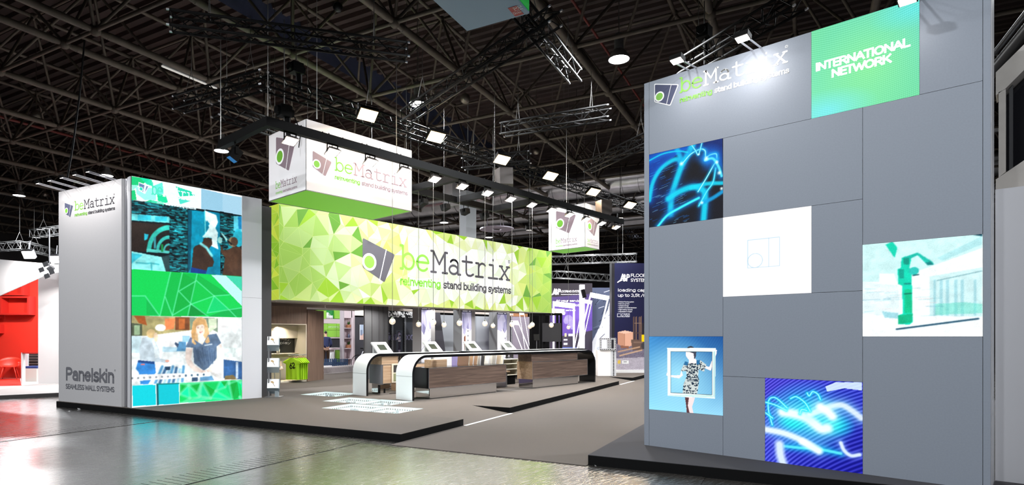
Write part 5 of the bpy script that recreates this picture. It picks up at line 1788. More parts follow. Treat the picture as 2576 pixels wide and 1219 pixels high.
cabinet('long walnut fronted cabinet under the nearest counter, mirror plinth below', 9.775, 12.68, Y1a + .01, Y1b - .01, 0.377, 0.875, M_WOODD, M_GLOSSBLACK, (9.815, 12.27))
cabinet('walnut cabinet with a second upper panel under the front right counter', 13.87, 16.82, Y1a + .01, Y1b - .01, 0.385, 0.90, M_WOODD, M_WOODL, (13.885, 16.26), (13.865, 16.27, 1.122))
xa = on_y(963, 940, Y2a).x
cabinet('oak fronted cabinet under the rear left counter, beside its white leg', xa, xa + 2.9, Y2a + .01, Y2b - .01, 0.40, 0.90, M_WOODL, mat('grey_side', (128, 128, 134), 0.5), (xa + .04, xa + 2.4), (xa, xa + .55, 1.12))
t = thing('chrome_foot', 'shiny chrome foot block standing under the left end of the rear oak cabinet', 'foot', (xa, Y2a - .02, PZ))
mb = MB(); mb.box((xa - .16, Y2a - .1, PZ), (xa + .13, Y2a, 0.39)); mb.build('mirror_block', M_CHROME, t)
mb = MB(); mb.box((xa - .05, Y2a - .106, PZ + .05), (xa + .0, Y2a - .1005, PZ + .16)); mb.build('slot', M_BLACK, t)
mb = MB(); p = on_y(985, 913, Y2a); 
t = thing('framed_sheet', 'small cream framed sheet leaning on the rear oak cabinet, partly behind the nearest leg', 'frame', (p.x, Y2a - .02, 0.42))
mb.box((p.x, Y2a - .02, 0.42), (p.x + .42, Y2a + .0, 0.92)); mb.build('frame', mat('cream_frame', (232, 222, 200), 0.5), t)
mb = MB(); mb.box((p.x + .05, Y2a - .024, 0.69), (p.x + .37, Y2a - .0205, 0.88)); mb.build('dark_picture', mat('dark_picture', (62, 60, 58), 0.5), t)
mb = MB(); mb.box((p.x + .05, Y2a - .024, 0.46), (p.x + .37, Y2a - .0205, 0.66)); mb.build('green_picture', mat('olive_picture', (142, 146, 110), 0.5), t)
xb = on_y(1215, 915, Y2a).x
cabinet('low oak cabinet under the rear right counter', xb + .3, xb + 4.2, Y2a + .01, Y2b - .01, 0.52, 0.90, M_WOODL, M_WOODL, (xb + .8, xb + 4.0))

# open shelf seen in the gap between the two front cabinets
x0 = on_y(1262, 930, 11.9).x; x1 = on_y(1304, 930, 11.9).x
t = thing('open_shelf', 'cream open shelf unit seen through the gap between the front cabinets', 'shelf', ((x0 + x1) / 2, 12.0, PZ))
CREAM = mat('cream_board', (226, 218, 200), 0.5)
mb = MB(); mb.box((x0, 11.9, 0.42), (x0 + .02, 12.2, 0.93)); mb.box((x1 - .02, 11.9, 0.42), (x1, 12.2, 0.93)); mb.box((x0, 12.18, 0.42), (x1, 12.2, 0.93)); mb.build('carcass', CREAM, t)
for z in (0.42, 0.60, 0.77, 0.91):
    mb = MB(); mb.box((x0 + .02, 11.9, z), (x1 - .02, 12.18, z + 0.018)); mb.build('shelf_board', CREAM, t)
mb = MB(); mb.box((x0 + .1, 11.95, PZ), (x1 - .1, 12.15, 0.42)); mb.build('plinth', M_BLACK, t)


def perforated_frame(label, c, w_, h_, rz=0.0, tilt=0.0, group='metal frame samples on the counters', bar=0.045, dep=0.06, m=None):
    t = thing('perforated_frame', label, 'metal frame', c, group, rz)
    R = Matrix.Rotation(tilt, 4, 'X')
    mb = MB()
    for a, b in (((-w_ / 2, -dep / 2, 0), (-w_ / 2 + bar, dep / 2, h_)), ((w_ / 2 - bar, -dep / 2, 0), (w_ / 2, dep / 2, h_)), ((-w_ / 2 + bar, -dep / 2, 0), (w_ / 2 - bar, dep / 2, bar)), ((-w_ / 2 + bar, -dep / 2, h_ - bar), (w_ / 2 - bar, dep / 2, h_))):
        mb.box(a, b, 0, R)
    fr_ = mb.build('frame', m or M_PALEMETAL, t, local=True)
    mb = MB()
    n = max(3, int(h_ / 0.062)); k = max(3, int(w_ / 0.062)); q = bar * 0.27
    for i in range(n):
        z = h_ * (i + .5) / n
        for x in (-w_ / 2 + bar / 2, w_ / 2 - bar / 2): mb.box((x - q, -dep / 2 - .003, z - q), (x + q, -dep / 2 - .0005, z + q), 0, R)
        mb.box((-w_ / 2 - .003, -q, z - q), (-w_ / 2 - .0005, q, z + q), 0, R)
    for i in range(k):
        x = -w_ / 2 + w_ * (i + .5) / k
        for z in (bar / 2, h_ - bar / 2): mb.box((x - q, -dep / 2 - .003, z - q), (x + q, -dep / 2 - .0005, z + q), 0, R)
    mb.build('holes', M_BLACK, fr_, local=True)
    return t


# aluminium samples on the rear counters
for k, (px, py, z, w_, h_, lab) in enumerate(((1010, 908, 0.91, 0.36, 0.12, 'perforated metal frame sample standing on the oak cabinet left of the nearest arch'), (1000, 901, 1.04, 0.3, 0.1, 'perforated metal frame sample stacked on another left of the nearest arch'), (1023, 905, 0.91, 0.24, 0.2, 'perforated metal frame sample standing upright just left of the nearest arch'),
      (1282, 905, 0.915, 0.3, 0.16, 'perforated metal frame sample in the gap between the front counters, left one'), (1312, 903, 0.915, 0.34, 0.2, 'perforated metal frame sample in the gap between the front counters, middle one'), (1330, 904, 0.915, 0.3, 0.16, 'perforated metal frame sample in the gap between the front counters, right one'))):
    p = on_y(px, py, 12.5)
    perforated_frame(lab, (p.x, 12.5, z), w_, h_, 0.2 * (k % 3) - 0.1)

# tilted white sample frames on the rear counters
SL = ['left end of the rear left counter', 'right half of the rear left counter', 'left end of the rear right counter', 'middle of the rear right counter']
for k, (px, py) in enumerate(((970, 884), (1098, 881), (1198, 879), (1287, 877))):
    p = on_y(px, py, 12.5)
    t = thing('tilted_frame', 'tilted white display frame with dark centre on the ' + SL[k], 'display frame', (p.x, 12.5, TOPZ), 'tilted display frames on the rear counters')
    R = Matrix.Translation((0, 0, 0.0)) @ Matrix.Rotation(-0.85, 4, 'X')
    mb = MB()
    for a, b in (((-.25, -.02, 0), (-.13, .02, .42)), ((.13, -.02, 0), (.25, .02, .42)), ((-.13, -.02, 0), (.13, .02, .1)), ((-.13, -.02, .32), (.13, .02, .42))): mb.box(a, b, 0, R)
    mb.build('frame', M_WHITE, t, local=True)
    mb = MB(); mb.box((-.13, -.012, .1), (.13, .012, .32), 0, R); mb.build('dark_centre', mat('frame_centre', (48, 56, 46), 0.3), t, local=True)
    mb = MB(); mb.box((-.2, .26, 0), (.2, .30, .24)); mb.build('stand', M_WHITE, t, local=True)

# panel samples leaning in a row behind the front cabinet
cols = [(120, 92, 74), (176, 142, 112), (150, 120, 96), (196, 190, 180), (56, 54, 56), (226, 222, 214), (214, 210, 204), (150, 146, 140), (168, 150, 128), (228, 220, 200)]
for k in range(10):
    px = 1160 + k * 9.6
    p = on_y(px, 918, 11.6)
    t = thing('panel_sample', 'upright panel sample in the rack behind the front walnut cabinet, %s from the left' % ORD[k], 'panel sample', (p.x, 11.55, 0.62), 'panel samples in the rack', rz=0.0)
    M2 = Matrix.Rotation(0.12 + 0.05 * (k % 3), 4, 'Y')
    mb = MB(); mb.box((-.012, -.22, 0), (.012, .22, 0.47 + 0.02 * (k % 4)), 0, M2); mb.build('board', mat('sample_%d' % k if k != 0 else 'sample_dark', cols[k], 0.5), t, local=True)
    mb = MB(); mb.box((-.016, -.222, -.004), (.016, -.218, 0.47 + .02 * (k % 4)), 0, M2); mb.build('edge_strip', M_WHITE if k % 2 else CREAM, t, local=True)
xl = on_y(1158, 918, 11.6).x; xrr = on_y(1258, 918, 11.6).x
t = thing('sample_rack', 'low rack holding the upright panel samples behind the front cabinet', 'rack', ((xl + xrr) / 2, 11.55, PZ))
mb = MB(); mb.box((xl - .1, 11.3, 0.58), (xrr + .1, 11.8, 0.615)); mb.build('tray', M_WOODL, t)
for x in (xl, xrr):
    mb = MB(); mb.box((x - .03, 11.35, PZ), (x + .03, 11.75, 0.58)); mb.build('leg', M_ALU, t)
for k, (pa, pb, za, zb, m, lab) in enumerate(((1084, 1125, .62, 1.02, M_WOODL, 'oak box on the floor behind the nearest counter, left of the white panel'), (1092, 1137, .30, 1.14, M_WHITE, 'white panel standing behind the oak box and the nearest counter'), (1137, 1190, .30, 1.14, mat('lilac_panel', (136, 128, 172), 0.5), 'lilac panel standing right of the white panel behind the nearest counter'))):
    yy = 11.75 + 0.12 * k if k else 11.45
    x0 = on_y(pa, 900, yy).x; x1 = on_y(pb, 900, yy).x
    mb = MB(); mb.box((x0, yy, PZ), (x1 - .01, yy + (0.25 if k == 0 else .04), zb))
    o = mb.build('oak_box' if k == 0 else 'standing_board', m); tag(o, lab, 'board')

# ------------------------------------------------------------------ lit glass tiles in the floor
M_PANE = mat_glass('tile_glass', (246, 250, 250), 0.84, 0.03)
M_TRAY = mat('tile_light_tray', (232, 240, 240), 0.4, emit=1.1)
M_STRIP = mat('tile_strip', (226, 230, 232), 0.4, 0.0)
M_HOLE = mat('tile_hole', (30, 38, 44), 0.6)
M_FIT = mat('tile_fittings', (130, 138, 146), 0.25, 0.6)
for k, (u0, u1, v0, v1, where) in enumerate(TILES):
    lab = 'glowing glass floor tile of the group of four, ' + where + ' one' if where else 'glowing glass floor tile lying alone by the foot of the rear counter'
    t = thing('glass_floor_tile', lab, 'floor tile', hall((u0 + u1) / 2, (v0 + v1) / 2, 0.008), 'lit glass floor tiles')
    mb = MB(); flat(mb, [(u0 + .001, v0 + .001), (u1 - .001, v0 + .001), (u1 - .001, v1 - .001), (u0 + .001, v1 - .001)], .002, .010); mb.build('light_tray', M_TRAY, t)
    mb = MB(); flat(mb, [(u0 + .001, v0 + .001), (u1 - .001, v0 + .001), (u1 - .001, v1 - .001), (u0 + .001, v1 - .001)], PZ - .004, PZ + .001); mb.build('glass', M_PANE, t)
    for (a, b, c_, d, nrm, along) in ((u0, u1, v0, v0 + .012, (0, 1), 0), (u0, u1, v1 - .012, v1, (0, -1), 0), (u0, u0 + .012, v0 + .012, v1 - .012, (1, 0), 1), (u1 - .012, u1, v0 + .012, v1 - .012, (-1, 0), 1)):
        mb = MB(); flat(mb, [(a + .001, c_ + .001), (b - .001, c_ + .001), (b - .001, d - .001), (a + .001, d - .001)], .0105, PZ - .0045); st = mb.build('side_strip', M_STRIP, t)
        mb = MB()
        L = (b - a) if along == 0 else (d - c_)
        n = int(L / .062)
        for i in range(n):
            f = (i + .5) / n
            if along == 0: uu, vv = a + L * f, (d if nrm[1] > 0 else c_) + nrm[1] * .0008
            else: uu, vv = (b if nrm[0] > 0 else a) + nrm[0] * .0008, c_ + L * f
            mb.add([hall(uu + (.019 * math.cos(q * math.pi / 5) if along == 0 else 0), vv + (.019 * math.cos(q * math.pi / 5) if along else 0), .068 + .019 * math.sin(q * math.pi / 5)) for q in range(10)], [tuple(range(10))])
        mb.build('holes', M_HOLE, st)
    mb = MB()
    rr2 = random.Random(k)
    uc, vc = (u0 + u1) / 2, (v0 + v1) / 2
    for i in range(11):
        a = rr2.uniform(0, 6.28); r = rr2.uniform(.02, .13); s_ = rr2.uniform(.015, .035)
        c_ = hall(uc + r * math.cos(a), vc + r * math.sin(a), .010)
        mb.box((-s_, -s_ * .6, 0), (s_, s_ * .6, rr2.uniform(.03, .10)), 0, Matrix.Translation(c_) @ Matrix.Rotation(a, 4, 'Z'))
    mb.build('fittings', M_FIT, t)

# ------------------------------------------------------------------ glass ball pendants over the counters
M_BALL = mat_glass('clear_glass_ball', (252, 246, 240), 0.55, 0.02)
M_BULB = mat('pendant_bulb', (255, 232, 196), 0.4, emit=12.0)
PEND = sorted([(987, 813, 10.83), (1090, 811, 10.83), (1156, 811, 10.83), (1220, 812, 10.83), (1288, 818, 10.83), (1339, 815, 10.83), (1387, 817, 10.83), (1053, 813, 12.5), (1117, 816, 12.5), (1240, 818, 12.5), (1333, 819, 12.5), (1430, 818, 12.5)])
PROTO = {}
for k, (px, py, Y) in enumerate(PEND):
    p = on_y(px, py, Y); p.z = 1.98 if Y < 11 else 1.97
    lab = 'clear glass ball pendant on a long cord over the counters, %s from the left' % ORD[k]
    if Y not in PROTO:
        t = thing('pendant_lamp', lab, 'pendant lamp', p, 'glass ball pendants over the counters')
        mb = MB(); mb.ball((0, 0, 0), 0.075, 16); mb.build('glass_ball', M_BALL, t, True, True)
        mb = MB(); mb.ball((0, 0, 0.0), 0.024, 8); mb.build('bulb', M_BULB, t, True, True)
        mb = MB(); mb.lathe((0, 0, 0), [(0.0, 0.10), (0.02, 0.10), (0.034, 0.074), (0.02, 0.03), (0.0, 0.03)], 10); mb.build('socket', M_CHROME, t, True, True)
        mb = MB(); mb.tube((0, 0, 0.1), (0, 0, (FZ0 if Y < 11 else RZ) - p.z), 0.006, 5); mb.build('cord', mat('pendant_cord', (90, 88, 86), 0.5), t, False, True)
        PROTO[Y] = t
    else:
        dup(PROTO[Y], p, lab)

# ------------------------------------------------------------------ brochure rack beside the screen wall
rx, ry = 7.62, 13.25
q0 = at_z(676, 998, PZ)
t = thing('brochure_rack', 'slim silver and clear acrylic zigzag brochure rack beside the white panel', 'brochure rack', (q0.x, q0.y, PZ))
R0 = q0
rgt = EXV.normalized(); rr3 = Vector((math.sin(PH), -math.cos(PH), 0))      # facing the viewer
fw = Vector((math.cos(PH), math.sin(PH), 0))
mb = MB(); mb.prism([R0 - rr3 * .08 - fw * .12, R0 + rr3 * .32 - fw * .12, R0 + rr3 * .32 + fw * .18, R0 - rr3 * .08 + fw * .18], (0, 0, .015)); mb.build('base_plate', M_ALU, t)
mb = MB(); mb.tube(R0, R0 + Vector((0, 0, 1.50)), 0.02, 8, cap=True); mb.build('pole', M_ALU, t)
mb = MB(); mb.box((-.0, -.03, .015), (.09, .03, .33), 0, Matrix.Translation(R0 + rr3 * .16) @ Matrix.Rotation(PH - math.pi / 2, 4, 'Z')); mb.build('foot_post', mat_glass('acrylic', (205, 215, 220), 0.45), t)
M_ACR = mat_glass('acrylic_tray', (200, 212, 220), 0.55)
BROCH = []
for k, zt in enumerate((1.62, 1.08, 0.56)):
    a = R0 + Vector((0, 0, zt - .12)) - rr3 * .06
    w4 = 0.30
    dn = (rr3 * 0.42 * 0 + fw * -.10 + Vector((0, 0, -.22)))
    mb = MB(); mb.prism([a - fw * -.10, a - fw * -.10 + rr3 * w4, a + rr3 * (w4 + .06) + dn, a + rr3 * .06 + dn], fw * .006)
    mb.prism([a + rr3 * .06 + dn, a + rr3 * (w4 + .06) + dn, a + rr3 * (w4) + dn + fw * .16 + Vector((0, 0, -.14)), a + dn + fw * .16 + Vector((0, 0, -.14))], fw * .006)
    mb.build('tray', M_ACR, t)
    BROCH.append((a, dn, w4))
for k, (a, dn, w4) in enumerate(BROCH):
    lab = 'white brochure with a plant picture on the %s tray of the brochure rack' % ('top', 'middle', 'bottom')[k]
    p0 = a + fw * .085 + Vector((0, 0, 0.0)); p1 = p0 + rr3 * w4 * .95; d2 = (dn - fw * .10 + rr3 * .06)
    nrm = rr3.cross(-d2).normalized()
    if nrm.dot(fw) > 0: nrm = -nrm
    pl = Plane(p0 + d2 * .97 + nrm * .012, rr3, -d2)
    ww, hh_ = w4 * .95, d2.length * .95
    t2 = thing('brochure', lab, 'brochure', pl.p(ww / 2, 0), 'brochures on the acrylic rack')
    mb = MB(); mb.prism([pl.p(0, 0), pl.p(ww, 0), pl.p(ww, hh_), pl.p(0, hh_)], nrm * -.008); mb.build('cover', M_PWHITE, t2)
    mb = MB()
    gg = (pl.n.dot(nrm) > 0) * 2 - 1
    stroke(mb, pl, [(ww * .45, hh_ * .62), (ww * .55, hh_ * .4), (ww * .68, hh_ * .18)], .012, gg * .002, 1)
    disc(mb, pl, ww * .42, hh_ * .66, .036, .03, gg * .003, 0, 8); disc(mb, pl, ww * .52, hh_ * .58, .02, .03, gg * .003, 0, 8)
    mb.build('plant_picture', [mat('flower_tan', (188, 158, 110), 0.6), mat('stem_brown', (120, 104, 84), 0.6)], t2)

# ------------------------------------------------------------------ dark oak wall with the shirt niche
YN = 17.74
nx0, nx1 = on_y(672, 900, YN).x, 10.88
nzt = on_y(720, 813.5, YN).z
t = thing('niche_wall', 'dark oak wall panel with a lit cream niche behind the brochure rack', 'wall unit', (10.2, YN, PZ))
mb = MB(); mb.box((nx0 - 1.2, YN, nzt), (nx1, YN + .08, 2.62)); mb.box((nx0 - 1.2, YN, PZ), (nx0 - .02, YN + .08, nzt)); mb.build('oak_panel', M_WOODV, t)
mb = MB()
D = 0.75
mb.box((nx0 - .02, YN + D, PZ), (nx1, YN + D + .04, nzt)); mb.box((nx1 - .03, YN + .002, PZ), (nx1, YN + D, nzt)); mb.box((nx0 - .02, YN + .08, PZ), (nx0 + .0, YN + D, nzt)); mb.box((nx0, YN + .002, nzt - .03), (nx1 - .03, YN + D, nzt)); mb.box((nx0, YN + .002, PZ), (nx1 - .03, YN + D, PZ + .05))
mb.build('niche_lining', CREAM, t)
zc0, zc1 = on_y(720, 850, YN + D).z, nzt - .04
xe_ = on_y(748, 830, YN + D).x
for a, b in ((nx0 + .01, nx0 + (xe_ - nx0) * .45), (nx0 + (xe_ - nx0) * .45 + .006, xe_)):
    mb = MB(); mb.box((a, YN + D - .22, zc0), (b, YN + D - .002, zc1)); mb.build('cupboard_door', CREAM, t)
PN = Plane((nx0, YN + D - .22, 0), (1, 0, 0), (0, 0, 1))
mb = MB(); 
a0 = on_y(683, 833, YN + D - .22)
put_text(mb, PN, 'trix', a0.x - nx0 + .02, a0.z - .0, .075, .28, 0.0, .003); put_text(mb, PN, 'ing systems', a0.x - nx0 + .02, a0.z - .06, .02, .26, 0.0, .003)
mb.build('door_lettering', M_INK, t)
za, zb_ = on_y(720, 886, YN + D).z, on_y(720, 851, YN + D).z
xs1 = on_y(745, 868, YN + D).x
mb = MB(); mb.box((nx0 + .02, YN + D - .03, za), (xs1, YN + D - .002, zb_ - .005)); DS = mb.build('dark_screen', mat('dark_screen', (30, 34, 34), 0.3), t)
PS2 = Plane((nx0, YN + D - .03, 0), (1, 0, 0), (0, 0, 1))
mb = MB()
a0 = on_y(692, 853, YN + D); a1 = on_y(726, 863, YN + D)
put_text(mb, PS2, 'from turnkey', nx0 - nx0 + .04, a0.z - .03, .085, a1.x - nx0, .0, .003)
put_text(mb, PS2, 's & display', nx0 - nx0 + .18, a1.z - .02, .085, a1.x - nx0 - .12, .0, .003)
mb.build('screen_lettering', M_PWHITE, DS)
mb = MB(); mb.box((nx0 + .02, YN + D - .3, za - .04), (xe_ + .02, YN + D - .002, za - .02)); mb.build('ledge', CREAM, t)
xd0, xd1 = 10.89, 11.80
mb = MB(); mb.prism([(xd0, YN - .03, PZ), (xd1, YN + .40, PZ), (xd1 - .02, YN + .45, PZ), (xd0 - .01, YN + .04, PZ)], (0, 0, 2.40)); mb.build('oak_door', M_WOODV, t)
area_light((nx0 + (nx1 - nx0) * .45, YN + D - .30, nzt - .06), 14, 0.05, (1, .78, .52), (nx0 + (nx1 - nx0) * .45, YN + D - .05, 1.0), 1.5)
area_light((nx0 + (nx1 - nx0) * .5, YN + .35, nzt - .06), 10, 0.1, (1, .85, .66), None, 2.6)

# lime shirts on the rail
rail_z = on_y(745, 892, YN - .1).z
rx0 = on_y(724, 892, YN - .1).x; rx1 = on_y(770, 892, YN - .1).x
t = thing('clothes_rail', 'thin rail in the niche carrying the lime shirts', 'clothes rail', (rx1, YN - .1, rail_z))
mb = MB(); mb.tube((rx0, YN - .1, rail_z), (rx1 + .02, YN - .1, rail_z), .012, 8, cap=True); mb.build('rail', M_ALU, t)
mb = MB(); mb.tube((rx1, YN - .1, rail_z), (rx1, YN + .1, rail_z), .012, 8); mb.tube((rx1, YN + .1, rail_z), (rx1, YN + .1, PZ + .04), .012, 8); mb.build('bracket', M_ALU, t)
TEE = [(-.09, 1.0), (-.17, .985), (-.40, .80), (-.33, .70), (-.24, .76), (-.245, .0), (-.1, -.03), (.1, -.03), (.245, .0), (.24, .76), (.33, .70), (.40, .80), (.17, .985), (.09, 1.0), (.04, .95), (-.04, .95)]
TL = rail_z - .10 - .22
SHL = ['the front one, with black number 62', 'second shirt behind the numbered one', 'third shirt from the front', 'fourth shirt from the front', 'fifth shirt from the front', 'last shirt, deepest in the row']
for k in range(6):
    x = rx0 + .16 + k * (rx1 - rx0 - .2) / 5.6
    ang = math.radians(24 if k == 0 else 8 - k * 2)
    t = thing('lime_shirt', 'lime green shirt in the niche: ' + SHL[k], 'shirt', (x, YN - .1, rail_z - .06), 'lime shirts on the niche rail')
    pl = Plane(Vector((x, YN - .1, rail_z - .08 - TL)), Vector((math.sin(ang), -math.cos(ang), 0)), (0, 0, 1))
    r = random.Random(k)
    mb = MB()
    # front and back cloth with soft folds, closed along the outline
    nx, nz = 15, 15
    fr = []
    for j in range(nz):
        v = j / (nz - 1)
        y = -.02 + v * 1.0
        hw = .245 if v < .74 else (.245 + (.40 - .245) * max(0, 1 - abs(v - .80) / .085) if v < .885 else .40 - (.40 - .09) * (v - .80) / .2 * 1.0)
        hw = max(hw, .085)
        for i in range(nx):
            s = -1 + 2 * i / (nx - 1)
            fold = .018 * math.sin(s * 9 + k * 1.7 + v * 2) * (1 - v) + .03 * (1 - s * s)
            fr.append((s * hw, y * TL, fold))
    F_ = [pl.p(a, b, .012 + c_) for a, b, c_ in fr]; B_ = [pl.p(a, b, -.012 - c_ * .6) for a, b, c_ in fr]
    idx = lambda j, i: j * nx + i
    mb.add(F_, [(idx(j, i), idx(j, i + 1), idx(j + 1, i + 1), idx(j + 1, i)) for j in range(nz - 1) for i in range(nx - 1)])
    mb.add(B_, [(idx(j, i), idx(j + 1, i), idx(j + 1, i + 1), idx(j, i + 1)) for j in range(nz - 1) for i in range(nx - 1)])
    for j in range(nz - 1):
        for i in (0, nx - 1): mb.quad(F_[idx(j, i)], F_[idx(j + 1, i)], B_[idx(j + 1, i)], B_[idx(j, i)])
    CL_ = mb.build('cloth', mat('lime_cloth', (164, 214, 24), 0.7), t, True)
    if k == 0:
        mb = MB(); put_text(mb, pl, '62', -.05, TL * .46, .20, .2, .03, .050, rot=0.18); mb.build('number', M_BLACK, CL_)
    mb = MB(); mb.path([pl.p(-.17, TL * .985), pl.p(0, TL * 1.04), pl.p(.17, TL * .985)], .012, 5); mb.build('hanger', M_WOODL, t)
    mb = MB(); mb.path([pl.p(0, TL * 1.04), pl.p(0, TL * 1.04 + .05), pl.p(.0, TL * 1.04 + .08)], .004, 5); mb.build('hook', M_ALU, t)
# little figures and leaflets on the niche ledge and table
for k, px in enumerate((697, 702)):
    p = on_y(px, 888, YN + D - .2); p.z = za - .02
    mb = MB(); mb.lathe(p, [(.0, 0), (.03, 0), (.02, .06), (.03, .12), (.012, .15), (.02, .18), (.0, .2)], 8)
    o = mb.build('figurine', CREAM, smooth=True); tag(o, 'small pale figurine on the niche ledge, %s one' % ('left', 'right')[k], 'figurine', 'figurines on the niche ledge')
for k, px in enumerate((692, 706)):
    p = on_y(px, 920, YN - .2)
    t = thing('leaflet_holder', 'tilted tan leaflet in a holder left of the lime shirts, %s one' % ('left', 'right')[k], 'leaflet', (p.x, YN - .2, PZ), 'leaflets left of the shirts')
    M2 = Matrix.Translation((p.x, YN - .2, p.z - .12)) @ Matrix.Rotation(-.5, 4, 'X')
    mb = MB(); mb.box((-.1, -.01, 0), (.1, .01, .3), 0, M2); mb.build('leaflet', mat('leaflet_tan', (186, 160, 128), 0.5), t)
    mb = MB(); mb.box((-.08, -.013, .16), (.0, -.0101, .27), 0, M2); mb.box((-.08, -.013, .04), (.08, -.0101, .12), 0, M2); mb.build('pictures', mat('leaflet_pic', (226, 214, 196), 0.5), t)
    mb = MB(); mb.tube((p.x, YN - .17, PZ), (p.x, YN - .17, p.z), .015, 6); mb.build('post', M_ALU, t)

# ------------------------------------------------------------------ stand behind the banner
M_CEILP = mat('pale_soffit', (196, 184, 176), 0.6)
M_WALLG = mat('back_wall_grey', (158, 162, 168), 0.5)
M_DARKG = mat('dark_slate_panel', (66, 68, 74), 0.25)
M_PIER = mat('pier_grey', (160, 160, 162), 0.5)
t = thing('soffit', 'pale low ceiling panels under the banner, above the counters', 'ceiling panel', (14, 19, 2.75))
for k in range(4):
    xa_, xb_ = 8.4 + k * 3.5, 8.4 + (k + 1) * 3.5 - .02
    mb = MB(); mb.box((xa_, YB + .54, 2.74), (xb_, 21.5 if k < 2 else 17.3, 2.86)); mb.build('ceiling_panel', M_CEILP, t)
mb = MB(); mb.box((8.4, YB + .536, 2.60), (22.4, YB + .60, 2.739)); mb.box((8.4, 18.2, 2.64), (22.4, 18.28, 2.739)); mb.build('beam', M_CEILP, t)


# made-up round lights under the soffit, added to brighten the back area
for k, (x, y) in enumerate(((9.6, 15.9), (11.2, 16.6), (13.0, 16.6), (11.5, 19.5), (14.0, 19.8), (15.5, 16.2), (18.0, 16.0), (20.5, 16.0))):
    mb = MB(); mb.lathe((x, y, 2.74), [(0, -.004), (.05, -.004), (.065, 0)], 14)
    o = mb.build('fill_light', M_SPOT); tag(o, 'added small round fill light under the soffit behind the banner', 'ceiling lamp', 'added fill lights in the soffit')
    area_light((x, y, 2.72), 34, .1, (1, .95, .9), None, 2.7)
for (px, z_, lab) in ((830, 3.0, 'added fill spotlight over the green kitchen corner'), (1330, 6.0, 'added fill spotlight over the black framework with the square screen'), (1450, 6.5, 'added fill spotlight over the bright white post'), (1560, 6.5, 'added fill spotlight over the loading capacity poster')):
    p = at_depth(px, 846, 24.5); p.z = z_  # spotlights made up to brighten the back of the stand
    aim = Vector((p.x, p.y, 0)) + fw * 2.5
    n = (aim - p).normalized(); r = n.cross(Vector((0, 0, 1))).normalized(); u = r.cross(n)
    t = thing('spotlight', lab, 'spotlight', p, 'added fill spotlights over the back of the stand')
    mb = MB(); mb.obox(p - n * .09, r, u, n, .24, .2, .16); mb.build('housing', M_BLACKMETAL, t)
    mb = MB(); mb.obox(p - n * .004, r, u, n, .2, .16, .008); mb.build('lamp_glass', M_SPOT, t)
    mb = MB(); mb.tube(p - n * .09, (p.x - n.x * .09, p.y - n.y * .09, RZ), .012, 5); mb.build('hanger', M_BLACKMETAL, t)
    area_light(p + n * .02, 70 if z_ < 4 else 160, .2, (1, .97, .98), aim, 2.6, parent=t)


def pbox(mb, x0, y0, x1, y1, Y, d, mi=0):
    """upright box whose front lies on plane Y, given by its picture corners at mid width"""
    xm_ = (x0 + x1) / 2
    a = on_y(x0, CY, Y).x; b = on_y(x1, CY, Y).x
    zt, zb = on_y(xm_, y0, Y).z, on_y(xm_, y1, Y).z
    mb.box((a, Y, max(zb, PZ)), (b, Y + d, zt), mi)
    return a, b, max(zb, PZ), zt


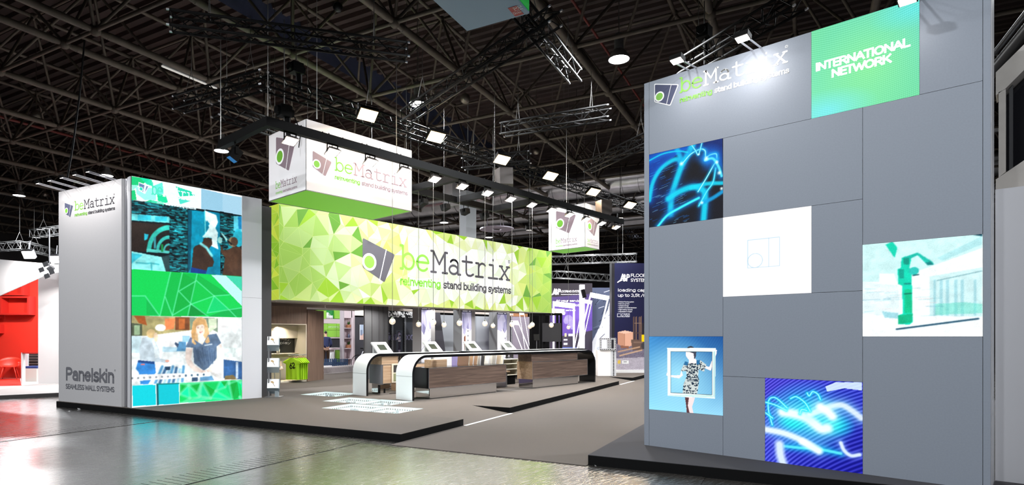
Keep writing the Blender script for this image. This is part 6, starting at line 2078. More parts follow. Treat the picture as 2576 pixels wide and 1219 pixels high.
# light columns with printed fronts
for k, (pa, pb, pc, pt_, lab) in enumerate(((1060, 1084, 1095, 772, 'square column with a lilac topped line drawing print, left of the three'), (1162, 1186, 1196, 778, 'square column with a lilac topped print of a hand, middle of the three'), (1251, 1275, 1283, 782, 'square column with a lilac topped print of white frames, right of the three'))):
    Y = 16.5 + 0.45 * k
    xa_, xb_, xc_ = (on_y(q, CY, Y).x for q in (pa, pb, pc))
    zt = 2.735
    t = thing('printed_column', lab, 'column', ((xa_ + xc_) / 2, Y, PZ), 'printed light columns')
    mb = MB(); mb.box((xa_ + .005, Y + .015, PZ), (xc_, Y + .5, zt)); mb.build('pier', M_PIER, t)
    wv = xb_ - xa_
    c = Canvas(40, 160, (244, 244, 250))
    c.facets([(0, 0), (1, 0), (1, .30), (.75, .36), (.5, .28), (.3, .4), (0, .33)], [(184, 182, 216), (164, 162, 202), (204, 202, 230), (142, 140, 186)], 8, 30 + k, 0.004, (220, 220, 245))
    if k == 0:
        c.curve([(0, .62), (.3, .56), (.6, .5), (1, .44)], .006, (150, 150, 170)); c.curve([(0, .7), (.3, .66), (.5, .62)], .005, (140, 140, 160)); c.line([(.55, .55), (1, .55)], .004, (130, 130, 150)); c.line([(.55, .62), (1, .62)], .004, (130, 130, 150)); c.curve([(.5, 1), (.5, .6), (.7, .5), (1, .47)], .006, (170, 170, 190)); c.rect(.15, .7, .17, 1, (170, 170, 190))
        for q in range(3): c.rect(.5, .9 + q * .03, .56, .915 + q * .03, (90, 90, 110))
    elif k == 1:
        c.poly([(.25, .45), (.4, .4), (.42, .6), (.35, .65), (.45, .75), (.4, 1), (.2, 1), (.25, .7)], (232, 176, 140)); c.poly([(.5, .63), (1, .66), (1, .73), (.5, .76)], (240, 196, 168)); c.poly([(.22, .43), (.34, .4), (.34, .62), (.26, .7)], (120, 70, 60)); c.rect(.46, .3, .8, .68, (240, 240, 246)); c.poly([(.02, .28), (.14, .3), (.14, 1), (.02, 1)], (236, 236, 246))
        for q in range(9): c.rect(.6, .32 + q * .075, .68, .345 + q * .075, (70, 70, 84))
    else:
        c.poly([(.0, .3), (.5, .34), (.4, .6), (.0, .64)], (252, 252, 255)); c.poly([(1, .35), (1, .5), (.3, 1), (.1, 1)], (232, 232, 240)); c.line([(1, .4), (.15, 1)], .006, (150, 150, 168)); c.line([(.0, .62), (.62, .62)], .006, (190, 190, 214))
        for q in range(10): c.rect(.78 - .0 * q, .44 + q * .056, .86, .46 + q * .056, (84, 84, 100)); c.rect(.58 - q * .03, .68 + q * .035, .64 - q * .03, .70 + q * .035, (130, 130, 148))
    c.rect(0, 0, 1, .035, (52, 50, 74)); c.rect(.08, .01, .6, .024, (240, 240, 250)); c.rect(.7, .01, .92, .024, (240, 240, 250))
    c.mesh('printed_front', Plane((xa_, Y, PZ), (1, 0, 0), (0, 0, 1)), 0, 0, wv, zt - PZ - .02, mat_attr('column_print', .35, .8), t, 0, .014)

# dark mesh screen and glazed dark wall with the mirrored lettering
t = thing('mesh_screen', 'tall dark see-through mesh screen left of the glazed dark wall', 'screen', (13.2, 17.2, PZ))
a_, b_ = on_y(915, CY, 17.2).x, on_y(976, CY, 17.2).x
mb = MB(); mb.box((a_, 17.2, PZ), (b_, 17.215, 2.735)); mb.build('mesh_cloth', mat_glass('dark_mesh', (128, 130, 134), 0.40, .4), t)
for f in (0.03, .33, .62, .80, .98):
    mb = MB(); x = a_ + (b_ - a_) * f; mb.box((x - .018, 17.17, PZ), (x + .018, 17.199, 2.735)); mb.build('post', mat('post_grey', (110, 110, 114), 0.4, .5), t)
Y = 18.6
t = thing('glazed_wall', 'dark glazed wall with dotted posts, black and white lettering band and a faint mirrored word', 'partition', (16, Y, PZ))
a_, b_ = on_y(972, CY, Y).x, on_y(1066, CY, Y).x
zt = on_y(1018, 798, Y).z
mb = MB(); mb.box((a_, Y, PZ), (b_, Y + .03, zt)); mb.build('dark_glass', M_DARKG, t)
c = Canvas(170, 30, (30, 30, 32))
r4 = random.Random(3)
for q in range(60):
    x, y = r4.random(), r4.random()
    c.curve([(x, y), (x + .02, y + r4.uniform(-.4, .4)), (x + .035, y + r4.uniform(-.5, .5)), (x + .05, y)], .10, (240, 240, 240))
c.mesh('lettering_band', Plane((a_, Y, zt), (1, 0, 0), (0, 0, 1)), 0, 0, b_ - a_, .24, M_PAPER, t)
for px in (986, 1018, 1049):
    x = on_y(px, CY, Y).x
    mb = MB(); mb.box((x - .05, Y - .03, PZ), (x + .05, Y - .001, zt)); po = mb.build('post', mat('post_alu', (150, 154, 160), .35, .6), t)
    mb = MB()
    n = 34
    for i in range(n): z = PZ + (zt - PZ) * (i + .5) / n; mb.box((x - .065, Y - .034, z - .018), (x - .03, Y - .0305, z + .018))
    mb.build('holes', M_BLACK, po)
PG = Plane((b_, Y - .001, 0), (-1, 0, 0), (0, 0, 1))
mb = MB(); z_ = on_y(1030, 855, Y).z
put_text(mb, PG, 'rebood  2 noi', .1, z_, .30, b_ - a_ - .2, .02, -.004)
mb.build('mirrored_lettering', mat('faint_violet', (132, 130, 168), .5), t)
c = Canvas(40, 110, (70, 74, 84))
c.ell(.5, .14, .13, .07, (205, 190, 190)); c.poly([(.3, .06), (.6, .05), (.68, .2), (.6, .3), (.4, .24), (.32, .16)], (46, 40, 50)); c.ell(.48, .16, .1, .06, (215, 196, 194)); c.poly([(.35, .26), (.7, .26), (.72, .48), (.36, .48)], (196, 190, 196)); c.poly([(.34, .26), (.1, .36), (.12, .41), (.4, .36)], (206, 192, 192)); c.poly([(.34, .48), (.72, .48), (.74, .82), (.36, .82)], (52, 50, 62)); c.poly([(.38, .82), (.7, .82), (.62, 1), (.44, 1)], (150, 140, 164)); c.noise(.12, 2, 2, (.34, .48, .74, .82))
x = on_y(996, CY, Y).x; z1_, z0_ = on_y(1004, 830, Y).z, on_y(1004, 890, Y).z
c.mesh('woman_print', Plane((x, Y - .004, z0_), (1, 0, 0), (0, 0, 1)), 0, 0, on_y(1012, CY, Y).x - x, z1_ - z0_, M_PAPER, t, 0, .003)

# plain grey back wall with seams, a slanting dark panel before it
Y = 19.6
t = thing('grey_back_wall', 'plain blue grey back wall of tall panels behind the counters', 'partition', (20, Y, PZ))
for a, b in ((1085, 1141), (1141.6, 1197), (1197.6, 1236)):
    mb = MB(); xa_, xb_ = on_y(a, CY, Y).x, on_y(b, CY, Y).x; mb.box((xa_, Y, PZ), (xb_, Y + .05, 2.62)); mb.build('wall_panel', M_WALLG, t)
mb = MB(); q = [on_y(*p, 18.9) for p in ((1092, 784), (1107, 786), (1127, 915), (1092, 915))]; q[2].z = q[3].z = PZ
mb.prism(q, (0, .05, 0)); o = mb.build('slanted_panel', mat('slanted_dark', (70, 68, 76), .5)); tag(o, 'dark panel with a slanting right edge between the left two printed columns', 'panel')

# mauve display wall with slanted light frames
Y = 19.2
t = thing('mauve_wall', 'mauve glossy display wall with an orange wooden head strip behind the right column', 'partition', (22, Y, PZ))
a_, b_ = on_y(1236, CY, Y).x, on_y(1336, CY, Y).x
zt = on_y(1290, 795, Y).z
mb = MB(); mb.box((a_, Y, PZ), (b_, Y + .04, zt)); mb.build('gloss_panel', mat('mauve_gloss', (150, 140, 152), .2), t)
mb = MB(); mb.box((a_, Y - .01, zt), (b_ - .3, Y + .04, zt + .16)); mb.build('wood_head', mat_wood('orange_wood', (140, 96, 66), (170, 120, 84), 'X'), t)
for px in (1236, 1285):
    x = on_y(px, CY, Y).x
    mb = MB(); mb.box((x - .06, Y - .04, PZ), (x + .06, Y - .001, zt)); po = mb.build('post', mat('post_dark', (70, 70, 76), .4, .4), t)
    mb = MB()
    for i in range(34): z = PZ + (zt - PZ) * (i + .5) / 34; mb.box((x - .02, Y - .044, z - .02), (x + .02, Y - .0405, z + .02))
    mb.build('holes', M_PWHITE, po)
M_LEDF = mat('light_frame_glow', (255, 250, 255), .5, emit=2.2)


def light_frame(label, quad, Z, bar, d=.08):
    """four sided frame of glowing bars, corners given as picture points at depth Z"""
    P = [at_depth(px, py, Z) for px, py in quad]
    c = sum(P, Vector()) / 4
    t = thing('glowing_frame', label, 'light frame', (c.x, c.y, min(p.z for p in P)), 'slanted glowing frames')
    back = fw * d
    for i in range(4):
        a, b = P[i], P[(i + 1) % 4]
        a2 = a + (c - a).normalized() * bar * 1.3; b2 = b + (c - b).normalized() * bar * 1.3
        mb = MB(); mb.prism([a, b, b2, a2], back); mb.build('light_bar', M_LEDF, t)
    return t


light_frame('slanted glowing frame before the mauve wall, right of the printed column', [(1285, 806), (1303, 806), (1352, 928), (1332, 928)], 27.5, .16)
light_frame('tall slanted glowing frame before the mauve wall, left of the black framework', [(1306, 784), (1318, 784), (1343, 930), (1329, 930)], 27.0, .10)

# black framework with a dark square screen
Z = 24.2
t = thing('screen_frame', 'black open framework carrying a square dark screen behind the front right counter', 'screen stand', at_depth(1375, 890, Z))
mb = MB()
for px in (1335, 1360, 1368, 1402, 1411):
    a = at_depth(px, 789, Z); b = at_depth(px, 905, Z); b.z = max(b.z, PZ)
    mb.box((-.05, -.05, b.z), (.05, .05, a.z), 0, Matrix.Translation((a.x, a.y, 0)) @ Matrix.Rotation(PH - math.pi / 2, 4, 'Z'))
a = at_depth(1332, 790, Z); b = at_depth(1413, 790, Z)
mb.obox((a + b) / 2, rr3, (0, 0, 1), fw, (b - a).length, .09, .1); mb.build('framework', M_BLACKMETAL, t)
a, b = at_depth(1364, 859, Z - .15), at_depth(1411.5, 812, Z - .15)
mb = MB(); mb.obox((a + b) / 2, rr3, (0, 0, 1), fw, (b - a).dot(rr3), b.z - a.z, .06); mb.build('dark_screen', mat('tv_dark', (44, 42, 44), .4), t)
t = thing('tablet_stand', 'thin tilted tablet stand left of the square dark screen', 'tablet stand', at_depth(1352, 880, 23))
a = at_depth(1350, 848, 23)
mb = MB(); mb.obox(a, rr3, Vector((0, 0, 1)) + fw * .8, Vector((0, 0, .8)) - fw, .22, .3, .02); mb.build('tablet', M_BLACKMETAL, t)
mb = MB(); mb.tube(at_depth(1350, 850, 23), Vector((a.x, a.y, PZ)), .014, 6); mb.build('post', M_ALU, t)
mb = MB(); mb.lathe((a.x, a.y, PZ), [(0, .02), (.14, .02), (.14, 0)], 12); mb.build('foot', M_ALU, t)


# ------------------------------------------------------------------ navy poster walls
def facing(px0, py0, px1, py1, Z, turn=0.0):
    a = at_depth(px0, py1, Z); b = at_depth(px1, py1, Z); zt_ = at_depth(px0, py0, Z).z
    r = (b - a).normalized()
    if turn: r = Matrix.Rotation(turn, 3, 'Z') @ r
    return Plane(a, r, (0, 0, 1)), (b - a).length, zt_ - a.z


def a_and_p(mb, pl, x, y, h):
    """white swash initials"""
    for s in ([(0.05, 0), (.4, 1), (.55, 0)], [(.18, .35), (.5, .35)], [(.62, .3), (.8, .75), (.7, .95), (.6, .75), (.85, .1)], [(.58, .1), (.7, 0), (.92, .4)], [(1.0, 0), (1.08, .95), (1.35, .9), (1.4, .6), (1.05, .5)], [(-.35, -.2), (.0, .05), (.3, .12)]):
        stroke(mb, pl, [(x + a * h, y + b * h) for a, b in s], .17 * h, .006, 0)


NAVY = mat('navy_print', (34, 34, 62), .4, emit=.05)
pl, wd, ht = facing(1540, 661, 1680, 937, 24.8, 0.06)
t = thing('poster_wall', 'tall navy poster wall with white lettering loading capacity and a forklift picture', 'poster wall', pl.p(wd / 2, 0))
mb = MB(); mb.prism([pl.p(0, 0, -.02), pl.p(wd, 0, -.02), pl.p(wd, ht, -.02), pl.p(0, ht, -.02)], pl.n * -.3); mb.prism([pl.p(-.02, .0), pl.p(.10, .0), pl.p(.10, ht), pl.p(-.02, ht)], pl.n * -.3); mb.build('wall_box', mat('poster_edge', (24, 24, 32), .5), t)
mb = MB(); mb.prism([pl.p(-.02, 0, .03), pl.p(wd, 0, .03), pl.p(wd, .12, .03), pl.p(-.02, .12, .03)], pl.n * -.3); mb.build('skirting', M_PWHITE, t)
cpx = lambda px, py: ((px - 1546) / (1680 - 1546), (py - 661) / (935 - 661))
c = Canvas(110, 200, (30, 31, 58), cpx)
c.grad4((46, 50, 88), (30, 30, 60), (34, 32, 64), (24, 24, 48))
c.poly([(1546, 880), (1680, 858), (1680, 936), (1546, 936)], (150, 142, 158)); c.poly([(1546, 900), (1680, 885), (1680, 936), (1546, 936)], (182, 174, 186)); c.poly([(1546, 868), (1620, 862), (1680, 850), (1680, 900), (1546, 905)], (120, 112, 130)); c.noise(.08, 2, 2, (0, .75, 1, 1))
c.poly([(1554, 838), (1572, 834), (1594, 838), (1594, 872), (1572, 878), (1554, 868)], (232, 176, 150)); c.poly([(1554, 838), (1572, 842), (1572, 878), (1554, 868)], (206, 150, 124)); c.poly([(1554, 838), (1574, 834), (1594, 838), (1572, 842)], (244, 200, 178)); c.line([(1572, 842), (1572, 878)], .004, (180, 124, 100)); c.poly([(1562, 872), (1582, 874), (1582, 880), (1562, 878)], (150, 100, 80))
for x in (1594, 1600, 1608, 1612): c.poly([(x, 800), (x + 3, 797), (x + 3, 880), (x, 880)], ((120, 96, 84), (150, 124, 106), (96, 76, 70), (160, 130, 110))[int(x) % 4])
c.poly([(1588, 857), (1618, 858), (1618, 884), (1592, 884)], (110, 88, 78)); c.poly([(1616, 842), (1640, 842), (1640, 862), (1616, 862)], (250, 214, 20)); c.ell(1622, 872, 8, 10, (70, 66, 70)); c.poly([(1616, 815), (1660, 812), (1660, 845), (1616, 845)], (50, 46, 54)); c.line([(1598, 815), (1614, 815)], .006, (150, 124, 106)); c.line([(1598, 840), (1614, 840)], .008, (90, 70, 64)); c.line([(1596, 864), (1618, 864)], .012, (140, 112, 98)); c.poly([(1620, 800), (1624, 800), (1624, 842), (1620, 842)], (30, 28, 34)); c.line([(1556, 888), (1610, 876)], .012, (200, 160, 130)); c.line([(1560, 898), (1616, 884)], .012, (210, 172, 140))
for k, x in enumerate((1556, 1567, 1578)):
    c.line([(x - 2, 791), (x + 6, 791), (x + 6, 799), (x - 2, 799), (x - 2, 791)], .005, (220, 220, 230)); 
    if k: c.line([(x - 2, 799), (x + 6, 791)], .004, (220, 220, 230))
    if k == 2: c.line([(x - 2, 791), (x + 6, 799)], .004, (220, 220, 230))
c.poly([(1555, 910), (1562, 909), (1562, 918), (1555, 918)], (226, 192, 90)); c.poly([(1565, 910), (1582, 910), (1582, 918), (1565, 918)], (240, 240, 240)); c.line([(1570, 914), (1577, 914)], .006, (60, 60, 60))
c.mesh('poster_print', pl, .10, .12, wd - .10, ht - .12, mat_attr('poster_print', .35, .7), t, .002, .015)
mb = MB()
sc = wd / (1680 - 1540)
P2 = lambda px, py: ((px - 1540) * sc, (937 - py) * sc)
x, y = P2(1560, 706); a_and_p(mb, pl, x, y, 17 * sc)
for s, px, py, h, w_ in (('FLOORING', 1587, 696, 8.5, 62), ('SYSTEMS', 1587, 708, 8.5, 48), ('loading capacity', 1554, 733, 8, 104), ('up to 3,5t /m2', 1554, 746, 8, 84)):
    x, y = P2(px, py); put_text(mb, pl, s, x, y, h * sc, w_ * sc, .025, .006)
for k, s in enumerate(('Modular flooring system', 'Fast set-up time', 'Compact storage', 'System in anodised aluminum', 'High loading capacity', 'Adjustable in height')):
    x, y = P2(1557, 760 + k * 4.9); put_text(mb, pl, s, x, y, 2.9 * sc, (len(s) * 1.68) * sc, .02, .006); disc(mb, pl, x - 1.6 * sc, y + 1.2 * sc, .7 * sc, .7 * sc, .006, 0, 8)
mb.build('poster_lettering', mat('poster_white', (240, 240, 245), .5, emit=.3), t)

pl, wd, ht = facing(1384, 712, 1490, 905, 27.5, 0.0)
t = thing('poster_wall', 'navy and violet poster wall with world map, half hidden by glowing frames', 'poster wall', pl.p(wd / 2, 0))
mb = MB(); mb.prism([pl.p(0, 0, -.02), pl.p(wd, 0, -.02), pl.p(wd, ht, -.02), pl.p(0, ht, -.02)], pl.n * -.3); mb.build('wall_box', mat('poster_edge2', (50, 46, 54), .5), t)
mb = MB(); dz_ = pl.o.z - PZ; mb.prism([pl.p(0, -dz_, -.02), pl.p(wd, -dz_, -.02), pl.p(wd, -.002, -.02), pl.p(0, -.002, -.02)], pl.n * -.3); mb.build('wall_base', mat('poster_edge2', (50, 46, 54), .5), t)
cpx = lambda px, py: ((px - 1384) / 106, (py - 712) / 193)
c = Canvas(90, 160, (48, 44, 56), cpx)
c.grad4((44, 42, 46), (60, 56, 62), (90, 80, 100), (70, 66, 80))
c.poly([(1384, 748), (1490, 740), (1490, 830), (1384, 850)], (104, 80, 168), .9); c.ell(1440, 800, 60, 50, (130, 96, 200), .8, .9); c.poly([(1384, 748), (1490, 738), (1490, 756), (1384, 764)], (70, 60, 96), .8)
for (x, y, a, b) in ((1412, 787, 12, 5), (1430, 800, 10, 8), (1436, 812, 9, 10), (1424, 806, 6, 8), (1440, 822, 5, 6), (1405, 792, 6, 3)): c.ell(x, y, a, b, (176, 164, 226), .85)
c.rect(1420, 838, 1425, 846, (236, 222, 170)); c.rect(1430, 839, 1442, 845, (230, 226, 236)); c.rect(1418, 852, 1428, 855, (230, 230, 236)); c.rect(1418, 862, 1428, 867, (240, 240, 244)); c.rect(1415, 872, 1450, 892, (90, 110, 190)); c.poly([(1415, 880), (1450, 874), (1450, 892), (1415, 892)], (190, 200, 236))
c.mesh('poster_print', pl, 0, 0, wd, ht, mat_attr('poster_print', .35, .7), t, .002, .015)
mb = MB()
sc = wd / 106
P2 = lambda px, py: ((px - 1384) * sc, (905 - py) * sc)
x, y = P2(1390, 740); a_and_p(mb, pl, x, y, 14 * sc)
for s, px, py, h, w_ in (('FLOORING SYSTEMS', 1407, 735, 5.5, 60), ('Manufacturers of expo and event floors', 1411, 741, 2.2, 50), ('At your service', 1398, 759, 6.2, 66), ('around the globe', 1394, 770, 6.2, 70), ('Meet our partners', 1394, 782, 4.6, 54)):
    x, y = P2(px, py); put_text(mb, pl, s, x, y, h * sc, w_ * sc, .02, .006)
mb.build('poster_lettering', MATS['poster_white'], t)
# bright hall picture panel right of it
pl, wd, ht = facing(1490, 723, 1542, 905, 28.5, 0.0)
c = Canvas(50, 150, (236, 238, 246))
c.poly([(0, 0), (1, 0), (.75, .3), (0, .75)], (88, 96, 120)); r5 = random.Random(9)
for k in range(26):
    x, y = r5.random(), r5.random(); c.line([(x, y), (x + r5.uniform(.1, .4), y - r5.uniform(0.02, .1))], .008, r5.choice([(40, 46, 60), (180, 196, 214), (120, 132, 154), (245, 248, 255)]), .9)
t = thing('picture_wall', 'bright slanting picture of a roof structure between the two navy poster walls', 'poster wall', pl.p(wd / 2, 0))
mb = MB(); mb.prism([pl.p(0, 0, -.03), pl.p(wd, 0, -.03), pl.p(wd, ht, -.03), pl.p(0, ht, -.03)], pl.n * -.2); mb.prism([pl.p(0, PZ - pl.o.z, -.03), pl.p(wd, PZ - pl.o.z, -.03), pl.p(wd, -.001, -.03), pl.p(0, -.001, -.03)], pl.n * -.2); mb.build('wall_box', M_WHITE, t)
c.mesh('picture', pl, 0, 0, wd, ht, mat_attr('column_print', .35, .8), t, .0, .02)

light_frame('large slanted glowing frame standing left of the loading capacity poster', [(1486, 735), (1533, 744), (1487, 932), (1438, 932)], 26.2, .16)
light_frame('slanted glowing frame leaning behind the bright white post', [(1468, 752), (1490, 756), (1452, 930), (1434, 930)], 26.8, .12)
light_frame('upright glowing frame before the world map poster', [(1391, 757), (1446, 763), (1446, 932), (1391, 932)], 26.0, .17)
t = thing('light_post', 'tall bright white post with a small dark spotlight, left of the large slanted frame', 'light post', at_depth(1465, 905, 25.5))
a, b = at_depth(1464, 905, 25.5), at_depth(1464, 716, 25.5); a.z = PZ
mb = MB(); mb.obox((a + b) / 2, rr3, (0, 0, 1), fw, .20, b.z - a.z, .2); mb.build('post', mat('post_glow', (250, 248, 255), .4, emit=.8), t)
mb = MB(); p = at_depth(1468, 738, 25.0); mb.obox(p, (rr3 + Vector((0, 0, .25))), Vector((0, 0, 1)) - rr3 * .25, fw, .14, .36, .2); mb.build('spotlight', M_BLACKMETAL, t)

# white pedestal with metal frames
a, b = at_z(1504, 945, PZ), at_z(1550, 945, PZ)
t = thing('pedestal', 'white square pedestal with perforated metal edge, right of the counters', 'pedestal', ((a.x + b.x) / 2, (a.y + b.y) / 2, PZ))
zt = at_depth(1525, 880, 22.8).z
r_ = (b - a).normalized(); n_ = r_.cross(Vector((0, 0, 1)))
W3 = (b - a).length
mb = MB(); mb.prism([a, a + r_ * W3 * .70, a + r_ * W3 * .70 - n_ * .4, a - n_ * .4], (0, 0, zt - PZ)); mb.build('white_body', mat('cream_white', (240, 234, 230), .4), t)
mb = MB(); mb.prism([a + r_ * W3 * .705, b, b - n_ * .35, a + r_ * W3 * .705 - n_ * .35], (0, 0, zt - PZ)); po = mb.build('metal_edge', M_PALEMETAL, t)
mb = MB()
for i in range(17):
    z = PZ + (zt - PZ) * (i + .6) / 17.5; c_ = a + r_ * W3 * .86 + n_ * .002; mb.obox((c_.x, c_.y, z), r_, (0, 0, 1), n_, .05, .035, .003)
mb.build('holes', M_BLACK, po)
for k, (px, lab) in enumerate(((1520, 'perforated metal frame standing on the pedestal, left one'), (1541, 'perforated metal frame with dark centre on the pedestal, right one'))):
    p = at_depth(px, 880, 22.8)
    perforated_frame(lab, (p.x, p.y, zt + .0), .34 if k == 0 else .24, .46, PH - math.pi / 2, 0, 'metal frames on the pedestal', .06, .12)

# ------------------------------------------------------------------ green kitchen corner with two people
Y = 25.6
LIME = mat('lime_door', (146, 205, 70), .35); LIMED = mat('green_back', (28, 138, 62), .5); PINKW = mat('pale_pink_wall', (214, 196, 202), .5)
t = thing('wall_cupboards', 'lime green wall cupboards with a dark green niche in the back corner', 'cupboard', (17.5, Y, 1.6))
def part_px(par, name, m, x0, y0, x1, y1, Y_, d):
    mb = MB(); pbox(mb, x0, y0, x1, y1, Y_, d); return mb.build(name, m, par)
part_px(t, 'upper_door', LIME, 798, 780, 821, 801, Y, .3); part_px(t, 'upper_door', LIME, 842.5, 780, 864, 801, Y, .3)
part_px(t, 'green_niche', LIMED, 821.5, 780, 842, 801, Y + .1, .2)
part_px(t, 'pale_band', PINKW, 798, 801.5, 864, 813, Y + .02, .3)
for r_i, (ya_, yb_) in enumerate(((813.5, 829.5), (830.2, 847))):
    for (xa_, xb_) in ((798, 824), (824.6, 846.5), (847.1, 864)):
        part_px(t, 'lower_door', LIME, xa_, ya_, xb_, yb_, Y, .3)
PK = Plane((on_y(826, 822, Y).x, Y, on_y(826, 823, Y).z), (1, 0, 0), (0, 0, 1))
mb = MB(); put_text(mb, PK, 'panorama', 0, 0, .07, .6, .0, .003); PKx = mb.build('door_lettering', M_PWHITE, t)
part_px(t, 'dark_recess', mat('recess_dark', (30, 28, 36), .4), 833, 851, 864, 900, Y + .1, .2); part_px(t, 'pale_band', PINKW, 798, 847.5, 864, 850.5, Y + .02, .3)
part_px(t, 'back_panel', mat('navy_back', (40, 42, 70), .5), 798, 851, 833, 925, Y + .12, .2)
for k, (px, h_) in enumerate(((826, .3), (830, .16), (834, .16), (838, .16))):
    p = on_y(px, 800, Y - .05); p.y = Y + .05; p.z = on_y(828, 800.6, Y).z
    mb = MB(); rr_ = .08 if k == 0 else .045
    mb.lathe(p, [(0, .0), (rr_ * .8, 0), (rr_, h_ * .5), (rr_ * .8, h_ * .9), (rr_ * .9, h_), (rr_ * .7, h_ * .97), (0, .05)], 12)
    if k == 0: mb.path([p + Vector((rr_, 0, h_ * .85)), p + Vector((rr_ * 2, 0, h_ * .7)), p + Vector((rr_ * 1.9, 0, h_ * .35)), p + Vector((rr_ * .9, 0, h_ * .2))], .012, 6)
    o = mb.build('jug' if k == 0 else 'cup', M_PWHITE, smooth=True); tag(o, 'white jug in the dark green niche' if k == 0 else 'white cup in the dark green niche, %s after the jug' % ORD[k - 1], 'jug' if k == 0 else 'cup', 'white crockery in the green niche')
Y2 = 24.6
t = thing('kitchen_counter', 'lime fronted kitchen counter with pale top right of the man', 'counter', (18.6, Y2, PZ))
for (ya_, yb_) in ((880, 901), (901.8, 921)): part_px(t, 'door', LIME, 843, ya_, 864, yb_, Y2, .5)
part_px(t, 'worktop', PINKW, 836, 874, 864, 879, Y2 - .05, .6); part_px(t, 'side', M_PWHITE, 840.5, 879.2, 842.8, 924, Y2, .5); part_px(t, 'plinth', M_BLACK, 843, 921.5, 864, 925, Y2 + .05, .4)
Y3 = 23.8
t = thing('shelf_tower', 'tall narrow pale pink shelf tower with two potted plants', 'shelf', (18.6, Y3, PZ))
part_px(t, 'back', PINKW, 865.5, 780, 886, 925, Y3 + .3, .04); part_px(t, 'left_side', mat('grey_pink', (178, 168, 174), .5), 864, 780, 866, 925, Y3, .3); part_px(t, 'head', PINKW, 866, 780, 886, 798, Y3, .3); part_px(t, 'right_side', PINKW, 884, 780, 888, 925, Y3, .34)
SHZ = []
for y in (797.8, 824, 849, 875, 901): part_px(t, 'shelf_board', PINKW, 866.2, y, 884, y + 1.6, Y3, .3); SHZ.append(on_y(875, y, Y3).z)
for k, zi in enumerate((1, 3)):
    p = on_y(877, 820, Y3 + .12); p = Vector((p.x, Y3 + .12, SHZ[zi] + .002))
    t = thing('potted_plant', 'small green plant in a wooden cube pot on the %s shelf of the pink tower' % ('upper', 'lower')[k], 'potted plant', p, 'potted plants on the pink shelves')
    mb = MB(); mb.box((p.x - .1, p.y - .09, p.z), (p.x + .1, p.y + .09, p.z + .15)); mb.build('pot', mat('wood_pot', (176, 116, 82), .6), t)
    mb = MB(); r = random.Random(k)
    for i in range(26):
        a = r.uniform(0, 6.28); e_ = Vector((math.cos(a) * r.uniform(.03, .12), math.sin(a) * .08, r.uniform(.08, .2))); b_0 = p + Vector((0, 0, .14)); tip = b_0 + e_; sd = Vector((-math.sin(a), math.cos(a), 0)) * .02
        mb.add([b_0, b_0 + e_ * .5 + sd, tip, b_0 + e_ * .5 - sd], [(0, 1, 2, 3)])
    mb.build('leaves', mat('plant_green', (60, 110, 46), .6), t)
p = on_y(878, 848, Y3 + .1); mb = MB(); mb.lathe((p.x, Y3 + .12, SHZ[2] + .002), [(0, 0), (.05, 0), (.05, .14), (.02, .17), (.02, .2), (0, .2)], 10); o = mb.build('bottle', mat('blue_grey_bottle', (110, 120, 150), .4), smooth=True); tag(o, 'small blue grey bottle on the middle shelf of the pink tower', 'bottle')
Y4 = 22.6
t = thing('dark_door', 'dark grey door panel with a bright picture right of the pink shelf tower', 'door', (18, Y4, PZ))
part_px(t, 'door_leaf', mat('door_dark', (62, 60, 68), .5), 893, 797, 918, 945, Y4, .06); part_px(t, 'light_strip', mat('strip_cream', (248, 244, 226), .5, emit=.7), 894, 779, 918, 793, Y4, .06); part_px(t, 'white_jamb', PINKW, 888, 782, 892.6, 945, Y4, .06)
c = Canvas(20, 60, (190, 205, 226)); c.rect(0, .6, 1, 1, (226, 190, 180)); c.rect(.2, .35, .7, .7, (140, 150, 176)); c.rect(0, 0, .15, 1, (240, 240, 246))
x = on_y(904, CY, Y4).x; c.mesh('picture', Plane((x, Y4 - .02, on_y(909, 854, Y4).z), (1, 0, 0), (0, 0, 1)), 0, 0, on_y(914, CY, Y4).x - x, on_y(909, 816, Y4).z - on_y(909, 854, Y4).z, mat_attr('column_print', .35, .8), t, 0, .018)
# bicycle-like stand behind the white counter leg
p = on_y(907, 890, 21.5)
t = thing('bicycle', 'thin outlines of a bicycle just behind the rear white counter leg', 'bicycle', (p.x, 21.5, PZ))
for nm, cx in (('rear_wheel', p.x - .15), ('front_wheel', p.x + .95)):
    mb = MB(); q = [Vector((cx + .34 * math.cos(a), 21.5, PZ + .36 + .34 * math.sin(a))) for a in np.linspace(0, 2 * math.pi, 25)]; mb.path(q, .014, 5)
    for i in range(0, 24, 3): mb.tube((cx, 21.5, PZ + .36), q[i], .003, 3)
    mb.build(nm, M_BLACK, t)
mb = MB(); A_, B_, C_, D_ = Vector((p.x - .15, 21.5, PZ + .36)), Vector((p.x + .3, 21.5, PZ + .34)), Vector((p.x + .15, 21.5, PZ + .86)), Vector((p.x + .75, 21.5, PZ + .84))
for a, b in ((A_, B_), (A_, C_), (B_, C_), (C_, D_), (B_, D_), (D_, Vector((p.x + .95, 21.5, PZ + .36)))): mb.tube(a, b, .016, 6)
mb.build('frame', M_ALU, t)
mb = MB(); mb.path([D_, D_ + Vector((-.04, 0, .16)), D_ + Vector((.05, -.2, .2))], .012, 5); mb.tube(D_ + Vector((-.04, 0, .16)), D_ + Vector((.05, .2, .2)), .012, 5); mb.build('handlebar', M_BLACK, t)
mb = MB(); mb.box((C_.x - .12, 21.44, C_.z + .1), (C_.x + .1, 21.56, C_.z + .14)); mb.tube(C_, C_ + Vector((0, 0, .1)), .014, 6); mb.build('saddle', M_BLACK, t)

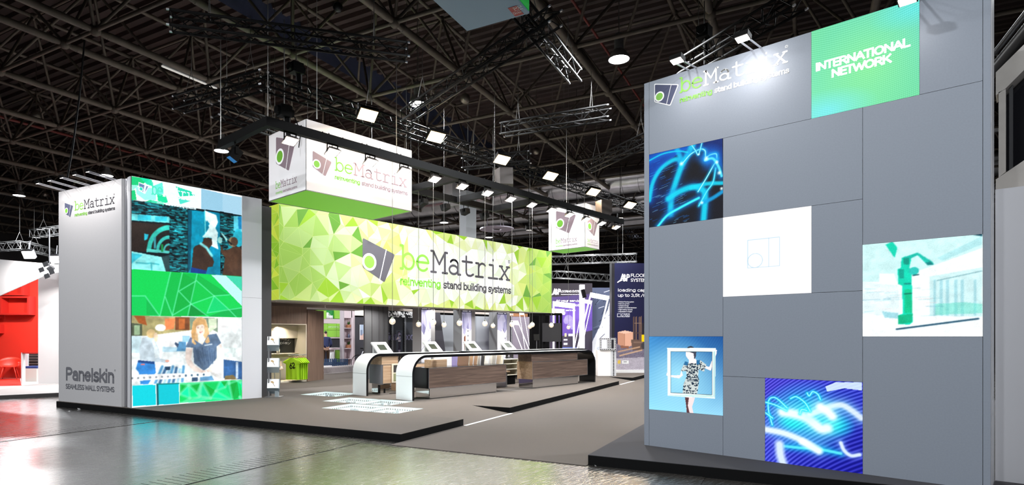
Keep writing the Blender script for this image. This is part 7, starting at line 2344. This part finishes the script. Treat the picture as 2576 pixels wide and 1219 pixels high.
# low ribbed bench and blue crate
a, b = at_z(809, 941, PZ), at_z(890, 934, PZ)
r_ = (b - a).normalized(); n_ = Vector((r_.y, -r_.x, 0))
if n_.dot(fw) > 0: n_ = -n_
L3 = (b - a).length
t = thing('low_plinth', 'low white ribbed plinth in front of the green kitchen corner', 'plinth', ((a.x + b.x) / 2, (a.y + b.y) / 2, PZ))
mb = MB(); mb.prism([a, b, b - n_ * 1.6, a - n_ * 1.6], (0, 0, .28)); mb.build('body', mat('plinth_white', (218, 212, 214), .5), t)
mb = MB()
for i in range(28):
    c_ = a + r_ * L3 * (i + .5) / 28 + n_ * .004; mb.obox((c_.x, c_.y, PZ + .13), r_ + Vector((0, 0, .0)), Vector((0, 0, 1)) - r_ * .35, n_, L3 / 60, .22, .006)
mb.build('ribs', mat('rib_grey', (150, 140, 146), .5), t)
p = a + r_ * L3 * .68 - n_ * .5
t = thing('crate', 'dark blue open slatted crate lying on the low white plinth', 'crate', (p.x, p.y, PZ + .28))
mb = MB()
BLUEC = mat('crate_blue', (36, 62, 96), .5)
for s in (-1, 1):
    mb.obox(p + n_ * .3 * s + Vector((0, 0, .40 - 0)), r_, (0, 0, 1), n_, 1.0, .04, .04); mb.obox(p + n_ * .3 * s + Vector((0, 0, .32)), r_, (0, 0, 1), n_, 1.0, .05, .04); mb.obox(p + r_ * .5 * s + Vector((0, 0, .36)), n_, (0, 0, 1), r_, .6, .10, .04)
mb.build('frame', BLUEC, t)
mb = MB()
for i in range(9): 
    for s in (-1, 1): c_ = p + r_ * (-.48 + i * .12) + n_ * .3 * s; mb.box((c_.x - .02, c_.y - .02, PZ + .28), (c_.x + .02, c_.y + .02, PZ + .56))
mb.build('slats', BLUEC, t)


# ------------------------------------------------------------------ people
def skin_body(name, joints, edges, parent, m, sub=2):
    me = bpy.data.meshes.new(name)
    off = Vector(parent.location)
    me.from_pydata([tuple(Vector(j[0])) for j in joints], edges, [])
    o = bpy.data.objects.new(name, me); COL.objects.link(o); o.parent = parent
    s = o.modifiers.new('skin', 'SKIN'); s.use_smooth_shade = True
    for v, j in zip(me.skin_vertices[0].data, joints): v.radius = (j[1], j[2] if len(j) > 2 else j[1])
    me.skin_vertices[0].data[0].use_root = True
    ss = o.modifiers.new('sub', 'SUBSURF'); ss.levels = sub; ss.render_levels = sub
    me.materials.append(m)
    return o


def man(label, loc, rz, jacket, trousers, lean=0.0, arm_fwd=0.28):
    t = thing('person', label, 'person', loc, None, rz)
    SKN = mat('skin', (214, 168, 144), .6)
    # facing +Y locally; one continuous body of skin
    J = [((0, 0, .94), .13, .10), ((0, .0, 1.10), .125, .095), ((0, lean * .4, 1.28), .15, .10), ((0, lean * .7, 1.43), .12, .08), ((0, lean, 1.50), .055), ((0, lean * 1.3 + .01, 1.57), .06), ((0, lean * 1.6 + .02, 1.66), .08, .095), ((0, lean * 1.7 + .015, 1.735), .06, .075)]
    E_ = [(i, i + 1) for i in range(7)]
    def add(p, r, par):
        J.append((p, r)); E_.append((par, len(J) - 1)); return len(J) - 1
    for s in (-1, 1):
        a = add((s * .19, lean * .7, 1.40), .058, 3); b = add((s * .25, lean * .6 - .02, 1.12), .046, a); c_ = add((s * .22, lean * .6 + arm_fwd * (1 if s > 0 else .6), 1.0), .034, b); d = add((s * .19, lean * .6 + arm_fwd * (1.25 if s > 0 else .9), .99), .036, c_)
        for q in range(4): add((s * .19 - .024 + q * .016, lean * .6 + arm_fwd * (1.25 if s > 0 else .9) + .075 + .006 * (q in (1, 2)), .972), .009, d)
        add((s * .19 - s * .04, lean * .6 + arm_fwd * (1.25 if s > 0 else .9) + .03, 1.0), .010, d)
        h_ = add((s * .09, 0, .86), .085, 0); k = add((s * .10, .02, .49), .056, h_); f_ = add((s * .105, -.02, .09), .04, k); add((s * .12, .12, .035), .035, f_)
    skin_body('body', J, E_, t, SKN)
    CL = [((0, 0, .90), .155, .12), ((0, 0, 1.10), .15, .115), ((0, lean * .4, 1.28), .175, .12), ((0, lean * .7, 1.43), .14, .095), ((0, lean * .9, 1.475), .07, .06)]
    E2 = [(0, 1), (1, 2), (2, 3), (3, 4)]
    for s in (-1, 1):
        n0 = len(CL)
        CL += [((s * .195, lean * .7, 1.405), .072), ((s * .255, lean * .6 - .02, 1.12), .060), ((s * .225, lean * .6 + arm_fwd * (.9 if s > 0 else .5), 1.005), .048)]
        E2 += [(3, n0), (n0, n0 + 1), (n0 + 1, n0 + 2)]
    skin_body('jacket', CL, E2, t, jacket)
    TR = [((0, 0, .95), .14, .11)]; E3 = []
    for s in (-1, 1):
        n0 = len(TR); TR += [((s * .095, 0, .84), .10), ((s * .105, .02, .49), .074), ((s * .108, -.015, .12), .062)]; E3 += [(0, n0), (n0, n0 + 1), (n0 + 1, n0 + 2)]
    skin_body('trousers', TR, E3, t, trousers)
    HR = [((0, lean * 1.65 + .0, 1.745), .070, .085), ((0, lean * 1.6 - .035, 1.70), .072, .06), ((0, lean * 1.5 - .05, 1.63), .055, .035)]
    skin_body('hair', HR, [(0, 1), (1, 2)], t, mat('dark_hair', (40, 32, 30), .6))
    mb = MB()
    hy = lean * 1.6 + .02
    for s in (-1, 1): mb.ball((s * .03, hy + .088, 1.665), .011, 6)
    mb.build('eyes', M_BLACK, t, True, True)
    mb = MB(); mb.add([(0, hy + .125, 1.635), (-.016, hy + .09, 1.63), (.016, hy + .09, 1.63), (0, hy + .092, 1.675)], [(0, 1, 2), (0, 2, 3), (0, 3, 1)]); mb.box((-.025, hy + .085, 1.598), (.025, hy + .096, 1.605))
    for s in (-1, 1): mb.ball((s * .083, hy, 1.65), .022, 6)
    mb.build('nose_and_ears', SKN, t, False, True)
    for s in (-1, 1):
        mb = MB(); mb.box((s * .12 - .05, -.09, 0), (s * .12 + .05, .19, .05)); mb.box((s * .12 - .045, -.085, .05), (s * .12 + .045, .08, .09)); mb.build('shoe', mat('brown_shoe', (70, 46, 36), .5), t, local=True)
    return t


p = at_depth(820, 922.5, 28.2)
man('person in a navy jacket and brown trousers seen from behind at the green kitchen', (p.x, p.y, PZ), PH - math.pi / 2 + .35, mat('navy_cloth', (44, 52, 92), .8), mat('brown_cloth', (104, 80, 66), .8), .09, .30)
p = at_depth(804.5, 923, 27.4)
man('person in a dark blue suit mostly hidden behind the oak door, beside the other person', (p.x, p.y, PZ), PH - math.pi / 2 - .9, mat('dark_blue_cloth', (40, 46, 84), .8), mat('dark_blue_cloth', (40, 46, 84), .8), .03, .2)

# ------------------------------------------------------------------ white and red stand at far left
M_RED = mat('red_wall', (206, 40, 24), .6); M_RED2 = mat('red_shelf', (180, 28, 18), .6)
M_WW = mat('white_stand_wall', (236, 232, 232), .5)
fz = lambda px, py, Z: at_depth(px, py, Z)
t = thing('stand_floor', 'pale raised floor of the white and red stand at far left', 'platform', at_z(70, 998, 0))
a, b = at_z(-120, 1009, 0), at_z(170, 995, 0)
r_ = (b - a).normalized(); n_ = Vector((-r_.y, r_.x, 0))
if n_.dot(fw) < 0: n_ = -n_
FZB = .10
mb = MB(); mb.prism([a, b, b + n_ * 8, a + n_ * 8], (0, 0, FZB - .006)); mb.build('base', mat('base_dark', (50, 46, 46), .6), t)
mb = MB(); mb.prism([a + Vector((0, 0, FZB - .006)), b + Vector((0, 0, FZB - .006)), b + n_ * 9 + Vector((0, 0, FZB - .006)), a + n_ * 9 + Vector((0, 0, FZB - .006))], (0, 0, .006)); mb.build('pale_floor', mat('pale_floor', (206, 200, 198), .6), t)
# red back wall with shelf niches
pl, wd, ht = facing(-60, 672, 96, 968, 22.0)
sc = wd / 156.0
t = thing('red_wall', 'red back wall with box shelves of the stand at far left', 'partition', pl.p(wd / 2, 0))
mb = MB(); mb.prism([pl.p(0, FZB - pl.o.z), pl.p(wd, FZB - pl.o.z), pl.p(wd, ht, 0), pl.p(0, ht, 0)], pl.n * -.2); mb.build('wall', M_RED, t)
for (x0, y0, x1, y1) in ((18, 710, 75, 744), (18, 746, 90, 792), (-30, 715, 11, 768), (-30, 771, 11, 800), (-30, 816, 11, 838)):
    A_ = ((x0 + 60) * sc, (968 - y1) * sc); B_ = ((x1 + 60) * sc, (968 - y0) * sc); th_ = .06
    mb = MB()
    for (q0, q1) in (((A_[0], A_[1]), (B_[0], A_[1] + th_)), ((A_[0], B_[1] - th_), (B_[0], B_[1])), ((A_[0], A_[1] + th_), (A_[0] + th_, B_[1] - th_)), ((B_[0] - th_, A_[1] + th_), (B_[0], B_[1] - th_))):
        mb.prism([pl.p(q0[0], q0[1], .001), pl.p(q1[0], q0[1], .001), pl.p(q1[0], q1[1], .001), pl.p(q0[0], q1[1], .001)], pl.n * .35)
    mb.build('shelf_box', M_RED2, t)
mb = MB(); x, y = (2 + 60) * sc, (968 - 757) * sc; put_text(mb, pl, 'r', x, y, .22, .14, .03, .37); mb.build('white_lettering', M_PWHITE, t)
mb = MB(); mb.prism([pl.p(wd, ht * .55, .01), pl.p(wd + .1, ht * .52, .01), pl.p(wd + .1, ht * .18, .01), pl.p(wd, ht * .15, .01)], pl.n * -.2); mb.build('red_rim', M_RED2, t)
# red floor
mb = MB(); q = [at_z(px, py, FZB) for px, py in ((-70, 951.5), (50, 951.5), (54, 969), (-70, 972))]; 
for v in q: v.z = FZB
mb.prism(q, (0, 0, .006)); o = mb.build('red_carpet', M_RED); tag(o, 'red floor area under the red shell chair', 'carpet')
# white fabric fascia above with slanted lower edge
Z = 18.6
q = [fz(-80, 645, Z), fz(160, 666, Z), fz(160, 682, Z), fz(118, 690, Z), fz(60, 716, Z), fz(-80, 778, Z)]
mb = MB(); mb.prism(q[::-1], fw * .05); o = mb.build('white_fascia', M_WW); tag(o, 'white fascia with slanting lower edge above the red wall', 'banner')
t = thing('white_wall_unit', 'white wall with a low cut-out holding a bench, right of the red wall', 'partition', fz(120, 985, 19.5))
Z = 19.5
zf = FZB
def wallq(x0, y0, x1, y1, m, nm, d=.15, Z_=Z):
    A_, B_ = fz(x0, y1, Z_), fz(x1, y0, Z_)
    A_.z = max(A_.z, FZB)
    C_ = Vector((B_.x, B_.y, A_.z)); D_ = Vector((A_.x, A_.y, B_.z))
    mb = MB(); mb.prism([A_, C_, B_, D_], fw * d); return mb.build(nm, m, t)
wallq(96, 676, 240, 990, M_WW, 'white_wall')
wallq(53, 886, 55.5, 972, M_WW, 'cut_out_edge'); wallq(53, 886, 95, 888.5, M_RED2, 'cut_out_edge')
wallq(56, 889, 70, 923, mat('pale_back', (214, 214, 218), .5), 'pale_back', .05, 21.0); wallq(70, 889, 96, 926, mat('slat_dark', (44, 40, 42), .5), 'dark_back', .05, 21.2)
for k in range(5): wallq(70, 892 + k * 7, 93, 894 + k * 7, mat('slat_brown', (96, 84, 78), .5), 'slat', .04, 21.05)
t = thing('bench_box', 'pale box bench with a blue cushion in the cut-out beside the red wall', 'bench', fz(75, 962, 20.3))
Z = 20.3
mb = MB(); A_, B_ = fz(55, 952, Z), fz(92, 926, Z); A_.z = FZB; mb.prism([A_, Vector((B_.x, B_.y, FZB)), B_, Vector((A_.x, A_.y, B_.z))], fw * .5); mb.build('box', mat('bench_pale', (206, 202, 196), .6), t)
mb = MB(); A_, B_ = fz(54, 926, Z), fz(92.5, 921, Z); mb.prism([A_, Vector((B_.x, B_.y, A_.z)), B_, Vector((A_.x, A_.y, B_.z))], fw * .5); mb.build('cushion', mat('cushion_blue', (34, 54, 116), .8), t)
# red shell chair
p = at_z(24, 953.5, FZB)
t = thing('shell_chair', 'red moulded shell chair on four legs in the red corner', 'chair', (p.x, p.y, FZB + .006), None, PH - math.pi / 2 + .5)
mb = MB()
nu, nv = 17, 8
vs = []
for j in range(nv + 1):
    v = j / nv
    for i in range(nu):
        a = math.radians(-125 + 250 * i / (nu - 1)) + math.pi / 2 + math.pi * 0
        back = max(0.0, math.cos(math.radians(-125 + 250 * i / (nu - 1))))
        rad = .06 + (.30 - .06) * min(1, v * 1.5) ** .7 + .04 * v
        zz = .44 + max(0, (v - .45) / .55) ** 1.2 * (.18 + .17 * back)
        vs.append((rad * math.cos(a) * 1.0, rad * math.sin(a), zz))
mb.add(vs, [(j * nu + i, j * nu + i + 1, (j + 1) * nu + i + 1, (j + 1) * nu + i) for j in range(nv) for i in range(nu - 1)])
mb.lathe((0, 0, 0), [(0, .43), (.20, .43), (.24, .455), (0, .455)], 20)
o = mb.build('seat_shell', mat('chair_red', (214, 52, 36), .45), t, True, True)
s_ = o.modifiers.new('solid', 'SOLIDIFY'); s_.thickness = .014
for sx in (-1, 1):
    for sy in (-1, 1):
        mb = MB(); mb.tube((sx * .15, sy * .15, .44), (sx * .25, sy * .24, 0), .016, 8, 0, .011, True); mb.build('leg', MATS['chair_red'], t, True, True)
# burst of stage lamps over the fascia
for k, (px, py, lab) in enumerate(((70, 641, 'very bright white floodlight above the white fascia at far left'), (138, 653, 'bright floodlight above the white fascia, close to the tower'))):
    p = fz(px, py, 18.2)
    t = thing('stand_floodlight', lab, 'floodlight', p, 'floodlights above the white and red stand')
    n = (Vector((0, 0, -.5)) - fw * .8 + rr3 * .2).normalized(); r = rr3; u = n.cross(r)
    mb = MB(); mb.obox(p - n * .08, r, u, n, .34, .26, .14); mb.build('housing', M_ALU, t)
    mb = MB(); mb.obox(p, r, u, n, .30, .22, .01); mb.build('lamp_glass', M_SPOT, t)
    mb = MB(); mb.tube(p - n * .08, p + Vector((0, 0, .45)) + fw * .1, .015, 6); mb.build('yoke', M_ALU, t)
    area_light(p + n * .06 + Vector((0, 0, -.05)), 60, .25, (1, .97, .95), p + fw * 3 + Vector((0, 0, -3.2)), 2.6, parent=t)
    area_light(fz((30, 120)[k], 668, 19.6), 90, .25, (1, .97, .95), fz((20, 130)[k], 900, 21.8), 2.4)  # extra bodiless light, added to brighten the red and white walls
p = fz(124, 679, 17.6)
t = thing('stage_light', 'grey stage light with open barn doors before the white wall, left of the tower', 'stage light', p)
mb = MB(); mb.tube(p, p + rr3 * .1 + Vector((0, 0, .1)), .10, 10, 0, .08, True); mb.build('lamp_body', M_ALU, t)
for (dx, dz, a_) in ((-.16, .0, 0), (.14, -.06, 1), (0, -.18, 2), (-.04, .16, 3)):
    mb = MB(); c_ = p + rr3 * dx + Vector((0, 0, dz)) - fw * .1; mb.obox(c_, rr3 + Vector((0, 0, .4)), Vector((0, 0, 1)) - rr3 * .4, fw, .16, .14, .006); mb.build('barn_door', M_ALU, t)
mb = MB(); mb.tube(p + Vector((0, 0, .05)), p + Vector((0, 0, 1.2)), .018, 6); mb.build('hanger', M_ALU, t)

# ------------------------------------------------------------------ right edge: white wall and gabled frame behind the grey wall
mb = MB(); mb.box((8.275, -3.5, PZ), (8.34, 0.262, 3.16)); o = mb.build('white_side_wall', M_WHITEWALL); tag(o, 'plain white wall at the right edge behind the grey screen wall', 'partition')
XG = 9.0
t = thing('gabled_frame', 'pale wooden gable shaped frame with dark glass above the white wall at right', 'house frame', on_x(2540, 480, XG))
WB = mat('pale_beech', (196, 190, 184), .5, noise=.06, nscale=6)
gx = lambda *P: [on_x(px, py, XG) for px, py in P]
for nm, q in (('lower_rail', gx((2505, 451), (2660, 346), (2660, 470), (2505, 490))), ('post', gx((2512, 232), (2530, 224), (2530, 432), (2512, 446))), ('upper_rail', gx((2505, 182), (2660, 28), (2660, 92), (2530, 222), (2505, 240)))):
    mb = MB(); mb.prism(q, (.3, 0, 0)); mb.build(nm, WB, t)
mb = MB(); mb.prism([p + Vector((.25, 0, 0)) for p in gx((2530, 224), (2660, 94), (2660, 344), (2530, 434))], (.02, 0, 0)); mb.build('dark_glass', mat('smoked_glass', (26, 26, 30), .08), t)
mb = MB(); mb.prism([p + Vector((.1, 0, 0)) for p in gx((2538, 218), (2548, 206), (2548, 422), (2538, 428))], (.04, 0, 0)); mb.build('inner_post', mat('inner_dark', (44, 44, 48), .5), t)
mb = MB(); mb.box((XG - .2, -4.5, PZ), (XG + .3, -.0, on_x(2540, 500, XG).z - .3)); mb.build('base_wall', M_WHITEWALL, t)
# perforated cable duct in the roof at the far right
a, b = at_z(2500, 175, 6.8), at_z(2620, 30, 6.8)
mb = MB(); mb.tube(a, b, .10, 10); mb.tube(a + Vector((0, 0, .3)), b + Vector((0, 0, .3)), .05, 8); o = mb.build('cable_duct', mat('duct_dark', (60, 60, 62), .4, .6), smooth=True); tag(o, 'dark round duct slanting above the gabled frame at the right edge', 'duct')
